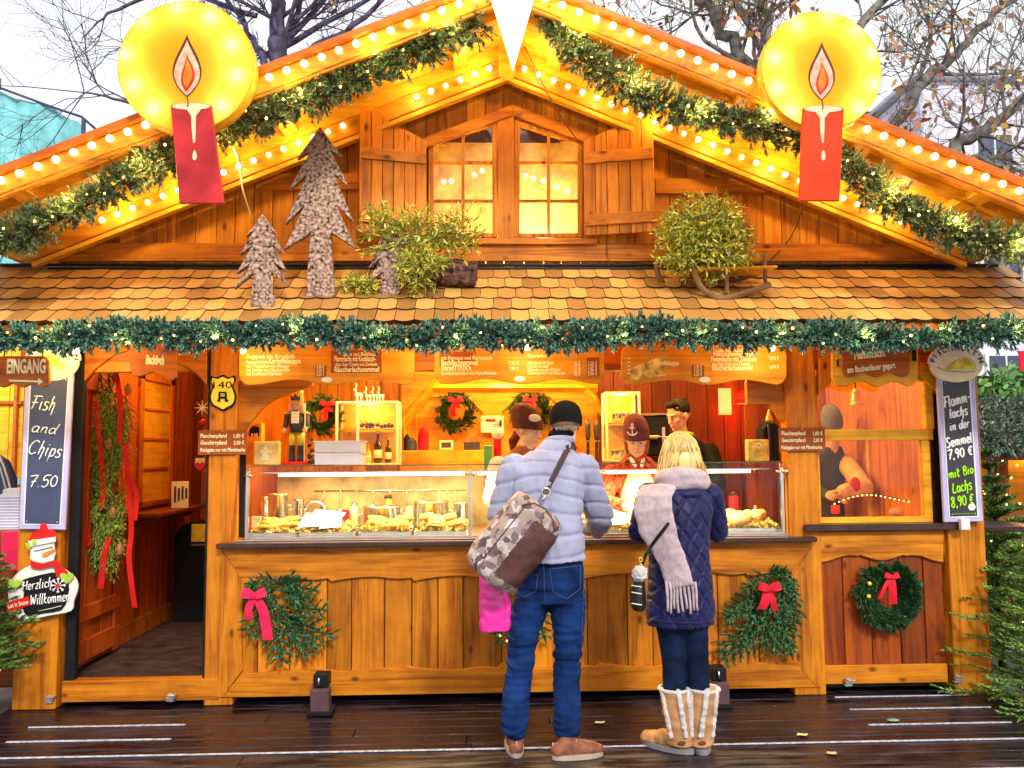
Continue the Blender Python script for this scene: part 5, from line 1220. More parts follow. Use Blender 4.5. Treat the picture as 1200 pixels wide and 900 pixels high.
# ================================================================== GLASS DISPLAY CASE AND ITS FOOD
YG0, YG1 = YF+0.02, 1.30
x0, x1 = X(289,590,YG0), X(919,590,YG0); zg = 1.462
dc = root('display_case', 'long glass counter display case with steel posts and a lit strip', 'display case', ((x0+x1)/2, YG0, CT+0.012))
g = G(); g.box(x0, x1, YG0-0.005, YG0+0.42, zg, zg+0.008, 0.001); part('glass_top', g, glassmat('green edged glass', (0.90,0.96,0.88), 0.06), dc)
g = G(); g.box(x0+0.002, x1-0.002, YG0-0.007, YG0-0.0055, zg+0.001, zg+0.007, 0); part('glass_edge', g, plain('dark green glass edge', (0.05,0.08,0.02), 0.3), dc)
for a, b in ((289,549),(553,700),(704,886),(890,919)):
    xa, xb = X(a,590,YG0), X(b,590,YG0); g = G(); g.box(xa+0.003, xb-0.003, YG0, YG0+0.006, CT+0.02, zg-0.002, 0); part('front_pane', g, M['glass'], dc)
for a in (290, 551, 702, 917):
    xa = X(a,590,YG0); g = G(); g.box(xa-0.010, xa+0.010, YG0-0.012, YG0+0.012, CT+0.013, zg-0.03, 0.003); ps = part('case_post', g, M['steel'], dc)
    g = G(); g.tube([(xa-0.03, YG0+0.02, zg-0.055),(xa+0.03, YG0-0.03, zg-0.055)], 0.010, 10); g.tube([(xa, YG0+0.02, zg-0.10),(xa, YG0+0.02, zg-0.01)], 0.008, 8); g.sphere((xa+0.022,YG0-0.03,zg-0.055), 0.014, 10, 8); part('clamp', g, M['steel'], ps)
g = G(); g.box(x0+0.02, x1-0.02, YG0-0.01, YG0+0.015, CT+0.013, CT+0.026, 0.002); part('front_channel', g, M['steel'], dc)
m_tube = emis('strip light', (1.0,0.86,0.52), 6.0)
for a, b in ((326,545),(560,698),(710,880)):
    xa, xb = X(a,560,YG0+0.2), X(b,560,YG0+0.2); g = G(); g.box(xa, xb, YG0+0.2, YG0+0.235, 1.395, 1.412, 0.004); tb = part('strip_light', g, m_tube, dc)
    lamp(tb, ((xa+xb)/2, YG0+0.22, 1.385), 22, (1,0.78,0.36), kind='AREA', size=(xb-xa, 0.03))
g = G(); g.box(x0+0.02, x1-0.02, YG0+0.20, YG0+0.24, 1.414, 1.425, 0.002); part('strip_housing', g, M['steel'], dc)
# trays and food
m_pan = M['steel']; m_fry = plain('fried fish', (0.62,0.30,0.05), 0.5, var=0.35, nscale=30, bump=0.8, bscale=90); m_lem = plain('lemon', (0.85,0.66,0.04), 0.4)
m_napk = plain('paper napkin', (0.88,0.84,0.74), 0.8, var=0.03); m_bread = plain('bread roll', (0.66,0.36,0.10), 0.55, var=0.2, nscale=14); m_green = plain('salad green', (0.12,0.30,0.03), 0.6, var=0.4, nscale=30)
M['salad'] = isle('salad', (0.20,0.20,0.02), (0.80,0.55,0.16), 0.5, (0.60,0.36,0.07))
def foodtray(xa, xb, y0, y1, lab, kind, n):
    o = root('food_tray', lab, 'food tray', ((xa+xb)/2,(y0+y1)/2,CT+0.03), 'trays of food in the display case'); zt = CT+0.03
    g = G(); g.box(xa, xb, y0, y1, zt-0.016, zt-0.002, 0.003)
    for (a,b,c,d) in ((xa,xb,y0,y0+0.008),(xa,xb,y1-0.008,y1),(xa,xa+0.008,y0+0.008,y1-0.008),(xb-0.008,xb,y0+0.008,y1-0.008)): g.box(a,b,c,d,zt-0.002,zt+0.018,0.002)
    part('steel_tray', g, m_pan, o)
    n = int(n*1.7); g = G(); lvv = Leaves()
    for i in range(150):
        p = np.array([[random.uniform(xa+0.03,xb-0.03), random.uniform(y0+0.02,y1-0.05), zt+0.01]]*3); dd = rng.normal(size=(3,3)); dd[:,2] = np.abs(dd[:,2]); dd /= np.linalg.norm(dd,axis=1)[:,None]; p[:,2] += (p[:,1]-y0)*0.15; lvv.quads(p, dd, 0.022*np.ones(3), 0.035*np.ones(3), taper=1.0)
    leafpart('salad_leaves', lvv, M['salad'], o)
    for i in range(n):
        x = xa+0.05+(xb-xa-0.1)*random.random(); y = y0+0.05+(y1-y0-0.10)*((i+0.5)/n); zt = CT+0.03+(y-y0)*0.20+0.008; a = random.uniform(-0.6,0.6); mt = Matrix.Rotation(a,3,'Z') @ Matrix.Rotation(random.uniform(-0.3,0.3),3,'Y')
        g = G()
        if kind == 'fish':
            g.sphere((x,y,zt+0.024), (0.065,0.028,0.020), 14, 8, mat=mt); part('fried_fillet', g, m_fry, o)
            if i % 2 == 0:
                g = G(); g.sphere((x+0.03,y-0.03,zt+0.035), (0.026,0.012,0.012), 10, 6, mat=mt); part('lemon_wedge', g, m_lem, o)
        elif kind == 'roll':
            g.sphere((x,y,zt+0.032), (0.050,0.045,0.032), 14, 8, mat=mt); part('bread_roll', g, m_bread, o)
        elif kind == 'sand':
            g.sphere((x,y,zt+0.040), (0.055,0.032,0.018), 12, 8, mat=mt); g.sphere((x,y,zt+0.018), (0.057,0.034,0.012), 12, 8, mat=mt); s_ = part('roll_halves', g, m_bread, o)
            g = G(); g.sphere((x,y-0.012,zt+0.029), (0.062,0.036,0.008), 12, 6, mat=mt); part('fish_filling', g, m_fry, o)
        elif kind == 'napkin':
            mt2 = Matrix.Rotation(a*0.5,3,'Z') @ Matrix.Rotation(0.5,3,'X'); q = [mt2 @ Vector(v) for v in ((-0.07,-0.05,0),(0.07,-0.05,0.008),(0.075,0.05,0.0),(-0.06,0.06,0.012),(0,0,0.02))]
            q = [v+Vector((x,y,zt+0.045)) for v in q]; g.add(q, [[0,1,4],[1,2,4],[2,3,4],[3,0,4]]); part('paper_wrap', g, m_napk, o)
    return o
def cx(px): return X(px, 620, 0.85)
foodtray(cx(296),cx(352),0.70,1.02,'tray of fried fish fillets with lemon at the far left of the case','fish',5)
foodtray(cx(356),cx(420),0.70,1.02,'tray of paper-wrapped fish rolls second from the left in the case','napkin',5)
foodtray(cx(424),cx(484),0.70,1.02,'tray of battered fish pieces in the middle of the left case','fish',6)
foodtray(cx(488),cx(548),0.70,1.02,'tray of fish sandwiches just left of the steel case post','sand',5)
foodtray(cx(705),cx(765),0.70,1.02,'tray of wrapped rolls between the man and the woman','napkin',5)
foodtray(cx(768),cx(842),0.70,1.02,'tray of sandwiches behind the woman in the quilted coat','sand',5)
foodtray(cx(846),cx(908),0.70,1.02,'tray heaped with round bread rolls at the right end of the case','roll',8)
g = G(); prect(g, 366, 595, 402, 612, 1.05, 0.004); prect(g, 430, 600, 455, 612, 1.06, 0.004); prect(g, 480, 592, 520, 610, 1.05, 0.004)
# small price cards and wrapped paper sheets
for i, (a, b) in enumerate(((452,618),(516,622),(800,620),(872,616))):
    c = P(a, b, 0.78); c.z = CT+0.05; g = G(); g.box(c.x-0.03, c.x+0.03, 0.775, 0.778, CT+0.02, CT+0.06, 0.001); single('price_card', g, M['white'], ['white price card in the left food case','white price card beside the steel case post','white price card right of the woman','white price card among the bread rolls'][i], 'price card')
# pots, bain-marie, tap, bottles behind the case
def pot(px, py, r, h, label, lid=False, mat='steel', name='steel_pot'):
    Y = 1.12; c = P(px, py, Y); z0 = CT+0.013; o = root(name, label, 'pot', (c.x, Y, z0), 'steel containers inside the counter')
    g = G(); g.lathe((c.x,Y,z0), [(r*0.96,0.0),(r,0.02),(r,h-0.006),(r+0.008,h),(r+0.004,h+0.004),(r-0.006,h),(r-0.008,0.01)], 28); part('body', g, M[mat], o)
    g = G(); g.tube([(c.x-r-0.02,Y-0.01,z0+h*0.7),(c.x-r-0.02,Y+0.05,z0+h*0.7)], 0.005, 6); g.tube([(c.x+r+0.02,Y-0.01,z0+h*0.7),(c.x+r+0.02,Y+0.05,z0+h*0.7)], 0.005, 6); g.tube([(c.x+r-0.002,Y,z0+h*0.7),(c.x+r+0.022,Y,z0+h*0.7)],0.004,6); g.tube([(c.x-r+0.002,Y,z0+h*0.7),(c.x-r-0.022,Y,z0+h*0.7)],0.004,6); part('handle', g, M['steel'], o)
pot(326,600,0.065,0.26,'tall steel pot at the left end behind the fried fish'); pot(350,600,0.035,0.22,'narrow steel canister right of the tall pot'); pot(505,598,0.12,0.20,'wide low steel pot in the left case'); pot(448,598,0.13,0.17,'mid-sized steel pot in the middle of the left case'); pot(540,598,0.05,0.19,'steel pot close to the steel case post')
Yt = 1.2; c = P(365,600,Yt); o = root('water_tap', 'curved chrome water tap over the steel sink', 'tap', (c.x,Yt,CT+0.013)); g = G()
g.tube(smooth_line([(c.x-0.05,Yt,CT+0.013),(c.x-0.05,Yt,CT+0.14),(c.x-0.01,Yt,CT+0.21),(c.x+0.07,Yt,CT+0.20),(c.x+0.09,Yt,CT+0.15)],4), 0.010, 10); part('spout', g, M['steel'], o); g = G(); g.tube([(c.x-0.05,Yt,CT+0.1),(c.x+0.0,Yt-0.04,CT+0.13)],0.006,8); part('lever', g, M['steel'], o)
for i, (a, w, h, mt, lab) in enumerate(((300,0.035,0.10,'cream','cream box beside the tall pot'),(404,0.03,0.14,'redcloth','dark red packet behind the tap'),(462,0.05,0.13,'cream','cream napkin box behind the steel pots'),(480,0.025,0.16,'letter','pale carton at the back of the left case'),(722,0.04,0.1,'steel','steel dispenser box left of the serving woman'))):
    c = P(a,600,1.25); g = G(); g.box(c.x-w, c.x+w, 1.25, 1.25+w, CT+0.013, CT+0.013+h, 0.006); g.box(c.x-w*0.7, c.x+w*0.7, 1.245, 1.2499, CT+0.03, CT+h*0.8, 0.001); single('kitchen_box', g, M[mt], lab, 'box')
# serving shelf: things standing on the glass top (z = zg+0.008)
zt = zg+0.009; Yt = YG0+0.18
def on(px, Y=None): return P(px, 545, Y or Yt).x
# nutcracker
x = on(347); n_ = root('nutcracker', 'yellow and black wooden nutcracker figure standing on the glass case', 'nutcracker', (x,Yt,zt))
m_ny = plain('nutcracker yellow', (0.78,0.55,0.03), 0.35); m_nb = plain('nutcracker dark', (0.04,0.03,0.03), 0.35); m_sk = plain('painted skin', (0.75,0.42,0.16), 0.4)
g = G(); g.box(x-0.085,x+0.085,Yt-0.05,Yt+0.05,zt,zt+0.022,0.004); part('base', g, M['red'], n_)
for s in (-1,1):
    g = G(); g.lathe((x+s*0.028,Yt,zt+0.022), [(0.024,0),(0.022,0.02),(0.020,0.10),(0.023,0.105)], 14); part('boot', g, m_nb, n_)
    g = G(); g.lathe((x+s*0.026,Yt,zt+0.127), [(0.021,0),(0.024,0.05),(0.024,0.085)], 14); part('trouser_leg', g, m_ny, n_)
    g = G(); g.capsule((x+s*0.062,Yt,zt+0.325),(x+s*0.072,Yt-0.01,zt+0.245),0.018,0.015,10); g.capsule((x+s*0.072,Yt-0.01,zt+0.245),(x+s*0.065,Yt-0.05,zt+0.225),0.014,0.013,10); part('arm', g, m_nb, n_)
    g = G(); g.sphere((x+s*0.066,Yt-0.06,zt+0.225),0.016,10,8); part('hand', g, m_sk, n_)
    g = G(); g.lathe((x+s*0.062,Yt,zt+0.335), [(0.002,-0.004),(0.026,-0.002),(0.026,0.006),(0.004,0.016)], 14); part('epaulette', g, m_ny, n_)
g = G(); g.lathe((x,Yt,zt+0.212), [(0.046,0),(0.044,0.03),(0.050,0.06),(0.052,0.11),(0.030,0.13)], 20); part('tunic', g, m_nb, n_)
g = G(); g.lathe((x,Yt,zt+0.330), [(0.030,0),(0.040,0.02),(0.042,0.06),(0.040,0.085)], 20); g.sphere((x,Yt-0.044,zt+0.372),(0.007,0.01,0.009),8,6); part('head', g, m_sk, n_)
g = G(); g.box(x-0.025,x+0.025,Yt-0.052,Yt-0.040,zt+0.270,zt+0.350,0.004); part('white_beard', g, M['cream'], n_)
g = G(); g.sphere((x-0.04,Yt,zt+0.375),(0.014,0.03,0.035),8,6); g.sphere((x+0.04,Yt,zt+0.375),(0.014,0.03,0.035),8,6); part('hair', g, M['cream'], n_)
g = G(); g.lathe((x,Yt,zt+0.412), [(0.043,0),(0.045,0.012),(0.040,0.06),(0.043,0.075),(0.01,0.080)], 20); hh = part('tall_hat', g, m_ny, n_)
g = G(); g.prism([(x-0.03,zt+0.42),(x+0.03,zt+0.42),(x+0.032,zt+0.46),(x+0.018,zt+0.44),(x,zt+0.468),(x-0.018,zt+0.44),(x-0.032,zt+0.46)],Yt-0.052,Yt-0.044,0.001); g.box(x-0.02,x-0.01,Yt-0.049,Yt-0.04,zt+0.386,zt+0.392,0.001); g.box(x+0.01,x+0.02,Yt-0.049,Yt-0.04,zt+0.386,zt+0.392,0.001); g.box(x-0.022,x+0.022,Yt-0.054,Yt-0.048,zt+0.352,zt+0.358,0.001); part('face_paint', g, m_nb, n_)
g = G(); g.tube([(x+0.064,Yt-0.062,zt+0.022),(x+0.068,Yt-0.062,zt+0.40)],0.004,6); part('staff', g, M['cream'], n_)
g = G(); g.sphere((x,Yt,zt+0.50),0.012,8,6); part('hat_knob', g, M['redcloth'], n_)
# angel lantern and box
x = on(313); o = root('angel_lantern', 'square cream lantern with a pale angel motif on the glass case', 'lantern', (x,Yt,zt)); w = 0.078
g = G(); g.box(x-w,x+w,Yt-0.05,Yt+0.05,zt,zt+0.155,0.008); part('lantern_body', g, plain('lantern parchment', (0.80,0.58,0.20), 0.6, var=0.15), o)
g = G(); an = [(0,0.125),(0.012,0.118),(0.010,0.104),(0.030,0.098),(0.036,0.078),(0.018,0.078),(0.026,0.045),(0.026,0.03),(-0.026,0.03),(-0.026,0.045),(-0.018,0.078),(-0.036,0.078),(-0.030,0.098),(-0.010,0.104),(-0.012,0.118)]
g.prism([(x+a,zt+b) for a,b in an],Yt-0.055,Yt-0.051,0.001); part('angel_motif', g, M['cream'], o)
x = on(298,Yt+0.12); g = G(); g.prism([(x-0.06,zt),(x+0.05,zt),(x+0.05,zt+0.28),(x,zt+0.28),(x-0.05,zt+0.25),(x-0.06,zt+0.22)],Yt+0.10,Yt+0.18,0.004)
o = single('wooden_crib_box', g, M['gx'], 'little wooden crib box behind the angel lantern', 'wooden box'); g = G(); g.prism([(x-0.03,zt+0.19),(x+0.035,zt+0.19),(x+0.035,zt+0.25),(x-0.005,zt+0.26),(x-0.03,zt+0.235)],Yt+0.096,Yt+0.0995,0); part('opening', g, M['black'], o); g = G(); [g.sphere((x+d,Yt+0.095,zt+0.2),(0.006,0.004,0.012),8,6) for d in (-0.012,0.006,0.02)]; part('crib_figure', g, M['cream'], o)
# white stacked trays
x = on(399)
for k in range(2):
    g = G(); z0 = zt+k*0.078; g.prism([(x-0.150,z0),(x+0.150,z0),(x+0.152,z0+0.066),(x+0.164,z0+0.070),(x+0.164,z0+0.076),(x-0.164,z0+0.076),(x-0.164,z0+0.070),(x-0.152,z0+0.066)],Yt-0.10,Yt+0.12,0.004)
    single('white_tray', g, plain('white tub', (0.62,0.60,0.66), 0.4, var=0.04), ['pale plastic tub at the bottom of the stack on the case','pale plastic tub on top of the stack on the case'][k], 'tub', 'stacked pale tubs')
# spare red tray under nutcracker left, small wreath of pine: decorative balls
x = on(364); o = root('berry_ornament', 'dark ornament of stacked black balls beside the nutcracker', 'ornament', (x,Yt,zt)); g = G()
for k in range(5): g.sphere((x+0.008*(-1)**k,Yt,zt+0.02+0.036*k),0.020-0.002*k,10,8)
part('ball', g, m_nb, o)
x = on(372,Yt+0.05); g = G(); g.box(x-0.04,x+0.04,Yt+0.03,Yt+0.08,zt,zt+0.085,0.01); g.sphere((x,Yt+0.03,zt+0.05),(0.02,0.012,0.025),8,6); single('gift_bag', g, m_ny, 'small yellow gift box left of the pale tubs', 'gift box')
# glass cabinets behind
def cabinet(x0,y0,x1,y1,Y,label,split=None):
    a,b,c_,d = R4(x0,y0,x1,y1,Y); o = root('glass_cabinet', label, 'cabinet', ((a+b)/2,Y,c_)); D = 0.25; t = 0.018
    g = G()
    for q in ((a,a+t),(b-t,b)): 
        for yy in (Y,Y+D-t): g.box(q[0],q[1],yy,yy+t,c_,d,0.002)
    for zz in (c_,d-t): g.box(a,b,Y-0.001,Y+D,zz,zz+t,0.002)
    if split: s=X(split,(y0+y1)/2,Y); g.box(s-t/2,s+t/2,Y,Y+t,c_,d,0.002)
    part('cabinet_frame', g, M['cream'], o)
    g = G(); g.box(a+t,b-t,Y+0.02,Y+D-0.02,(c_+d)/2+0.03,(c_+d)/2+0.036,0.001); g.box(a+t,b-t,Y+D-0.008,Y+D-0.004,c_+t,d-t,0); part('shelf', g, M['gx'], o)
    g = G(); g.box(a+t,b-t,Y+0.004,Y+0.006,c_+t,d-t,0); part('glass_door', g, M['glass'], o)
    lamp(o, ((a+b)/2,Y+0.1,d-0.04), 2.0, (1,0.8,0.4), 0.03); return a,b,c_,d
a,b,c_,d = cabinet(393,470,467,546,1.7,'left cream framed glass cabinet with bottles inside',split=419)
m_bot = plain('dark bottle glass', (0.05,0.015,0.012), 0.12, var=0.2, coat=0.5); m_foil = plain('gold foil', (0.75,0.5,0.08), 0.3, metal=0.7)
def bottle(px, Y, zb, h, label, group='bottles inside the stall', mat=None):
    x = P(px,520,Y).x; o = root('bottle', label, 'bottle', (x,Y,zb), group); r = h*0.13
    g = G(); g.lathe((x,Y,zb), [(r*0.9,0),(r,0.01),(r,h*0.55),(r*0.4,h*0.72),(r*0.36,h*0.94),(r*0.42,h)], 16); part('bottle_body', g, mat or m_bot, o); g = G(); g.lathe((x,Y,zb+h*0.9), [(r*0.42,0),(r*0.45,h*0.1)], 12); part('cap', g, m_foil, o)
    g = G(); g.lathe((x,Y,zb+h*0.16), [(r*1.01,0),(r*1.02,h*0.25)], 16); part('label_band', g, M['cream'], o)
bottle(443,1.82,c_+0.019,0.25,'gold-topped dark bottle inside the left glass cabinet'); bottle(455,1.85,c_+0.019,0.20,'shorter dark bottle at the right inside the left glass cabinet'); bottle(432,1.8,c_+0.019,0.15,'small yellow bottle inside the left glass cabinet',mat=m_ny)
g = G(); zz = (c_+d)/2+0.037
for k in range(16): g.sphere((random.uniform(X(423,500,1.8),X(460,500,1.8)),1.8+random.uniform(-0.04,0.05),zz+0.018+0.02*random.random()),0.018,8,6)
single('praline_pile', g, plain('dark chocolates', (0.06,0.02,0.02), 0.35), 'pile of dark sweets on the upper shelf of the left glass cabinet', 'sweets')
# white reindeer figures on the cabinet
for i, px in enumerate((421,432,440,447)):
    x = P(px,465,1.8).x; z0 = d+0.002; s = 1.0 if i == 0 else 0.8; g = G(); g.capsule((x-0.02*s,1.8,z0+0.055*s),(x+0.018*s,1.8,z0+0.058*s),0.012*s,0.010*s,8)
    for dx in (-0.02,-0.012,0.012,0.02): g.capsule((x+dx*s,1.8,z0+0.05*s),(x+dx*s,1.8,z0+0.003),0.004*s,0.003*s,6)
    g.capsule((x-0.02*s,1.8,z0+0.06*s),(x-0.03*s,1.8,z0+0.095*s),0.006*s,0.005*s,6); g.capsule((x-0.03*s,1.8,z0+0.097*s),(x-0.045*s,1.8,z0+0.09*s),0.007*s,0.004*s,6)
    for q in (-1,1): g.tube([(x-0.03*s,1.8+q*0.004,z0+0.10*s),(x-0.02*s,1.8+q*0.02,z0+0.125*s),(x-0.028*s,1.8+q*0.03,z0+0.145*s)],0.002,5)
    single('reindeer_figure', g, M['white'], ['larger white reindeer figure standing apart on the left cabinet','white reindeer figure, first of the close group on the cabinet','white reindeer figure in the middle of the close group on the cabinet','white reindeer figure at the right end of the group on the cabinet'][i], 'figurine', 'white reindeer figurines')
a,b,c_,d = cabinet(710,459,751,541,2.0,'right cream framed glass cabinet behind the anchor hat')
for k,(px,zz) in enumerate(((722,c_+0.019),(736,c_+0.019),(724,(c_+d)/2+0.037),(738,(c_+d)/2+0.037))):
    x = P(px,500,2.1).x; g = G(); g.lathe((x,2.1,zz),[(0.03,0),(0.045,0.02),(0.05,0.07),(0.052,0.075),(0.045,0.07),(0.026,0.01)],16); single('glass_bowl', g, M['steel'], ['lower left silver bowl in the right cabinet','lower right silver bowl in the right cabinet','upper left silver bowl in the right cabinet','upper right silver bowl in the right cabinet'][k], 'bowl', 'bowls in the right cabinet')
# back bench items
zb_ = Z(520,528,YB-0.55)+0.004; Yb = YB-0.4
def framed(px,py0,py1,hw,Y,label,inner,name='framed_picture'):
    a,b,c_,d = R4(px-hw,py0,px+hw,py1,Y); o = root(name,label,'picture frame',((a+b)/2,Y,c_)); g = G(); g.box(a,b,Y,Y+0.015,c_,d,0.003); part('frame', g, M['cream'], o); g = G(); q = (b-a)*0.14; g.box(a+q,b-q,Y-0.003,Y-0.0005,c_+q,d-q,0); part('picture', g, inner, o); return a,b,c_,d,o
a,b,c_,d,o = framed(523,516,527,8,Yb,'small framed picture on the bench below the middle wreath',m_nb)
a,b,c_,d,o = framed(577,487,507,13.5,YB-0.2,'framed paper notice on the wooden post between the back wreaths',M['white'],'framed_notice')
g = G(); prect(g,569,491,583,494,YB-0.206,0.002,0); part('red_heading', g, M['red'], o); g = G(); prect(g,584,492,588,499,YB-0.206,0.002,0); [prect(g,577,497+2.6*k,588,498+2.6*k,YB-0.206,0.002,0) for k in range(3)]; part('print', g, m_nb, o)
for i,(px,w,h,mt,lab) in enumerate(((482,0.05,0.10,'slate','blue box at the left end of the back bench'),(496,0.05,0.19,'redcloth','dark red bag standing on the back bench'),(477,0.03,0.13,'black','black thermos at the far left of the back bench'))):
    x = P(px,520,Yb).x; g = G(); g.lathe((x,Yb,zb_),[(w*0.9,0),(w,0.01),(w*0.95,h*0.8),(w*0.5,h),(w*0.3,h+0.01)],12,sm=False); single('bench_item', g, M[mt], lab, ['box','bag','flask'][i])
x = P(553,520,Yb).x; o = root('toy_house','little dark toy house on the back bench','toy house',(x,Yb,zb_)); g = G(); g.box(x-0.07,x+0.07,Yb,Yb+0.08,zb_,zb_+0.07,0.003); part('walls', g, m_nb, o); g = G(); g.prism([(x-0.10,zb_+0.065),(x+0.10,zb_+0.065),(x+0.03,zb_+0.14),(x-0.03,zb_+0.14)],Yb-0.015,Yb+0.095,0.003); part('roof', g, m_cone, o)
# beer tap with badge, green box
x = P(583,508,1.6).x; z1 = Z(583,508,1.6); o = root('beer_tap','beer tap column with round white badge left of the brown hat','beer tap',(x,1.6,CT+0.013)); g = G(); g.lathe((x,1.6,CT+0.013),[(0.05,0),(0.05,0.01),(0.03,0.02),(0.03,z1-CT-0.06),(0.045,z1-CT)],16); part('column', g, M['redcloth'], o)
g = G(); g.lathe((x,1.57,z1),[(0.001,0.0),(0.045,0.0),(0.045,0.012),(0.001,0.014)],20,mat=Matrix.Rotation(PI/2,3,'X')); part('badge', g, M['cream'], o); g = G(); g.tube([(x,1.6,z1+0.03),(x,1.57,z1+0.13)],[0.010,0.016],8); part('tap_handle', g, M['cream'], o)
for px,l in ((689,'left chrome and black beer tap behind the man'),(699,'right chrome and black beer tap behind the man')):
    x = P(px,515,1.9).x; z1 = Z(px,518,1.9); o = root('draught_tap',l,'beer tap',(x,1.9,CT),'draught taps behind the man'); g = G(); g.lathe((x,1.9,CT),[(0.03,0),(0.015,0.02),(0.014,z1-CT),(0.03,z1-CT+0.01)],12); part('pillar', g, M['steel'], o); g = G(); g.lathe((x,1.9,z1+0.01),[(0.012,0),(0.02,0.03),(0.022,0.12),(0.01,0.17)],12); part('handle', g, m_nb, o)
g = G(); prect(g,567,522,577,560,1.5,0.08,0.004); single('green_crate', g, plain('green enamel', (0.10,0.38,0.08), 0.4), 'narrow green box behind the glass case left of the serving woman', 'box')
# oven, right side shelf, paper, bag, jacket
g = G(); prect(g,752,486,785,534,2.35,0.3,0.008); o = root('oven','black built-in oven with a pale pan behind the anchor hat','oven',P(768,534,2.35)); part('housing', g, M['black'], o); g = G(); prect(g,752,484,783,486.5,2.32,0.33); part('oven_shelf', g, M['steel'], o)
g = G(); prect(g,755,500,760,532,2.335,0.012); part('oven_rail', g, M['steel'], o); g = G(); prect(g,776,500,780,532,2.335,0.012); part('oven_rail', g, M['steel'], o)
c = P(766,512,2.30); g = G(); g.lathe(c,[(0.03,-0.02),(0.05,0.0),(0.055,0.012),(0.05,0.01)],16); g.tube([c+Vector((0.05,0,0)),c+Vector((0.14,-0.02,0.0))],0.006,6); single('frying_pan', g, M['cream'], 'pale pan hanging before the black oven', 'pan')
g = G(); prect(g,842,455,857,486,2.6,0.004,0.001); single('wall_paper_notice', g, M['napk'] if 'napk' in M else m_napk, 'blank sheet of paper pinned to the dark wall on the right', 'notice')
x0_,x1_,z0_,z1_ = R4(875,515,900,545,Yt); zz=zt; o = root('paper_bag','yellow paper gift bag with handles at the right end of the case','gift bag',((x0_+x1_)/2,Yt,zz)); g = G(); g.box(x0_,x1_,Yt-0.03,Yt+0.04,zz,z1_,0.006); part('bag_body', g, plain('yellow paper', (0.72,0.52,0.10), 0.6, var=0.25, nscale=20), o)
g = G(); g.tube(smooth_line([(x0_+0.004,Yt-0.035,z1_-0.01),(x0_-0.02,Yt-0.04,z1_-0.05),(x0_-0.012,Yt-0.04,z1_-0.11)],4),0.003,6); part('handle', g, M['cream'], o)
g = G(); cx_=(x0_+x1_)/2; [g.sphere((cx_+0.016*math.cos(a),Yt-0.031,(zz+z1_)/2+0.03+0.016*math.sin(a)),0.008,6,5) for a in np.arange(5)*2*PI/5]; part('flower_print', g, M['letter'], o)
a,b,c_,d = R4(892,494,914,545,1.15); g = G(); pts = [(a,zz),(b,zz),(b,d-0.03),(b-0.03,d),(a+0.04,d),(a+0.01,d-0.05)]; o = root('black_backpack','black backpack standing behind the yellow paper bag','backpack',((a+b)/2,1.15,zz)); g.prism(pts,1.15,1.28,0.012); part('bag_body', g, M['black'], o)
g = G(); g.tube(smooth_line([(a+0.05,1.14,d-0.02),(a+0.055,1.135,zz+0.15),(a+0.05,1.14,zz+0.02)],4),0.008,6); part('strap', g, M['slated'], o)
g = G(); q = P(907,492,1.1); g.lathe((q.x,1.2,d),[(0.03,0),(0.026,0.02),(0.010,0.07),(0.002,0.09)],14); single('gold_cone_candle', g, m_foil, 'small gold cone-shaped candle standing on the black backpack', 'candle')
g = G(); g.box(on(905),x1-0.02,YG0+0.02,YG0+0.3,zz-0.003,zz-0.001,0)
# doorway: postcard on the ledge, heart ornaments, bin, wall ornaments
c = P(211,570,2.35); o = root('picture_stand','small picture card standing on the passage ledge','picture card',(c.x,2.35,1.101)); g = G(); g.box(c.x-0.07,c.x+0.07,2.35,2.36,1.101,1.32,0.003); part('card', g, M['cream'], o); g = G(); [g.box(c.x-0.045+0.03*k,c.x-0.03+0.03*k,2.345,2.3495,1.15+0.01*k,1.28-0.015*(k%2),0) for k in range(4)]; part('picture', g, m_nb, o)
o = root('round_topped_bin','black round-topped bin at the end of the left passage','bin',(P(222,700,2.6).x,2.7,FL)); a,b,c_,d = R4(204,612,246,735,2.6); 
pts = [(a,FL+0.001),(b,FL+0.001),(b,d-0.12)]+[((a+b)/2+(b-a)/2*math.cos(t),d-(b-a)/2+(b-a)/2*math.sin(t)) for t in np.linspace(0,PI,14)]; g = G(); g.prism(pts,2.6,2.9,0.01); part('bin_body', g, M['black'], o)
g = G(); prect(g,224,614,241,635,2.59,0.008); part('yellow_label', g, m_ny, o); g = G(); prect(g,224,637,241,640,2.585,0.012); part('bin_handle', g, M['steel'], o)  # plain yellow panel on the bin front
for (px,py,nm,lab) in ((237,478,'star_ornament','straw star ornament on the passage wall'),(238,495,'red_bauble','red bauble hanging below the straw star'),(235,545,'painted_heart','red and yellow painted heart low on the passage wall')):
    Yo_=1.3; c = P(px,py,Yo_); g = G()
    if 'star' in nm:
        for k in range(8): g.capsule(c,c+Vector((0.055*math.cos(k*PI/4),0,0.055*math.sin(k*PI/4))),0.006,0.002,6)
        single(nm,g,M['cream'],lab,'ornament')
    elif 'bauble' in nm: g.sphere(c,0.024,14,10); g.tube([c,c+Vector((0,0,0.05))],0.002,5); single(nm,g,M['red'],lab,'ornament')
    else: g.prism([(c.x+0.045*math.sin(t)**3,c.z+0.036*(math.cos(t)-0.4*math.cos(2*t)-0.15*math.cos(3*t))) for t in np.linspace(0,2*PI,24)[:-1]],c.y-0.01,c.y+0.01,0.003); o=single(nm,g,M['red'],lab,'ornament'); g=G(); g.prism([(c.x-0.035,c.z+0.05),(c.x+0.035,c.z+0.05),(c.x+0.03,c.z+0.01),(c.x+0.015,c.z+0.025),(c.x,c.z+0.008),(c.x-0.015,c.z+0.025),(c.x-0.03,c.z+0.01)],c.y-0.015,c.y-0.011); part('yellow_top',g,m_ny,o)
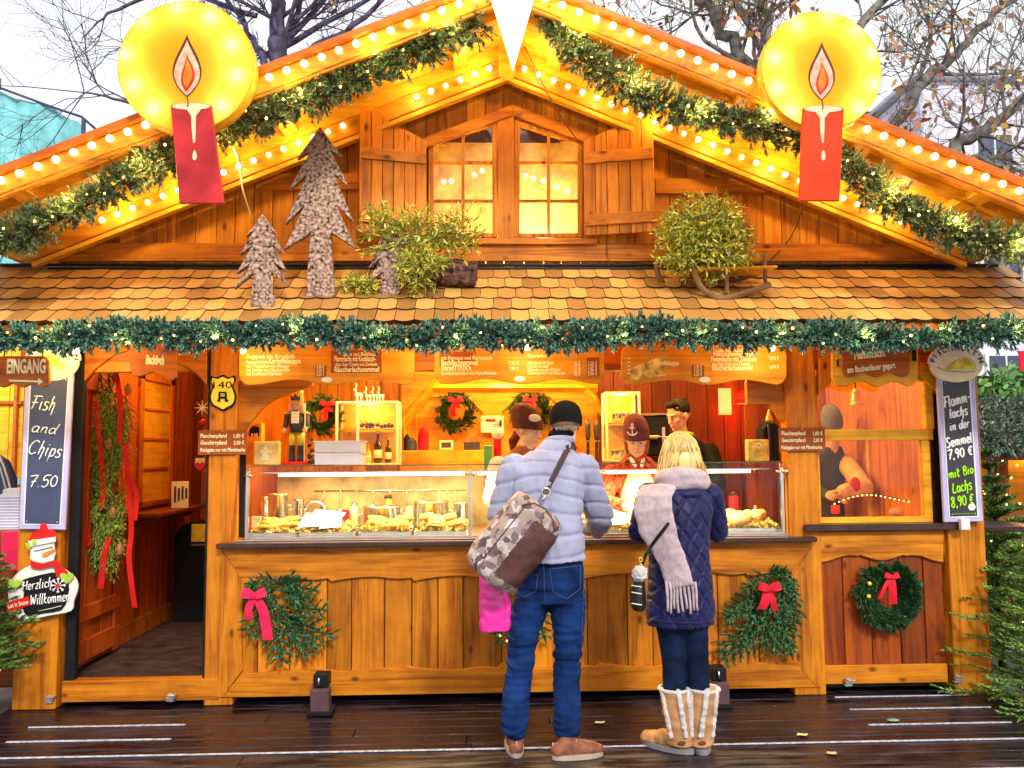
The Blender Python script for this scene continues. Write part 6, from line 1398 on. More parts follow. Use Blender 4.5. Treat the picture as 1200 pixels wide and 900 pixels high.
# bell in the side window
c = P(1003,470,1.3); o = root('brass_bell','golden bell hanging inside the side window','bell',c); g = G(); g.lathe(c,[(0.065,-0.03),(0.05,-0.02),(0.04,0.02),(0.036,0.06),(0.02,0.085),(0.006,0.095)],20); part('bell_body', g, m_foil, o); g = G(); g.tube([c+Vector((0,0,0.09)),(c.x,1.3,2.5)],0.004,6); part('hanging_cord', g, M['black'], o)
# cables on the facade
def cable(pts, r, mat, lab):
    g = G(); g.tube([Vector(p) for p in smooth_line([tuple(p) for p in pts],6)], r, 6); single('cable', g, mat, lab, 'cable')
m_cab = plain('brown cable', (0.10,0.05,0.03), 0.6)
cable([P(612,50,YI-0.05),P(630,85,YI-0.05),P(650,125,YI-0.05),P(672,158,YG-0.06),P(686,175,YG-0.05)],0.004,m_cab,'dark cable running from the ridge down to the right window shutter')
cable([P(941,238,YO-0.1),P(936,258,YO+0.2),P(925,280,YG-0.06),P(905,303,YG-0.05),P(892,312,YG-0.06)],0.004,m_cab,'dark cable hanging below the right candle sign')
cable([P(262,150,YO+0.05),P(278,185,YI-0.05),P(284,220,YI-0.03),P(295,255,YG-0.05)],0.005,M['cream'],'pale cable hanging right of the left candle sign')
cable([P(712,276,YG-0.06),P(711,292,YG-0.04),P(714,312,YG-0.045)],0.003,m_cab,'thin cable running below the right window shutter')

# rows of utensils and jars in the left case, bulbs added in place of pane reflections, and beams behind the side window
for i, px in enumerate((386, 415, 455, 470, 520, 310, 730, 760, 860, 885)):
    Yj = 1.38; c = P(px, 600, Yj); z0 = CT+0.013; h = 0.10+0.05*((i*7)%3); r = 0.022+0.006*(i%3)
    o = root('kitchen_jar', ['small jar left of the tap in the left case','tall jar just right of the tap','jar left of the mid-sized pot','slim jar behind the wide pot','squat jar near the case post','jar at the far left behind the glass','jar beside the serving woman','jar behind the sandwiches','jar behind the bread rolls','slim jar at the far right of the case'][i], 'jar', (c.x, Yj, z0), 'jars along the splashback')
    g = G(); g.lathe((c.x,Yj,z0), [(r*0.9,0),(r,0.008),(r,h),(r*0.8,h+0.008)], 14); part('jar_body', g, [M['steel'],M['cream'],m_foil,M['redcloth'],M['white']][i%5], o)
    g = G(); g.lathe((c.x,Yj,z0+h+0.008), [(r*0.85,0),(r*0.85,0.02),(r*0.3,0.028)], 14); part('lid', g, [m_nb,M['steel']][i%2], o)
o = root('wall_rack', 'steel wall rail with ladles and whisks behind the left case', 'utensil rack', P(440,570,1.49)); zr_ = 1.27
g = G(); g.tube([(-1.4,1.47,zr_),(-0.3,1.47,zr_)], 0.006, 6); part('rail', g, M['steel'], o)
for k in range(9):
    x = -1.33+k*0.12; g = G(); L_ = 0.10+0.03*(k%3); g.tube([(x,1.465,zr_),(x,1.46,zr_-L_)], 0.004, 6); g.sphere((x,1.455,zr_-L_-0.02), (0.022,0.01,0.024), 10, 8); part('ladle', g, M['steel'], o)
o = root('reflection_lights', 'sagging row of small warm bulbs added for the lights reflected in the side window', 'reflected lights', P(1040,580,0.95)); pp = []  # bulbs added to stand for distant light strings mirrored in the pane
for k in range(21):
    t = k/20; px = 978+108*t; py = 589-9*math.sin(PI*min(t*1.0,1))-3*math.sin(PI*2*t); pp.append(P(px,py,0.95)); inst('bulb', fairy_mesh(), o, pp[-1]+Vector((0,0,-0.008)), scale=(0.8,)*3)
g = G(); g.tube(pp, 0.002, 5); part('wire', g, M['black'], o)
g = G(); prect(g,1019,516,1025,606,1.5,0.05); part('window_beam', g, M['gx'], ST)
g = G(); g.tube([P(1058,452,1.6),P(1040,465,1.6),P(1026,490,1.6),P(1019,520,1.6)], (0.03,0.02), 6, sm=False); part('curved_brace', g, M['gx'], ST)
g = G(); prect(g,1030,534,1083,604,1.75,0.02); part('cupboard_door', g, M['rz'], ST); g = G(); prect(g,1034,540,1079,542,1.73,0.02); prect(g,1034,598,1079,600,1.73,0.02); part('door_moulding', g, M['gx'], ST)
# ================================================================== PEOPLE
m_skin = plain('skin', (0.70,0.42,0.26), 0.5, var=0.06, nscale=30); m_skin.node_tree.nodes['Principled BSDF'].inputs['Subsurface Weight'].default_value = 0.1
def chain(g, pts, rr, n=14):
    for i in range(len(pts)-1): g.capsule(pts[i], pts[i+1], rr[i], rr[i+1], n)
def stack(g, rows, n=22):       # rows: (centre, rx, ry) bottom to top, horizontal ellipses, closed ends
    vs = []; fs = []
    for c, rx, ry in rows:
        for k in range(n): a = 2*PI*k/n; vs.append((c[0]+rx*math.cos(a), c[1]+ry*math.sin(a), c[2]))
    for i in range(len(rows)-1):
        for k in range(n): j=(k+1)%n; fs.append([i*n+k,i*n+j,(i+1)*n+j,(i+1)*n+k])
    fs.append(list(range(n))[::-1]); fs.append([(len(rows)-1)*n+k for k in range(n)]); g.add(vs, fs)
def head(g, c, fwd, h=0.235):
    """skull, jaw, nose, brow, lips, ears round centre c, face towards fwd"""
    f = Vector(fwd).normalized(); r_ = f.cross(Vector((0,0,1))).normalized(); u = r_.cross(f).normalized(); B = Matrix((r_, f, u)).transposed(); s = h/0.235
    def q(x, y, z): return Vector(c)+B @ Vector((x*s, y*s, z*s))
    def e(x,y,z,a,b,d): g.sphere(q(x,y,z),(a*s,b*s,d*s),18,12,mat=B)
    e(0,-0.012,0.025,0.074,0.094,0.092); e(0,0.02,-0.045,0.056,0.066,0.070); e(0,0.068,-0.088,0.024,0.018,0.018)
    e(0.033,0.055,-0.022,0.022,0.022,0.022); e(-0.033,0.055,-0.022,0.022,0.022,0.022)
    e(0,0.078,0.022,0.048,0.012,0.010); g.capsule(q(0,0.085,0.008), q(0,0.103,-0.030), 0.008*s, 0.012*s, 10); e(0,0.094,-0.034,0.017,0.010,0.008)
    e(0,0.084,-0.060,0.024,0.009,0.0055); e(0,0.082,-0.070,0.020,0.009,0.006)
    for t in (-1,1): e(t*0.076,-0.005,-0.010,0.008,0.017,0.030)
    return q, B, s
def eyes(o, q, s, B, lipcol=(0.50,0.12,0.09), closed=False):
    g = G(); 
    for t in (-1,1): g.sphere(q(t*0.030,0.079,0.002),(0.0125*s,0.006*s,0.0065*s if not closed else 0.003*s),10,8,mat=B)
    part('eye', g, plain('eye white', (0.75,0.70,0.65), 0.3), o)
    g = G(); [g.sphere(q(t*0.030,0.0845,0.001),(0.0055*s,0.003*s,0.0055*s),8,6,mat=B) for t in (-1,1)]; part('iris', g, M['black'], o)
    g = G()
    for t in (-1,1): g.tube([q(t*0.014,0.088,0.017),q(t*0.030,0.089,0.021),q(t*0.046,0.078,0.016)],0.0028*s,6)
    part('eyebrow', g, plain('brow', (0.10,0.05,0.02), 0.8), o)
    g = G(); g.tube([q(-0.022,0.085,-0.064),q(-0.008,0.093,-0.061),q(0.008,0.093,-0.061),q(0.022,0.085,-0.064)],[0.002,0.0042,0.0042,0.002],6); part('lips', g, plain('lips', lipcol, 0.4), o)
def hand(g, w, d, pn, side=1, curl=0.6, s=1.0):
    """palm and five fingers from wrist w along d; pn = palm normal"""
    d = Vector(d).normalized(); pn = Vector(pn); pn = (pn-d*pn.dot(d)).normalized(); x = d.cross(pn).normalized()*side; w = Vector(w)
    pal = w+d*0.045*s; B = Matrix((x, d, pn)).transposed(); g.sphere(pal,(0.040*s,0.052*s,0.016*s),14,10,mat=B); g.capsule(w-d*0.03, w+d*0.02, 0.026*s, 0.026*s, 10)
    for i, (off, L) in enumerate(((-0.030,0.060),(-0.010,0.074),(0.010,0.080),(0.029,0.072))):
        p = w+d*0.088*s+x*off*s; a = 0.25*curl; q = d.copy()
        for sg, l in enumerate((0.42,0.32,0.26)):
            a = curl*(0.45+0.35*sg); q = (q*math.cos(a)+pn*math.sin(a)).normalized(); p2 = p+q*L*l*s; g.capsule(p, p2, 0.0092*s*(1-0.08*sg), 0.0085*s*(1-0.1*sg), 8); p = p2
    p = w+d*0.03*s+x*0.030*s; p2 = p+(d*0.6+x*0.75+pn*0.3).normalized()*0.038*s; p3 = p2+(d*0.9+x*0.2+pn*0.35).normalized()*0.032*s; g.capsule(p,p2,0.0125*s,0.0105*s,8); g.capsule(p2,p3,0.0105*s,0.009*s,8)
m_jacket = plain('pale blue quilted jacket', (0.31,0.315,0.45), 0.55, var=0.12, nscale=5, bump=0.25, bscale=45, sheen=0.3)
m_jeans = plain('blue denim', (0.005,0.026,0.115), 0.85, var=0.36, nscale=9, bump=0.35, bscale=220)
m_beanie = plain('black knit', (0.007,0.007,0.006), 0.95, bump=0.8, bscale=160)
m_shoe = plain('brown leather', (0.24,0.085,0.05), 0.5, var=0.25, nscale=14, bump=0.3); m_sole = plain('shoe sole', (0.42,0.33,0.24), 0.7)

# ---- man seen from behind
fy = -0.36
J = dict(hd=P(663,497,-0.16), nk=P(657,527,-0.20), ch=P(640,575,-0.26), pv=P(646,668,-0.33), sl=P(603,552,-0.24), sr=P(682,550,-0.22), el=P(586,606,-0.24), er=P(703,603,-0.14),
         wl=P(612,612,0.22), wr=P(682,612,0.30), hl=P(628,690,-0.33), hr=P(665,688,-0.33), kl=P(611,768,-0.31), kr=P(665,768,-0.33), al=P(604,858,-0.35), ar=P(664,862,-0.37))
mz = root('person', 'man seen from behind in a pale blue puffer jacket, jeans and black beanie', 'person', (0.12,-0.36,0), 'customers standing at the counter')
g = G(); q, B, s = head(g, J['hd'], (0.1,1,-0.25)); chain(g, [J['nk']-Vector((0,0,0.06)), J['hd']-Vector((0,0.0,0.05))], [0.065,0.058])
stack(g, [(J['pv']-Vector((0,0,0.10)),0.14,0.10),(J['pv'],0.16,0.11),((J['pv']+J['ch'])/2,0.14,0.10),(J['ch'],0.17,0.11),((J['sl']+J['sr'])/2-Vector((0,0,0.02)),0.16,0.09),((J['sl']+J['sr'])/2+Vector((0,0,0.05)),0.08,0.06)])
for a in 'lr':
    chain(g, [J['s'+a],J['e'+a],J['w'+a]], [0.055,0.042,0.028]); chain(g, [J['h'+a],J['k'+a],J['a'+a]], [0.085,0.055,0.040])
    fx = Vector((-0.06,1,0)) if a == 'l' else Vector((0.75,0.55,0)); chain(g, [J['a'+a]-Vector((0,0,0.01)), J['a'+a]-Vector((0,0,0.035))+fx.normalized()*0.02], [0.026,0.022])
hand(g, J['wl'], (0.3,1,0.1), (0.4,0,-1), 1, 0.7); hand(g, J['wr'], (-0.3,1,0.1), (-0.4,0,-1), -1, 0.7)
part('body', remesh(g, 0.007, 2), m_skin, mz)
# jacket
g = G(); hem = P(643,655,-0.345)
rows = [(P(646,656,-0.34),0.178,0.135),(P(646,640,-0.33),0.176,0.138),(P(645,618,-0.32),0.170,0.138),(P(643,595,-0.30),0.180,0.14),(P(641,572,-0.27),0.200,0.145),(P(641,552,-0.25),0.205,0.135),(P(644,538,-0.23),0.165,0.115),(P(650,526,-0.21),0.095,0.085),(P(655,516,-0.19),0.072,0.072)]
stack(g, rows); chain(g, [J['sl'],J['el']], [0.088,0.072]); chain(g, [J['el'],J['wl']-Vector((0,0.03,0))], [0.070,0.046]); chain(g, [J['sr'],J['er']], [0.088,0.074]); chain(g, [J['er'],P(700,618,0.0)], [0.073,0.062]); chain(g, [P(700,618,0.0),J['wr']-Vector((0,0.03,0))], [0.062,0.046])
def quilt(per, amp, ang=0.0):
    def f(co):
        zz = co[:,2]+0.15*(co[:,1]+0.3)+0.05*nz(co, 3); t = np.abs(np.sin(PI*zz/per)); pf = np.minimum(t*1.9, 1)**0.7
        return amp*(pf-0.6)+0.007*nz(co, 12, (1,1,0.6))+0.006*nz(co, 26, (1.3,1.3,0.45))
    return f
jk = remesh(g, 0.0075, 3, quilt(0.092, 0.011)); part('quilted_jacket', jk, m_jacket, mz)
g = G(); cc = P(656,517,-0.185); g.torus(cc, 0.066, 0.020, 24, 8, mat=Matrix.Rotation(PI/2-0.2,3,'X')); part('jacket_collar', g, m_jacket, mz)
# scarf / dark collar
g = G(); g.torus(cc+Vector((0.01,0.01,0.035)), 0.052, 0.022, 24, 8, mat=Matrix.Rotation(PI/2-0.25,3,'X')); part('neck_warmer', g, m_beanie, mz)
# jeans
g = G(); stack(g, [(P(646,705,-0.34),0.150,0.110),(P(646,685,-0.335),0.176,0.128),(P(646,665,-0.33),0.172,0.125),(P(646,648,-0.325),0.16,0.12)])
for a, pts in (('l', [(624,700),(615,735),(611,768),(607,800),(604,825),(603,850)]), ('r', [(665,700),(666,735),(665,768),(664,800),(665,828),(664,851)])):
    pp = [P(x, y, -0.335-0.02*(i>3)) for i,(x,y) in enumerate(pts)]; chain(g, pp, [0.100,0.088,0.078,0.073,0.073,0.078], 16)
def wrinkle(co):
    t = nz(co, 9, (0.7,0.7,3.2)); fold = np.abs(nz(co, 5, (1,1,3.6), 5)); zk = co[:,2]
    knee = np.exp(-((zk-0.52)/0.13)**2)+0.9*np.exp(-((zk-0.10)/0.10)**2)+0.5*np.exp(-((zk-0.78)/0.06)**2)
    return 0.005*t*(0.5+knee)-0.012*np.abs(nz(co, 9, (0.6,0.6,3.0), 5))*(knee+0.15)*2-0.004*fold*knee+0.003*nz(co, 26, (1,1,1.6))
jn = remesh(g, 0.0075, 3, wrinkle); jo = part('jeans', jn, m_jeans, mz)
tr = bvh(jn); m_st = plain('denim stitching', (0.06,0.10,0.20), 0.8)
def onbody(tree, pts, r, nm, mat, par, n=8):
    path = []
    for i in range(len(pts)-1):
        for k in range(n+(i == len(pts)-2)):
            t = k/n; h = hit(tree, pts[i][0]+(pts[i+1][0]-pts[i][0])*t, pts[i][1]+(pts[i+1][1]-pts[i][1])*t, 0.001)
            if h: path.append(h)
    if len(path) > 1: g = G(); g.tube(path, r, 5); return part(nm, g, mat, par)
onbody(tr, [(644,667),(680,663),(680,690),(664,702),(648,693),(644,667)], 0.0018, 'back_pocket_seam', m_st, jo)
onbody(tr, [(604,672),(630,674),(628,693),(614,700),(604,692)], 0.0018, 'back_pocket_seam', m_st, jo)
onbody(tr, [(637,660),(638,690),(640,712)], 0.0016, 'centre_seam', m_st, jo); onbody(tr, [(684,668),(684,700),(681,760)], 0.0016, 'side_seam', m_st, jo)
# socks and shoes
for a in 'lr': g = G(); c_ = J['a'+a]; chain(g, [c_+Vector((0,0,0.03)), Vector((c_.x,c_.y+0.01,0.07))], [0.046,0.046]); part('sock', g, m_shoe, mz)
def shoe(c, fwd, L, mat, sole, parent, hi=0.10, nm='shoe'):
    f = Vector(fwd).normalized(); r_ = Vector((f.y,-f.x,0)); c = Vector(c)
    g = G(); h = c-f*0.05; h.z = 0
    for t, w, zz, rr in ((0.0,0,0.046,0.038),(0.2,0,0.050,0.038),(0.4,0,0.048,0.040),(0.6,0,0.042,0.043),(0.78,0,0.036,0.045),(0.92,0,0.032,0.041)):
        g.sphere(h+f*L*t+Vector((0,0,zz)), (rr,rr,zz*0.85), 14, 10)
    g.capsule(h+f*0.015+Vector((0,0,0.05)), h+f*0.035+Vector((0,0,hi-0.035)), 0.038, 0.036); g.capsule(h+f*L*0.15+Vector((0,0,0.075)), h+f*L*0.85+Vector((0,0,0.035)), 0.036, 0.036)
    rm = remesh(g, 0.005, 4, lambda co: 0.003*nz(co, 30)); rm.v = [(p[0],p[1],max(p[2],0.022)) for p in rm.v]; o = part(nm, rm, mat, parent)
    for j_ in range(4):
        cc_ = h+f*L*(0.42+0.09*j_)+Vector((0,0,0.094-0.008*j_)); g = G(); g.tube([cc_-r_*0.026+Vector((0,0,-0.008)), cc_, cc_+r_*0.026+Vector((0,0,-0.008))], 0.0028, 6); part('lace', g, m_sole, o)
    g = G(); g.tube([h+f*0.015-f*0.041+Vector((0,0,0.03)), h-f*0.028+Vector((0,0,0.085))], 0.004, 6); part('heel_seam', g, m_sole, o)
    g = G(); pts = []
    for k in range(28):
        a = 2*PI*k/28; ww = 0.046+0.010*math.cos(a) if math.cos(a) > 0 else 0.044; pts.append(h+f*(L*0.47+L*0.62*math.cos(a))+r_*ww*math.sin(a)*1.08)
    g.add([(p.x,p.y,0.001) for p in pts]+[(p.x,p.y,0.024) for p in pts], [list(range(28))[::-1], [28+k for k in range(28)]]+[[k,(k+1)%28,28+(k+1)%28,28+k] for k in range(28)]); part('sole', g, sole, o); return o
cL = PZ(602,877,0.03); cR = PZ(657,884,0.03)
shoe((J['al'].x, cL.y+0.02, 0), (-0.05,1,0), 0.23, m_shoe, m_sole, mz, nm='left_shoe' if False else 'shoe'); shoe((J['ar'].x+0.0, cR.y+0.03, 0), (0.95,0.22,0), 0.22, m_shoe, m_sole, mz)
# beanie
def beanie(q, B, s, mat, parent, z0=0.015, top=0.135, slouch=(0,0), nm='beanie', tilt=0.0, tall=1.0):
    g = G(); n = 28; rows = []; R2 = Matrix.Rotation(tilt,3,'X')
    prof = [(0.086,0.108,-0.030),(0.091,0.112,0.0),(0.091,0.112,0.028),(0.087,0.107,0.050),(0.078,0.096,0.075),(0.060,0.074,0.097),(0.034,0.042,0.110),(0.004,0.005,0.115)]
    prof = [(a_,b_,z_*tall if z_ > 0 else z_) for a_,b_,z_ in prof]
    vs = []; fs = []
    for i,(rx,ry,z) in enumerate(prof):
        for k in range(n):
            a = 2*PI*k/n; t = max(0,(z-0.0)/0.115); rib = 1+0.010*math.sin(14*a); p = R2 @ Vector((rx*rib*math.cos(a), ry*rib*math.sin(a), z)); vs.append(q(p.x+slouch[0]*t, p.y-0.012+slouch[1]*t, p.z+z0))
    for i in range(len(prof)-1):
        for k in range(n): j=(k+1)%n; fs.append([i*n+k,i*n+j,(i+1)*n+j,(i+1)*n+k])
    fs.append([(len(prof)-1)*n+k for k in range(n)]); g.add(vs, fs, 0, True); return part(nm, g, mat, parent), g
beanie(q, B, s, m_beanie, mz, z0=0.012)
g = G(); [g.capsule(q(0.02*k-0.05,-0.085+0.01*abs(k-2.5),-0.03), q(0.02*k-0.05,-0.075,-0.055), 0.012, 0.006, 8) for k in range(6)]; part('short_hair', remesh(g,0.006,1), plain('grey hair', (0.25,0.18,0.12), 0.8), mz)

# ---- duffel bag and its strap
yb = -0.62; a = P(584,660,yb); b = P(629,602,yb); ax = (b-a).normalized()
m_camo = newmat('camouflage canvas'); n_ = m_camo[1]; b_ = m_camo[2]; m_camo = m_camo[0]
tc = n_.nodes.new('ShaderNodeTexCoord'); v0 = n_.nodes.new('ShaderNodeTexNoise'); v0.inputs['Scale'].default_value = 18; v0.inputs['Detail'].default_value = 3; lnk(n_, tc.outputs['Object'], v0.inputs['Vector'])
va = n_.nodes.new('ShaderNodeVectorMath'); va.operation = 'MULTIPLY_ADD'; va.inputs[1].default_value = (0.07,0.07,0.07); lnk(n_, v0.outputs['Color'], va.inputs[0]); lnk(n_, tc.outputs['Object'], va.inputs[2])
v1 = n_.nodes.new('ShaderNodeTexVoronoi'); v1.inputs['Scale'].default_value = 30; lnk(n_, va.outputs[0], v1.inputs['Vector']); r = n_.nodes.new('ShaderNodeValToRGB'); r.color_ramp.interpolation = 'CONSTANT'; e = r.color_ramp.elements
e[0].position = 0.0; e[0].color = (0.10,0.05,0.05,1); e[1].position = 0.22; e[1].color = (0.28,0.20,0.19,1)
for ps, cl in ((0.38,(0.45,0.40,0.38,1)),(0.52,(0.15,0.09,0.09,1)),(0.66,(0.33,0.25,0.20,1)),(0.82,(0.52,0.47,0.45,1))): k = e.new(ps); k.color = cl
lnk(n_, v1.outputs['Color'], r.inputs[0]); lnk(n_, r.outputs[0], b_.inputs['Base Color']); b_.inputs['Roughness'].default_value = 0.7
m_brn = plain('brown canvas', (0.105,0.045,0.040), 0.6, var=0.2, nscale=9, bump=0.3)
bg_ = root('duffel_bag', 'camouflage and brown duffel bag slung across the back of the man in the puffer jacket', 'duffel bag', (a+b)/2)
g = G(); rr = [0.02,0.10,0.135,0.150,0.155,0.158,0.158,0.155,0.150,0.138,0.10,0.02]; tt = [-0.30,-0.295,-0.26,-0.18,0,0.25,0.55,0.8,0.98,1.08,1.14,1.145]
g.tube([a+(b-a)*t for t in tt], rr, 26)
rm = remesh(g, 0.009, 3, lambda co: 0.012*nz(co, 8)+0.005*nz(co, 24)); 
mid = (a+b)/2; up = Vector((0,-0.25,0)) ; lown = Vector((0.55,-0.2,-0.60)).normalized()
for i, f in enumerate(rm.f):
    c_ = sum((Vector(rm.v[k]) for k in f), Vector())/len(f); d_ = c_-mid; d_ -= ax*d_.dot(ax); t = (c_-a).dot(ax)/(b-a).length
    if d_.normalized().dot(lown) > 0.22 and -0.12 < t < 0.92: rm.m[i] = 1
part('bag_body', rm, [m_camo, m_brn], bg_); tb = bvh(rm)
onbody(tb, [(566,655),(590,625),(618,590)], 0.003, 'zip', m_brn, bg_); onbody(tb, [(612,592),(626,590),(640,597),(648,610),(650,622)], 0.004, 'end_piping', m_brn, bg_)
tj = bvh(jk); st_pts = []
for (x, y) in ((642,571),(648,560),(654,548),(660,536),(665,526)):
    h = hit(tj, x, y, 0.008); st_pts.append(h if h else P(x,y,-0.4))
sp = [P(640,578,-0.66)]+[p+Vector((0,-0.004,0)) for p in st_pts]
g = G(); g.ribbon(smooth_line([tuple(p) for p in sp],4), 0.040, 0.002, side=(1,-0.1,0.35)); 
sp2 = [st_pts[-1], Vector((J['nk'].x+0.075,-0.17,st_pts[-1].z+0.01)), Vector((0.23,-0.03,J['ch'].z+0.12)), Vector((0.12,0.0,J['ch'].z-0.05)), Vector((-0.06,-0.06,J['pv'].z+0.12)), Vector((-0.13,-0.25,J['pv'].z+0.02)), a+Vector((-0.02,0.12,0.0))]
g.ribbon(smooth_line([tuple(p) for p in sp2],4), 0.040, 0.002); part('shoulder_strap', g, plain('strap webbing', (0.06,0.035,0.04), 0.7), bg_)
g = G(); rc = P(640,577,-0.70); g.torus(rc, 0.020, 0.004, 18, 6); g.tube([P(636,586,-0.72), P(640,580,-0.71)], 0.006, 6); part('strap_ring', g, M['steel'], bg_)
# pink carrier bag
m_pink = plain('pink plastic', (0.90,0.03,0.36), 0.3, var=0.12, nscale=8, coat=0.3); yp = -0.50; o = root('carrier_bag', 'bright pink plastic carrier bag hanging below the duffel bag', 'carrier bag', P(580,740,yp))
g = G(); rows = [(P(580,739,yp),0.070,0.035),(P(580,730,yp),0.078,0.042),(P(580,705,yp),0.080,0.05),(P(578,680,yp),0.068,0.045),(P(574,664,yp),0.045,0.03),(P(571,650,yp),0.02,0.02)]; stack(g, rows)
part('bag_body', remesh(g, 0.007, 2, lambda co: 0.008*nz(co, 14, (1,1,0.35))+0.006*nz(co, 30)), m_pink, o)
g = G(); g.tube([P(571,652,yp), P(573,640,-0.40), P(584,622,-0.2), J['wl']+Vector((-0.01,0.06,0.0))], 0.008, 6); part('handle', g, m_pink, o)

# ---- woman seen from behind
m_coat = plain('navy quilted coat', (0.010,0.010,0.065), 0.45, var=0.2, nscale=8, sheen=0.3)
nn_ = m_coat.node_tree; tcx = nn_.nodes.new('ShaderNodeTexCoord')
m_scarf = plain('pale pink wool scarf', (0.52,0.40,0.43), 0.95, var=0.1, nscale=40, bump=0.6, bscale=300, sheen=0.6)
m_blond = isle('blond hair', (0.42,0.24,0.07), (0.92,0.66,0.26), 0.4, (0.70,0.45,0.14)); m_tan = plain('tan suede', (0.47,0.24,0.10), 0.9, var=0.15, bump=0.3, bscale=120); m_fur = plain('white shearling', (0.66,0.62,0.60), 0.95, bump=1.0, bscale=180, var=0.05)
wz = root('person', 'blond woman seen from behind in a quilted navy coat, pale scarf and tan fur-striped boots', 'person', (0.86,-0.34,0), 'customers standing at the counter')
K = dict(hd=P(797,533,-0.14), nk=P(797,558,-0.19), ch=P(795,600,-0.25), pv=P(797,685,-0.32), sl=P(762,580,-0.24), sr=P(832,582,-0.22), el=P(750,622,-0.20), er=P(840,622,-0.16), wl=P(775,622,0.12), wr=P(828,622,0.16),
         hl=P(784,715,-0.32), hr=P(810,715,-0.32), kl=P(789,770,-0.31), kr=P(817,770,-0.31), al=P(792,862,-0.33), ar=P(823,862,-0.34))
g = G(); q2, B2, s2 = head(g, K['hd'], (-0.15,1,-0.3), 0.225); chain(g, [K['nk']-Vector((0,0,0.04)), K['hd']-Vector((0,0,0.05))], [0.055,0.050])
stack(g, [(K['pv']-Vector((0,0,0.06)),0.13,0.10),(K['pv'],0.145,0.105),((K['pv']+K['ch'])/2,0.12,0.09),(K['ch'],0.14,0.10),((K['sl']+K['sr'])/2-Vector((0,0,0.02)),0.12,0.08),((K['sl']+K['sr'])/2+Vector((0,0,0.05)),0.07,0.05)])
for a in 'lr':
    chain(g, [K['s'+a],K['e'+a],K['w'+a]], [0.045,0.036,0.024]); chain(g, [K['h'+a],K['k'+a],K['a'+a]], [0.078,0.050,0.036]); chain(g, [K['a'+a], K['a'+a]+Vector((-0.03,0.12,-0.04))], [0.03,0.025])
hand(g, K['wl'], (0.4,1,0), (0.3,0,-1), 1, 0.7, 0.9); hand(g, K['wr'], (-0.4,1,0), (-0.3,0,-1), -1, 0.7, 0.9)
part('body', remesh(g, 0.007, 2), m_skin, wz)
g = G(); stack(g, [(P(797,731,-0.33),0.176,0.135),(P(797,715,-0.33),0.178,0.138),(P(797,685,-0.32),0.170,0.138),(P(796,655,-0.30),0.158,0.130),(P(796,630,-0.28),0.155,0.128),(P(796,600,-0.26),0.178,0.130),(P(796,582,-0.24),0.170,0.115),(P(797,568,-0.22),0.115,0.095),(P(797,556,-0.20),0.07,0.065)])
chain(g, [K['sl'],K['el']], [0.072,0.064]); chain(g, [K['el'],K['wl']-Vector((0,0.03,0))], [0.062,0.042]); chain(g, [K['sr'],K['er']], [0.072,0.064]); chain(g, [K['er'],K['wr']-Vector((0,0.03,0))], [0.062,0.042])
def diamond(co):
    u = co[:,0]*1.0+0.25*co[:,1]; v = co[:,2]
    t1 = np.abs(np.sin(PI*(u+v*0.75)/0.085)); t2 = np.abs(np.sin(PI*(u-v*0.75)/0.085)); t = np.minimum(t1, t2); pf = np.minimum(t*2.2, 1)**0.7
    return 0.009*(pf-0.6)+0.006*nz(co, 9)
ct = remesh(g, 0.0065, 2, diamond); part('quilted_coat', ct, m_coat, wz); tcoat = bvh(ct)
onbody(tcoat, [(762,726),(780,729),(800,730),(820,730),(833,727)], 0.006, 'coat_hem', m_coat, wz)
g = G(); cc = P(806,580,-0.315); g.sphere(cc,(0.085,0.045,0.036),16,10); part('coat_hood', remesh(g,0.008,1), m_coat, wz)
g = G()
for a, pts in (('l', [(785,715),(787,745),(789,775),(790,808)]), ('r', [(811,715),(814,745),(817,775),(819,808)])): chain(g, [P(x,y,-0.33) for x,y in pts], [0.088,0.072,0.060,0.058], 16)
part('jeans', remesh(g, 0.007, 2, lambda co: 0.004*nz(co, 12, (1,1,2))), plain('dark navy denim', (0.004,0.011,0.038), 0.85, var=0.4, nscale=9, bump=0.3, bscale=220), wz)
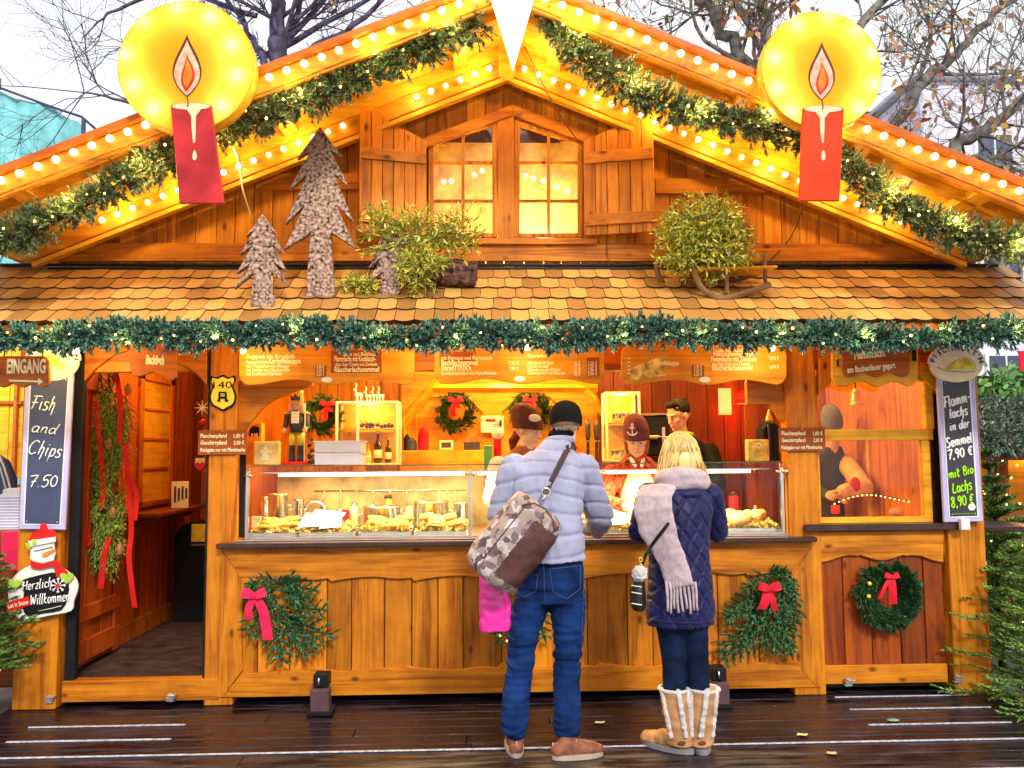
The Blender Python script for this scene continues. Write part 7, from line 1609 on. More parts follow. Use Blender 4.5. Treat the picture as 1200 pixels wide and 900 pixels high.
# boots
for (top, bot, fw, wtop) in (((790,807),(798,872),(-0.75,0.62,0),0.079),((825,807),(822,872),(0.12,1,0),0.079)):
    ta = P(*top,-0.33); bo = P(*bot,-0.35); f = Vector(fw).normalized(); g = G(); n = 22; vs=[]; fs=[]
    rr = [(1.0,wtop),(0.8,wtop*0.98),(0.55,wtop*0.90),(0.3,wtop*0.82),(0.12,wtop*0.78),(0.0,wtop*0.80)]
    rows = [(bo.lerp(ta,t)+Vector((0.004*math.sin(i*2.2),0,0)),r_,r_) for i,(t,r_) in enumerate(rr)][::-1]; stack(g, [(Vector((c.x,c.y,c.z)),a_,b_) for c,a_,b_ in rows[::-1]])
    h = Vector((bo.x,bo.y-0.0,0)); 
    for t, zz, r_ in ((0,0.055,0.056),(0.05,0.055,0.054),(0.10,0.050,0.052),(0.155,0.042,0.050),(0.19,0.038,0.045)): g.sphere(h+f*t+Vector((0,0,zz)),(r_,r_,zz*0.9),14,10)
    rm = remesh(g,0.0065,3,lambda co: 0.006*nz(co,14,(0.5,0.5,2.5))); rm.v = [(p[0],p[1],max(p[2],0.02)) for p in rm.v]; bt = part('boot', rm, m_tan, wz); tbt = bvh(rm)
    g = G(); pts = [h+f*(0.078+0.150*math.cos(2*PI*k/28))+Vector((f.y,-f.x,0))*0.056*math.sin(2*PI*k/28) for k in range(28)]; g.add([(p.x,p.y,0.001) for p in pts]+[(p.x,p.y,0.026) for p in pts], [list(range(28))[::-1],[28+k for k in range(28)]]+[[k,(k+1)%28,28+(k+1)%28,28+k] for k in range(28)]); part('boot_sole', g, plain('boot sole grey', (0.22,0.20,0.21), 0.7), bt)
    s1 = 1 if top[0] < 800 else -1
    def furline(x0, x1, nm='fur_stripe', w=3.3):
        path = []
        for k in range(15):
            y = 807+ (865-807)*k/14; x = x0+(x1-x0)*k/14; hh = hit(tbt, x, y, 0.004)
            if hh: path.append(hh)
        if len(path) > 3: 
            g = G(); g.tube(path, [w*sc(-0.4)*(1+0.1*math.sin(i*3)) for i in range(len(path))], 8); part(nm, remesh(g,0.005,1,lambda co: 0.004*nz(co,60)), m_fur, bt)
    dx = bot[0]-top[0]; furline(top[0]+4, bot[0]+6 if s1>0 else bot[0]-1); furline(top[0]-15, bot[0]-11, w=2.8); furline(top[0]+15.5, bot[0]+13, w=2.6)
    g = G(); c_ = hit(tbt, bot[0]+1, 871, 0.003)
    if c_: g.sphere(c_,(0.020,0.004,0.012),12,8); part('heel_patch', g, plain('heel patch', (0.12,0.05,0.04), 0.6), bt)
    g = G(); g.torus(Vector((ta.x,ta.y,ta.z)), wtop*0.97, 0.010, 26, 8, mat=Matrix.Rotation(PI/2,3,'X')); part('fur_cuff', g, m_fur, bt)
# hair
g = G()
for k in range(620):
    a = rng.random()*2*PI; ph = rng.random()*1.25; d = Vector((math.sin(ph)*math.cos(a), math.sin(ph)*math.sin(a), math.cos(ph)))
    if d.y > 0.55 and d.z < 0.75: continue
    p = q2(0,-0.012,0.022)+Vector((d.x*0.098, d.y*0.112, d.z*0.102)); side = Vector((d.x,d.y,0)); path = [q2(0.0,-0.01,0.118)*0.25+p*0.75+Vector((0,0,0.01)), p]
    L = random.uniform(0.13,0.23) if abs(d.x) < 0.7 else random.uniform(0.22,0.31)
    for j in range(1,6): t = j/5; path.append(p+Vector((d.x*0.062*t+0.026*math.sin(k*1.7+t*3)*t, min(d.y*0.02*t,0.02)-0.005*t, -L*t)))
    g.tube(path, [0.0015,0.0038,0.004,0.0036,0.0032,0.0026,0.001], 4)
g2 = G(); g2.sphere(q2(0,-0.012,0.025),(0.098,0.112,0.100),20,14); g2.sphere(q2(0,-0.03,-0.05),(0.103,0.088,0.10),18,12); g.add(g2.v, g2.f, 0, True)
part('hair', g, m_blond, wz)
# scarf: wrap round the neck plus a wide tail down the back with fringe
g = G(); c0 = P(798,563,-0.20)
g.torus(c0, 0.098, 0.052, 30, 12, mat=Matrix.Rotation(PI/2-0.25,3,'X')); g.torus(c0+Vector((0.005,0.0,-0.045)), 0.108, 0.046, 30, 12, mat=Matrix.Rotation(PI/2-0.35,3,'X') @ Matrix.Rotation(0.12,3,'Z'))
cover = [(772,570,-0.36,25),(765,583,-0.40,27),(765,598,-0.43,26),(771,618,-0.44,24),(779,638,-0.455,20),(787,656,-0.47,19),(794,676,-0.485,18),(797,688,-0.49,18)]
path = [P(x,y,Y) for x,y,Y,w in cover]; g.tube(path, [(0.020,w*sc(-0.45)) if False else (w*sc(-0.45),0.020) for x,y,Y,w in cover], 14)
scf = remesh(g, 0.007, 3, lambda co: 0.009*nz(co, 9, (1.6,1,0.5))+0.004*nz(co, 28)); part('scarf', scf, m_scarf, wz); tsc = bvh(scf)
g = G(); 
for k in range(9):
    x0_ = 781+k*4.2; L = 37+4*math.sin(k*2.3); tp = hit(tsc, x0_, 684, 0.0) or P(x0_,684,-0.48); pth = [tp+Vector((0,0.004,0.01))]
    for j in range(1,6): t=j/5; pth.append(P(x0_+ (1.2+0.25*k)*t+0.8*math.sin(k+3*t), 686+L*t*0.82, -0.49+0.01*math.sin(k)))
    g.tube(pth, [0.0075,0.007,0.007,0.0066,0.0062,0.007], 6)
part('scarf_fringe', g, m_scarf, wz)
# shoulder bag with pompom
o = root('shoulder_bag', 'small black shoulder bag with a white pompom at the hip of the blond woman', 'handbag', P(748,716,-0.40)); yb2 = -0.40
g = G(); stack(g, [(P(748,715,yb2),0.030,0.05),(P(748,708,yb2),0.042,0.06),(P(747,690,yb2),0.040,0.058),(P(748,672,yb2),0.028,0.04)]); part('bag_body', remesh(g,0.006,2,lambda co:0.003*nz(co,20)), plain('black leather', (0.012,0.012,0.014), 0.4), o)
g = G(); g.sphere(P(750,672,yb2-0.07),0.042,16,12); part('pompom', remesh(g,0.006,0,lambda co:0.010*nz(co,70)), m_fur, o)
g = G(); [g.tube([P(740,y,yb2-0.055),P(752,y+2,yb2-0.062)],0.003,6) for y in (686,694,707)]; part('pale_trim', g, M['cream'], o)
g = G(); pts = [P(751,665,yb2-0.03),P(757,650,yb2-0.05)]
for (x,y) in ((763,640),(772,628),(782,615),(790,603),(795,596)):
    hh = min((h for h in (hit(tsc,x,y,0.006),hit(tcoat,x,y,0.006)) if h), key=lambda h: h.y, default=None)
    if hh: pts.append(hh)
g.tube(smooth_line([tuple(p) for p in pts],4), 0.009, 8); part('strap', g, M['black'], o)
g = G(); g.torus(P(751,656,yb2-0.07), 0.010, 0.003, 14, 6); g.sphere(P(751,662,yb2-0.07),0.008,8,6); part('gold_charm', g, m_foil, o)

# ---- serving staff
def staff(label, hd, fwd, s, hat, jk_col, rows, arms, hatlogo=None, extra=None, hair=None, gloves=False, hs=0.235):
    Yc = hd.y; o = root('person', label, 'person', (hd.x, Yc, FL), 'staff serving inside the stall'); g = G(); q, B, sc_ = head(g, hd, fwd, hs)
    base = rows[0][0]; chain(g, [rows[-1][0]-Vector((0,0,0.04)), hd-Vector((0,0,0.05))], [0.055,0.050])
    stack(g, [(c,a*0.88,b*0.88) for c,a,b in rows])
    for (pts, rr, hdir, pn, side) in arms: chain(g, pts, [r*0.8 for r in rr]); hand(g, pts[-1], hdir, pn, side, 0.8, 0.92)
    for t in (-1,1): chain(g, [base+Vector((t*0.08,0,0)), Vector((base.x+t*0.09,base.y,0.62)), Vector((base.x+t*0.09,base.y,FL+0.08))], [0.085,0.055,0.045]); chain(g, [Vector((base.x+t*0.09,base.y,FL+0.06)), Vector((base.x+t*0.1,base.y-0.16,FL+0.03))],[0.04,0.03])
    part('body', remesh(g, 0.006, 2), m_skin, o); eyes(o, q, sc_, B)
    g = G(); stack(g, rows); [chain(g, pts[:-1]+[pts[-1]-(pts[-1]-pts[-2]).normalized()*0.04], rr) for (pts, rr, *_r) in arms]
    part('top', remesh(g, 0.009, 3, lambda co: 0.010*nz(co, 9)), jk_col, o)
    g = G(); stack(g, [(Vector((base.x,base.y,0.62)),0.17,0.12),(base,0.165,0.12)]); [chain(g,[Vector((base.x+t*0.09,base.y,0.7)),Vector((base.x+t*0.09,base.y,FL+0.1))],[0.09,0.06]) for t in (-1,1)]; part('trousers', remesh(g,0.012,2), M['black'], o)
    if hat: 
        h_, hg = beanie(q, B, sc_, hat, o, z0=0.036, slouch=(0.01,-0.03), nm='beanie', tilt=0.12, tall=1.25)
    return o, q, B, sc_
m_plum = plain('plum beanie', (0.13,0.035,0.045), 0.9, bump=0.5, bscale=120); m_brown = plain('brown beanie', (0.09,0.030,0.020), 0.9, bump=0.5, bscale=120); m_plaid = plain('red plaid shirt', (0.45,0.045,0.02), 0.8, var=0.6, nscale=35); m_vest = plain('brown vest', (0.28,0.09,0.05), 0.8); m_pale = plain('pale sleeve', (0.75,0.58,0.50), 0.8)
# woman with anchor hat
Yw = 1.05; hd = P(746,516,Yw); rows = [(Vector((hd.x+0.03,Yw+0.16,1.0)),0.17,0.12),(Vector((hd.x+0.02,Yw+0.12,1.15)),0.165,0.12),(Vector((hd.x+0.02,Yw+0.09,1.30)),0.185,0.12),(Vector((hd.x+0.01,Yw+0.07,1.42)),0.18,0.10),(Vector((hd.x+0.01,Yw+0.05,1.49)),0.10,0.08),(Vector((hd.x,Yw+0.03,1.53)),0.06,0.06)]
sl_ = Vector((hd.x-0.17,Yw+0.07,1.39)); sr_ = Vector((hd.x+0.20,Yw+0.07,1.39)); arms = [([sl_,Vector((hd.x-0.22,Yw-0.02,1.20)),Vector((hd.x-0.10,Yw-0.18,1.17))],[0.062,0.05,0.04],(0.7,-0.5,-0.3),(0.2,0,-1),-1),([sr_,Vector((hd.x+0.24,Yw+0.0,1.20)),Vector((hd.x+0.08,Yw-0.16,1.14))],[0.062,0.05,0.04],(-0.7,-0.5,-0.3),(-0.2,0,-1),1)]
o, q, B, s = staff('serving woman in a plum beanie with an anchor and a red plaid shirt looking down', hd, (-0.18,-1,-0.28), 1, m_plum, m_plaid, rows, arms)
g = G(); a0 = q(0.028,0.122,0.10); R_ = lambda x,z: a0+B @ Vector((x,0.0,z)); an = 0.9
g.tube([R_(0,0.035),R_(0,-0.03)],0.004,6); g.tube([R_(-0.018,0.018),R_(0.018,0.018)],0.0035,6); g.tube([R_(0.032*math.cos(t),-0.004+0.028*math.sin(t)) for t in np.linspace(PI*1.05,PI*1.95,9)],0.004,6); g.torus(R_(0,0.04),0.008,0.003,12,5,mat=B); part('anchor_emblem', g, M['white'], o)
g = G(); [g.capsule(q(t*0.075,0.0,-0.01), q(t*0.068,-0.01,-0.10), 0.016, 0.01, 8) for t in (-1,1)]; part('hair', remesh(g,0.006,1,lambda co:0.003*nz(co,60)), plain('reddish hair', (0.30,0.10,0.03), 0.6), o)
g = G(); stack(g, [(Vector((hd.x+0.015,Yw+0.02,1.0)),0.13,0.08),(Vector((hd.x+0.015,Yw-0.0,1.25)),0.13,0.08),(Vector((hd.x+0.01,Yw-0.015,1.40)),0.075,0.05)]); part('apron', remesh(g,0.008,2), plain('yellow apron', (0.78,0.55,0.20), 0.8), o)
g = G(); [g.tube([Vector((hd.x+t*0.045,Yw-0.0,1.50)),Vector((hd.x+t*0.02,Yw-0.06,1.44))],[0.018,0.010],6) for t in (-1,1)]; part('white_collar', g, M['white'], o)
# woman in brown beanie, facing right, partly hidden by the man
Yw = 1.0; hd = P(619,504,Yw); rows = [(Vector((hd.x-0.08,Yw+0.10,1.0)),0.17,0.12),(Vector((hd.x-0.08,Yw+0.09,1.18)),0.16,0.12),(Vector((hd.x-0.07,Yw+0.08,1.36)),0.18,0.12),(Vector((hd.x-0.05,Yw+0.06,1.46)),0.17,0.10),(Vector((hd.x-0.03,Yw+0.04,1.54)),0.10,0.08),(Vector((hd.x-0.01,Yw+0.02,1.59)),0.06,0.06)]
sl_ = Vector((hd.x-0.20,Yw+0.04,1.44)); sr_ = Vector((hd.x+0.12,Yw+0.05,1.43)); arms = [([sl_,Vector((hd.x-0.25,Yw-0.06,1.23)),Vector((hd.x-0.16,Yw-0.22,1.16))],[0.065,0.052,0.04],(0.6,-0.5,-0.3),(0.2,0,-1),-1),([sr_,Vector((hd.x+0.17,Yw-0.05,1.23)),Vector((hd.x+0.06,Yw-0.2,1.16))],[0.06,0.05,0.04],(-0.5,-0.6,-0.3),(-0.2,0,-1),1)]
o, q, B, s = staff('serving woman in a brown beanie with a dark ponytail half hidden by the man', hd, (0.85,-0.6,-0.22), 1, m_brown, m_vest, rows, arms)
g = G(); g.sphere(q(0.06,0.072,0.095),(0.045,0.012,0.026),14,8,mat=B @ Matrix.Rotation(-0.6,3,'Z')); part('pale_patch', g, M['cream'], o)
g = G(); chain(g, [q(-0.02,-0.09,-0.04),q(-0.02,-0.12,-0.10),q(-0.01,-0.10,-0.18)],[0.03,0.035,0.012]); part('ponytail', remesh(g,0.006,1,lambda co:0.005*nz(co,50)), plain('dark red hair', (0.14,0.03,0.015), 0.6), o)
g = G(); chain(g, [sl_,Vector((hd.x-0.25,Yw-0.06,1.23)),Vector((hd.x-0.19,Yw-0.17,1.18))],[0.078,0.062,0.05]); part('pale_sleeve', remesh(g,0.008,2,lambda co:0.006*nz(co,14)), m_pale, o)
# man in black, facing left
Yw = 1.55; hd = P(795,487,Yw); rows = [(Vector((hd.x+0.12,Yw+0.1,1.0)),0.17,0.13),(Vector((hd.x+0.12,Yw+0.09,1.2)),0.16,0.13),(Vector((hd.x+0.12,Yw+0.08,1.42)),0.18,0.14),(Vector((hd.x+0.10,Yw+0.06,1.54)),0.18,0.12),(Vector((hd.x+0.06,Yw+0.04,1.62)),0.10,0.09),(Vector((hd.x+0.03,Yw+0.02,1.68)),0.065,0.065)]
sl_ = Vector((hd.x-0.0,Yw-0.04,1.54)); sr_ = Vector((hd.x+0.24,Yw+0.0,1.53)); arms = [([sl_,Vector((hd.x-0.06,Yw-0.10,1.32)),Vector((hd.x-0.22,Yw-0.2,1.24))],[0.068,0.055,0.045],(-0.8,-0.5,-0.1),(0,0,-1),1),([sr_,Vector((hd.x+0.26,Yw-0.12,1.30)),Vector((hd.x+0.06,Yw-0.26,1.22))],[0.07,0.056,0.045],(-0.9,-0.3,-0.1),(0,0,-1),1)]
o, q, B, s = staff('dark-haired man in black jacket looking down inside the stall on the right', hd, (-0.85,-0.5,-0.30), 1, None, plain('black jacket', (0.005,0.005,0.006), 0.7), rows, arms)
g = G(); g.sphere(q(0,-0.022,0.045),(0.079,0.092,0.088),20,14,mat=B); g.sphere(q(0,0.045,0.098),(0.055,0.04,0.028),14,8,mat=B); part('short_dark_hair', remesh(g,0.006,1,lambda co:0.005*nz(co,55)), plain('black hair', (0.015,0.010,0.008), 0.7), o)
g = G(); g.torus(Vector((hd.x+0.045,Yw+0.02,1.655)),0.062,0.016,20,8,mat=Matrix.Rotation(PI/2-0.3,3,'X')); part('green_collar', g, plain('lime collar', (0.35,0.5,0.06), 0.7), o)
# person behind the side window
Yw = 1.62; hd = P(976,499,Yw); rows = [(Vector((hd.x-0.05,Yw+0.1,0.95)),0.15,0.11),(Vector((hd.x-0.04,Yw+0.1,1.2)),0.14,0.11),(Vector((hd.x-0.02,Yw+0.1,1.42)),0.155,0.11),(Vector((hd.x-0.02,Yw+0.06,1.50)),0.13,0.09),(Vector((hd.x,Yw+0.03,1.57)),0.07,0.06)]
sl_ = Vector((hd.x-0.16,Yw+0.04,1.44)); sr_ = Vector((hd.x+0.10,Yw+0.04,1.44)); arms = [([sr_,Vector((hd.x+0.13,Yw-0.20,1.27)),Vector((hd.x-0.08,Yw-0.30,1.24))],[0.050,0.044,0.036],(-0.9,-0.3,0),(0,0,-1),1),([sl_,Vector((hd.x-0.2,Yw-0.08,1.25)),Vector((hd.x-0.12,Yw-0.22,1.2))],[0.058,0.05,0.04],(0.4,-0.9,0),(0,0,-1),-1)]
m_gb = plain('grey beanie', (0.16,0.16,0.18), 0.9, bump=0.5, bscale=120)
o, q, B, s = staff('bending worker with a grey beanie seen through the side window', hd, (-0.4,-0.6,-0.75), 1, m_gb, plain('dark apron', (0.06,0.05,0.05), 0.7), rows, arms, hs=0.205)
g = G(); chain(g, [sr_,Vector((hd.x+0.13,Yw-0.22,1.26)),Vector((hd.x-0.06,Yw-0.29,1.24))],[0.074,0.066,0.052]); part('orange_sleeve', remesh(g,0.009,2,lambda co:0.006*nz(co,14)), plain('tan sleeve', (0.80,0.50,0.20), 0.8), o)
g = G(); g.sphere(Vector((hd.x+0.02,Yw-0.31,1.29)),(0.040,0.018,0.055),16,10); part('red_patch', g, M['red'], o)
g = G(); c = P(979,597,1.0); g.lathe((c.x,1.0,c.z-0.03),[(0.02,0),(0.028,0.01),(0.03,0.06),(0.027,0.055)],16); single('red_cup', g, M['red'], 'small red cup at the bottom of the side window', 'cup')
g = G(); c = P(1058,600,1.1); g.sphere((c.x,1.1,c.z),(0.10,0.07,0.04),16,10); single('bread_loaf', g, plain('pale loaf', (0.66,0.32,0.16), 0.6), 'pale loaf of bread inside the right corner of the side window', 'bread')
g = G(); g.box(X(958,610,YF+0.3), 2.70, YF+0.10, 1.6, CT+0.0, CT+0.02, 0.003); part('side_worktop', g, M['gx'], ST)
# ================================================================== TREES
m_tbark = plain('tree bark', (0.11,0.10,0.16), 0.9, var=0.35, nscale=14, bump=0.4); m_pbark = plain('plane tree bark', (0.20,0.19,0.17), 0.85, var=0.45, nscale=10)
m_aut = isle('autumn leaves', (0.42,0.15,0.08), (0.65,0.50,0.06), 0.6, (0.45,0.24,0.18))
def spray(g, lv, p, d, L, r, depth, leaf, minr=0.0022):
    if r < minr or L < 0.08 or depth <= 0: return
    n = 5; path = [p]; q = d.copy()
    for i in range(n): q = (q+Vector(rng.normal(size=3))*0.16+Vector((0,0,0.05))).normalized(); path.append(path[-1]+q*L/n)
    g.tube(path, [r*(1-0.5*i/n) for i in range(n+1)], 5 if r > 0.02 else 3, cap=False)
    for k in range(random.choice((3,4,4,5))):
        t = random.uniform(0.25,1.0); i = min(int(t*n), n-1); b = path[i].lerp(path[i+1], t*n-i); dd = (path[i+1]-path[i]).normalized(); a = Vector(rng.normal(size=3)); a = (a-dd*a.dot(dd)).normalized()
        spray(g, lv, b, (dd*0.75+a*random.uniform(0.5,0.9)).normalized(), L*random.uniform(0.5,0.72), r*0.55, depth-1, leaf, minr)
    if leaf and depth <= 2 and random.random() < leaf:
        m = 2; base = np.array([path[-1], path[3]]); dd = rng.normal(size=(m,3)); dd[:,2] -= 0.8; dd /= np.linalg.norm(dd,axis=1)[:,None]; lv.quads(base, dd, 0.055*np.ones(m), 0.075*(0.6+0.8*rng.random(m)), taper=0.6)
def bare_tree(name, label, base, limbs, Y, r0, leaf, bark, depth=5):
    o = root(name, label, 'tree', base, 'bare trees behind the stall roof'); g = G(); lv = Leaves()
    for pts, ra, rb in limbs:
        pp = smooth_line([tuple(P(a, b, Y+dy)) for a, b, dy in pts], 4); pp = [Vector(p)+Vector(rng.normal(size=3))*ra*0.25 for p in pp]; n = len(pp)
        g.tube(pp, [ra+(rb-ra)*i/(n-1) for i in range(n)], 8, cap=False)
        L = sum((pp[i+1]-pp[i]).length for i in range(n-1)); cnt = int(L*2.0)+2
        for k in range(cnt):
            i = random.randint(n//4, n-2); dd = (pp[i+1]-pp[i]).normalized(); a = Vector(rng.normal(size=3)); a = (a-dd*a.dot(dd)).normalized(); r = (ra+(rb-ra)*i/(n-1))*0.30
            spray(g, lv, pp[i], (dd*0.6+a*0.9).normalized(), random.uniform(0.7,1.4), max(r,0.0085), depth, leaf)
    part('trunk_and_branches', g, bark, o)
    if leaf and lv.V: leafpart('leaves', lv, m_aut, o)
Yt = 4.6
bs = P(325,300,Yt); bare_tree('bare_tree', 'leafless dark-branched tree rising behind the left roof slope', (bs.x,Yt,-0.16),
    [([(325,700,0),(325,300,0),(326,110,0),(327,40,0),(322,-30,0),(316,-110,0)],0.16,0.05), ([(326,100,0),(300,55,.2),(280,20,.3),(240,-40,.4)],0.05,0.02), ([(326,90,0),(370,55,-.2),(415,30,-.3),(455,-10,-.4)],0.055,0.02), ([(326,120,0),(370,90,.1),(400,60,.2),(440,50,.2)],0.03,0.01),
     ([(326,70,0),(348,20,.2),(362,-40,.3)],0.045,0.015), ([(326,105,0),(270,75,-.2),(225,60,-.2),(190,80,-.1)],0.04,0.012), ([(326,150,0),(230,135,.1),(160,122,.1),(125,112,.0),(95,108,0)],0.035,0.008), ([(300,20,.2),(210,-10,.2),(150,5,.2),(120,20,.2),(98,45,.2)],0.035,0.006), ([(326,60,0),(440,-5,0),(520,-30,0)],0.04,0.01), ([(160,122,.1),(125,105,.2),(92,85,.2)],0.012,0.004),([(326,60,0),(410,-30,0),(480,-60,0),(560,-60,0)],0.04,0.012)], Yt, 0.2, 0.04, m_tbark, 5)
bare_tree('plane_tree', 'plane tree with sparse autumn leaves rising behind the right roof slope', (P(960,300,Yt).x,Yt,-0.16),
    [([(980,700,0),(985,420,0),(960,260,0),(930,170,0),(880,82,0),(850,37,.1),(822,0,.2),(790,-60,.2)],0.15,0.04), ([(985,300,0),(1038,170,0),(1060,132,0),(1092,86,0),(1120,65,0),(1145,32,0),(1190,-5,0),(1230,-40,0)],0.08,0.03), ([(880,82,0),(845,60,-.1),(820,40,-.1),(808,0,-.1),(806,-40,0)],0.03,0.015),
     ([(930,170,0),(900,40,.3),(893,-10,.3),(885,-60,.3)],0.07,0.04), ([(930,150,0),(1010,30,.2),(1045,-10,.2),(1075,-60,.2)],0.07,0.03), ([(1092,86,0),(1150,88,.1),(1200,82,.1),(1250,60,.1)],0.025,0.008), ([(880,82,0),(760,40,.2),(700,20,.2),(660,-20,.2)],0.03,0.008), ([(1060,132,0),(1090,50,.2),(1080,0,.2),(1085,-50,.2)],0.03,0.01),([(930,130,0),(860,0,.3),(840,-50,.3)],0.05,0.02)], Yt, 0.2, 0.13, m_pbark, 5)
bare_tree('plane_tree', 'smaller plane tree with yellow leaves at the far right above the roof', (P(1230,300,3.6).x,3.6,-0.16),
    [([(1280,800,0),(1250,420,0),(1180,330,0),(1120,185,0),(1148,160,0),(1178,135,0),(1215,100,0),(1270,60,0)],0.10,0.03), ([(1178,135,0),(1175,100,.1),(1185,60,.1),(1200,20,.1)],0.02,0.008), ([(1180,330,0),(1140,192,-.2),(1165,192,-.2),(1215,205,-.2)],0.05,0.015), ([(1148,160,0),(1110,140,.1),(1095,100,.2)],0.02,0.006),([(1250,420,0),(1260,200,0),(1220,60,0)],0.06,0.02)], 3.6, 0.2, 0.16, m_pbark, 4)

# ================================================================== NEIGHBOURS AND BACKGROUND
m_tarp = plain('turquoise tarpaulin', (0.22,0.60,0.64), 0.55, var=0.2, nscale=5, bump=0.5, bscale=7)
Yb_ = 6.5; o = root('scaffolded_building', 'building wrapped in turquoise tarpaulin at the left behind the roof', 'building', (P(20,400,Yb_).x,Yb_,-0.16))
g = G(); top = [(-260,70),(0,104),(30,114),(60,126),(98,140),(104,150)]; vs = []; N = 60
for i in range(N+1):
    t = i/N; x = -260+(104+260)*t; y = np.interp(x, [p[0] for p in top], [p[1] for p in top]); a = P(x, y, Yb_); dpt = 0.12*math.sin(x*0.11)+0.06*math.sin(x*0.37+1); sw = 0.10*abs(math.sin(x*0.055))
    for j, f in enumerate((0,0.15,0.4,0.7,1.0)): vs.append((a.x+0.05*math.sin(j*2+i*.4), Yb_+dpt*(0.3+0.7*f), a.z-sw*(j==0)*0.5+( -0.16-a.z)*f))
g.add(vs, [[i*5+j,(i+1)*5+j,(i+1)*5+j+1,i*5+j+1] for i in range(N) for j in range(4)], 0, True); part('tarpaulin', g, m_tarp, o)
g = G(); a = P(-260,70,Yb_); b = P(104,150,Yb_); g.box(a.x,b.x-0.05,Yb_+0.3,Yb_+4,-0.16,b.z-0.05,0.01); part('wall', g, plain('building wall', (0.4,0.4,0.38), 0.8), o)
g = G(); g.tube([P(0,103,Yb_-0.05),P(60,125,Yb_-0.05),P(96,137,Yb_-0.05)],0.018,6); g.tube([P(96,137,Yb_-0.05),P(113,152,Yb_-0.05)],0.02,6); g.tube([P(0,105,Yb_-0.05),P(0,92,Yb_-0.05)],0.015,6); g.tube([P(98,140,Yb_-.05),P(98,700,Yb_-.05)],0.03,6); part('scaffold_pole', g, M['slate'], o)
# lavender building on the right, with red sign
Yr = 14; a = P(1130,560,Yr); o = root('apartment_building', 'pale lavender apartment building with sash windows at the far right', 'building', (a.x+4,Yr,-0.16)); m_lb = plain('lavender plaster', (0.66,0.64,0.76), 0.8, var=0.06, nscale=2)
g = G(); g.box(a.x-0.6,a.x+14,Yr,Yr+6,-0.16,P(1190,95,Yr).z,0.05); part('wall', g, m_lb, o)
g = G(); g.box(a.x-0.8,a.x+14.2,Yr-0.2,Yr+6,P(1190,95,Yr).z,P(1190,88,Yr).z,0.03); part('roof', g, m_lb, o)
for zz in (P(1190,170,Yr).z-1.2, P(1190,300,Yr).z-0.9, 2.2):
    for k in range(6):
        x = a.x+0.6+k*2.0; g = G(); g.box(x,x+0.95,Yr-0.05,Yr+0.02,zz,zz+1.5,0.02); f = part('window_frame', g, M['white'], o); g = G(); g.box(x+0.08,x+0.45,Yr-0.07,Yr-0.055,zz+0.08,zz+1.42,0.005); g.box(x+0.5,x+0.87,Yr-0.07,Yr-0.055,zz+0.08,zz+1.42,0.005); part('pane', g, M['slate'], f)
# distant hedge and trees
def bush(name, label, c, rx, ry, rz, n, mat, cat='bush', leaf=0.09, trunk=True, group=None):
    o = root(name, label, cat, (c[0],c[1],-0.16), group); lv = Leaves(); gs = G(); gs.tube([(c[0],c[1],-0.16),(c[0],c[1],c[2])],[0.12,0.05],7)
    for k in range(n):
        d = Vector(rng.normal(size=3)).normalized(); r = random.random()**0.33; w = 1+0.3*noise.noise(d*2.5+Vector(c)); p = np.array([c[0]+d.x*rx*r*w,c[1]+d.y*ry*r*w,c[2]+d.z*rz*r*w]); m = 10
        base = p+rng.normal(size=(m,3))*0.10; dd = rng.normal(size=(m,3)); dd /= np.linalg.norm(dd,axis=1)[:,None]; lv.quads(base, dd, leaf*0.6*np.ones(m), leaf*(0.7+0.6*rng.random(m)), taper=0.8)
        if k % 8 == 0: gs.tube([(c[0],c[1],c[2]*0.6),tuple(p)],[0.03,0.008],4,cap=False)
    leafpart('crown', lv, mat, o); part('trunk', gs, m_tbark, o)
m_lg = isle('light green foliage', (0.05,0.15,0.03), (0.22,0.38,0.10), 0.6, (0.12,0.26,0.06))
for i,(px,py,Y,r) in enumerate(((1165,480,9.5,0.75),(1210,470,10.5,0.9),(1140,500,9.0,0.6))):
    c = P(px,py,Y); bush('background_tree', ['light green leafy tree seen just right of the chalkboard','light green tree at the right edge of the picture','low light green tree behind the right chalkboard'][i], tuple(c), r, r*0.8, r*0.75, 340, m_lg, 'tree', 0.12)
# neighbouring stall on the right with garlanded roof
Yn = 3.2; a = P(1146,500,Yn); o = root('neighbour_stall', 'neighbouring wooden stall with a fir-covered roof at the right edge', 'market stall', (a.x+1.2,Yn,-0.16)); xa = a.x+0.15; xb = a.x+3
g = G(); g.box(xa,xb,Yn+0.3,Yn+2,-0.16,0.95,0.01); part('counter', g, M['dx'], o)
for x in (xa+0.1,xb-0.1): g = G(); g.box(x-0.06,x+0.06,Yn+0.05,Yn+0.17,-0.16,P(1170,530,Yn).z,0.006); part('post', g, M['dz'], o)
g = G(); g.box(xa+0.1,xb,Yn+0.85,Yn+0.89,0.5,P(1170,500,Yn+0.8).z-0.05,0); part('back_wall', g, M['gx'], o)
z1 = P(1170,533,Yn).z; z2 = P(1170,478,Yn+0.9).z; g = G(); vs=[(xa-0.25,Yn-0.15,z1),(xb,Yn-0.15,z1),(xb,Yn+0.9,z2),(xa+0.1,Yn+0.9,z2)]; g.add(vs+[(v[0],v[1],v[2]-0.05) for v in vs],[[0,1,2,3],[7,6,5,4],[0,4,5,1],[1,5,6,2],[2,6,7,3],[3,7,4,0]]); part('roof', g, M['sledw'], o)
lamp(o, (xa+0.9,Yn+0.8,1.6), 14, (1,0.62,0.2), 0.1)
lv = Leaves(); gs = G(); rg = root('roof_garland', 'snow-tipped fir boughs piled on the neighbouring stall roof', 'garland', (a.x+1,Yn,z1))
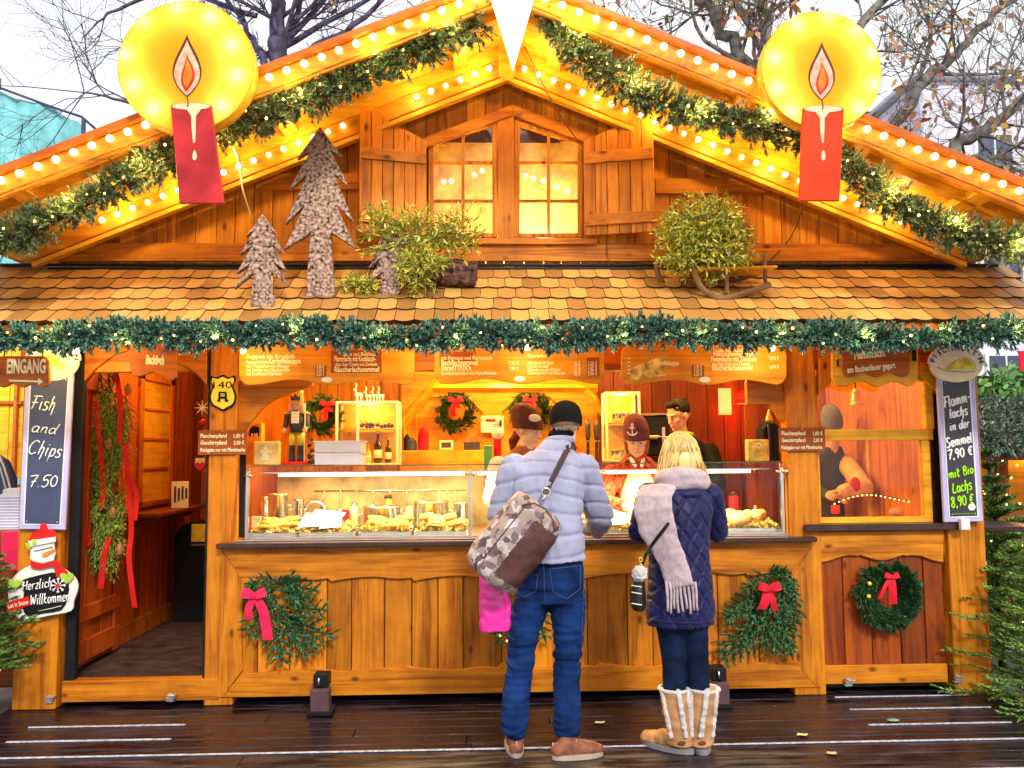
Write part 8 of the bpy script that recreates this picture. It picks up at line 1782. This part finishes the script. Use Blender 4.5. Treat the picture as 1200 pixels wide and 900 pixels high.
for k in range(330):
    t = random.random(); x = random.uniform(xa-0.2,xb-0.3); y = Yn-0.2+1.1*t; z = z1+(z2-z1)*t+0.05; bough(lv, gs, (x,y,z), (random.gauss(0,1),-0.5,0.1), 0.28, 7, nl=0.045, w=0.013, need=16, droop=0.3)
leafpart('needles', lv, isle('frosted needles', (0.03,0.10,0.09), (0.62,0.48,0.34), 0.6, (0.10,0.22,0.18)), rg); part('twigs', gs, M['stem'], rg)
g = G(); q = P(1166,560,Yn+0.5)
for i,(px,py) in enumerate(((1175,540),(1192,545),(1180,580),(1195,590),(1165,570),(1185,560))): inst('fairy_light', fairy_mesh(), rg, P(px,py,Yn-0.1), scale=(1.6,)*3)
# red banner at right edge
Yv=8; g = G(); prect(g,1195,411,1235,434,Yv,0.03,0.004); o = single('red_banner', g, M['redcloth'], 'small red banner cut by the right edge of the picture', 'banner'); g = G(); g.tube([P(1215,434,Yv+0.02),P(1215,700,Yv+0.02)],0.03,6); part('pole', g, M['slated'], o)
# left neighbour: golden lit stall and striped jacket
Yn = 2.6; o = root('neighbour_stall', 'golden lit wooden stall front at the left edge of the picture', 'market stall', (P(-30,600,Yn).x,Yn,-0.16)); g = G(); xb = P(26,500,Yn).x+0.6
plank_row(g, xb-2.6, xb, Yn, Yn+0.03, 1.35, 2.6, 0.15, 0.2); part('plank_wall', g, M['gx'], o); g = G(); plank_row(g, xb-2.6, xb, Yn-0.02, Yn+0.0, -0.16, 1.3, 0.15, 0.2); part('lower_wall', g, M['dz'], o)
g = G(); prect(g,-30,470,26,474,Yn-0.04,0.03); part('shelf', g, M['dx'], o); g = G(); prect(g,14,425,18,600,Yn-0.05,0.04); part('frame', g, M['sx'], o); lamp(o, (xb-0.8,Yn-0.5,2.2), 10, (1,0.65,0.22), 0.1)
g = G(); c = P(4,535,1.2); o = root('striped_jacket', 'navy jacket with white stripes hanging at the left edge', 'jacket', P(2,600,1.2)); stack(g, [(P(-6,580,1.2),0.15,0.06),(P(-4,560,1.2),0.14,0.06),(P(-6,540,1.2),0.10,0.05),(P(-12,528,1.2),0.03,0.03)]); jm = remesh(g,0.012,1); part('jacket_body', jm, M['slate'], o); tjm = bvh(jm)
onbody(tjm, [(-2,532),(4,545),(9,560),(13,576)],0.008,'white_stripe',M['white'],o); onbody(tjm, [(-6,534),(0,548),(4,562),(8,578)],0.006,'white_stripe',M['white'],o)
g = G(); g.tube([P(-12,526,1.2),P(-12,440,1.2),(P(-12,440,1.2).x,1.2,2.3)],0.006,6); part('hanger', g, M['black'], o)
g = G(); a,b,c_,d = R4(-12,572,24,622,1.15); g.box(a,b,1.15,1.3,c_,d,0.01); o = single('paper_stack', g, M['white'], 'stack of white papers behind the left fir tree', 'paper stack'); g = G(); [g.box(a+0.004,b-0.006*(k%3),1.145,1.1499,c_+0.02*k,c_+0.02*k+0.006,0) for k in range(1,12)]; part('page_edges', g, M['lav'], o)
g = G(); g.box(a-0.1,b+0.05,1.1,1.4,0.0,c_-0.001,0.01); single('wooden_crate', g, M['dx'], 'dark wooden crate behind the left fir tree', 'crate')
# christmas trees
def conifer(name, label, base, H, R_, tiers, mat, nl=0.03, w=0.005, need=22, group='small fir trees beside the stall', lights=0, z0f=0.12):
    o = root(name, label, 'fir tree', base, group); lv = Leaves(); gs = G(); b = Vector(base); gs.tube([b, b+Vector((0,0,H))],[0.03,0.006],8)
    for i in range(tiers):
        t = i/(tiers-1); zz = H*(z0f+(0.97-z0f)*t); L = R_*(1-t)**0.85+0.05
        for k in range(7 if t < 0.7 else 5):
            a = 2*PI*(k+random.random()*0.6)/7+i*0.9; bough(lv, gs, b+Vector((0,0,zz)), (math.cos(a),math.sin(a),0.25+0.5*t), L*random.uniform(0.85,1.15), 10, nl=nl, w=w, need=need, droop=0.25, plane=Vector((0,0,1)), spread=0.8)
    lv.brush(b+Vector((0,0,H*0.9)),(0,0,1),H*0.13,60,nl,w)
    leafpart('needles', lv, mat, o); part('trunk', gs, M['stem'], o)
    for k in range(lights):
        t = random.uniform(0.1,0.9); a = random.uniform(PI,2*PI); r = (R_*(1-t)+0.03)*0.8; inst('fairy_light', fairy_mesh(), o, b+Vector((r*math.cos(a),r*math.sin(a),H*t)), scale=(1.0,)*3)
    return o
conifer('fir_tree', 'bright green fir tree at the lower right beside the deck', (3.36,0.45,-0.16), 1.22, 0.74, 12, isle('bright fir needles', (0.04,0.11,0.012), (0.42,0.58,0.10), 0.5, (0.14,0.32,0.05)), lights=0, need=46, nl=0.026, w=0.006, z0f=0.1)
conifer('fir_tree', 'taller fir tree with lights behind the right post', (3.8,1.7,-0.16), 1.50, 0.55, 14, M['fir'], lights=16, need=40)
conifer('fir_tree', 'bright fir tree in the gap under the neighbouring roof', (4.25,2.5,-0.16), 1.7, 0.5, 12, M['fir'], lights=16, need=40)
conifer('fir_tree', 'potted fir tree with lights at the left edge of the deck', (-3.28,0.42,0.16), 1.02, 0.42, 15, M['fir'], lights=18, need=55, nl=0.026, w=0.006)
g = G(); g.lathe((-3.30,0.42,-0.159),[(0.13,0),(0.16,0.28),(0.175,0.30),(0.175,0.34),(0.155,0.34),(0.15,0.30)],24); single('plant_pot', g, plain('brown pot', (0.20,0.13,0.08), 0.5), 'brown flower pot holding the fir at the left edge', 'flower pot')
g = G(); c = P(14,645,0.80); g.box(c.x-0.07,c.x+0.07,0.80,0.86,c.z-0.13,c.z+0.12,0.006); single('pink_gift', g, M['pinkrib'], 'pinkish red gift packet behind the left potted fir', 'gift')
# far hedge closing the square
lv = Leaves()
for k in range(5200):
    x = random.uniform(-26,30); y = 17+random.uniform(0,2); z = random.uniform(-0.1,2.6+0.9*noise.noise(Vector((x*0.3,0,0)))); m = 4; base = np.array([x,y,z])+rng.normal(size=(m,3))*0.2; dd = rng.normal(size=(m,3)); dd /= np.linalg.norm(dd,axis=1)[:,None]; lv.quads(base, dd, 0.22*np.ones(m), 0.32*(0.7+0.6*rng.random(m)), taper=0.8)
me = lv.mesh('hedge', [m_lg], (0,0,0)); o = bpy.data.objects.new('hedge', me); COL.objects.link(o); o['kind'] = 'stuff'; o['label'] = 'far green hedge closing off the square'
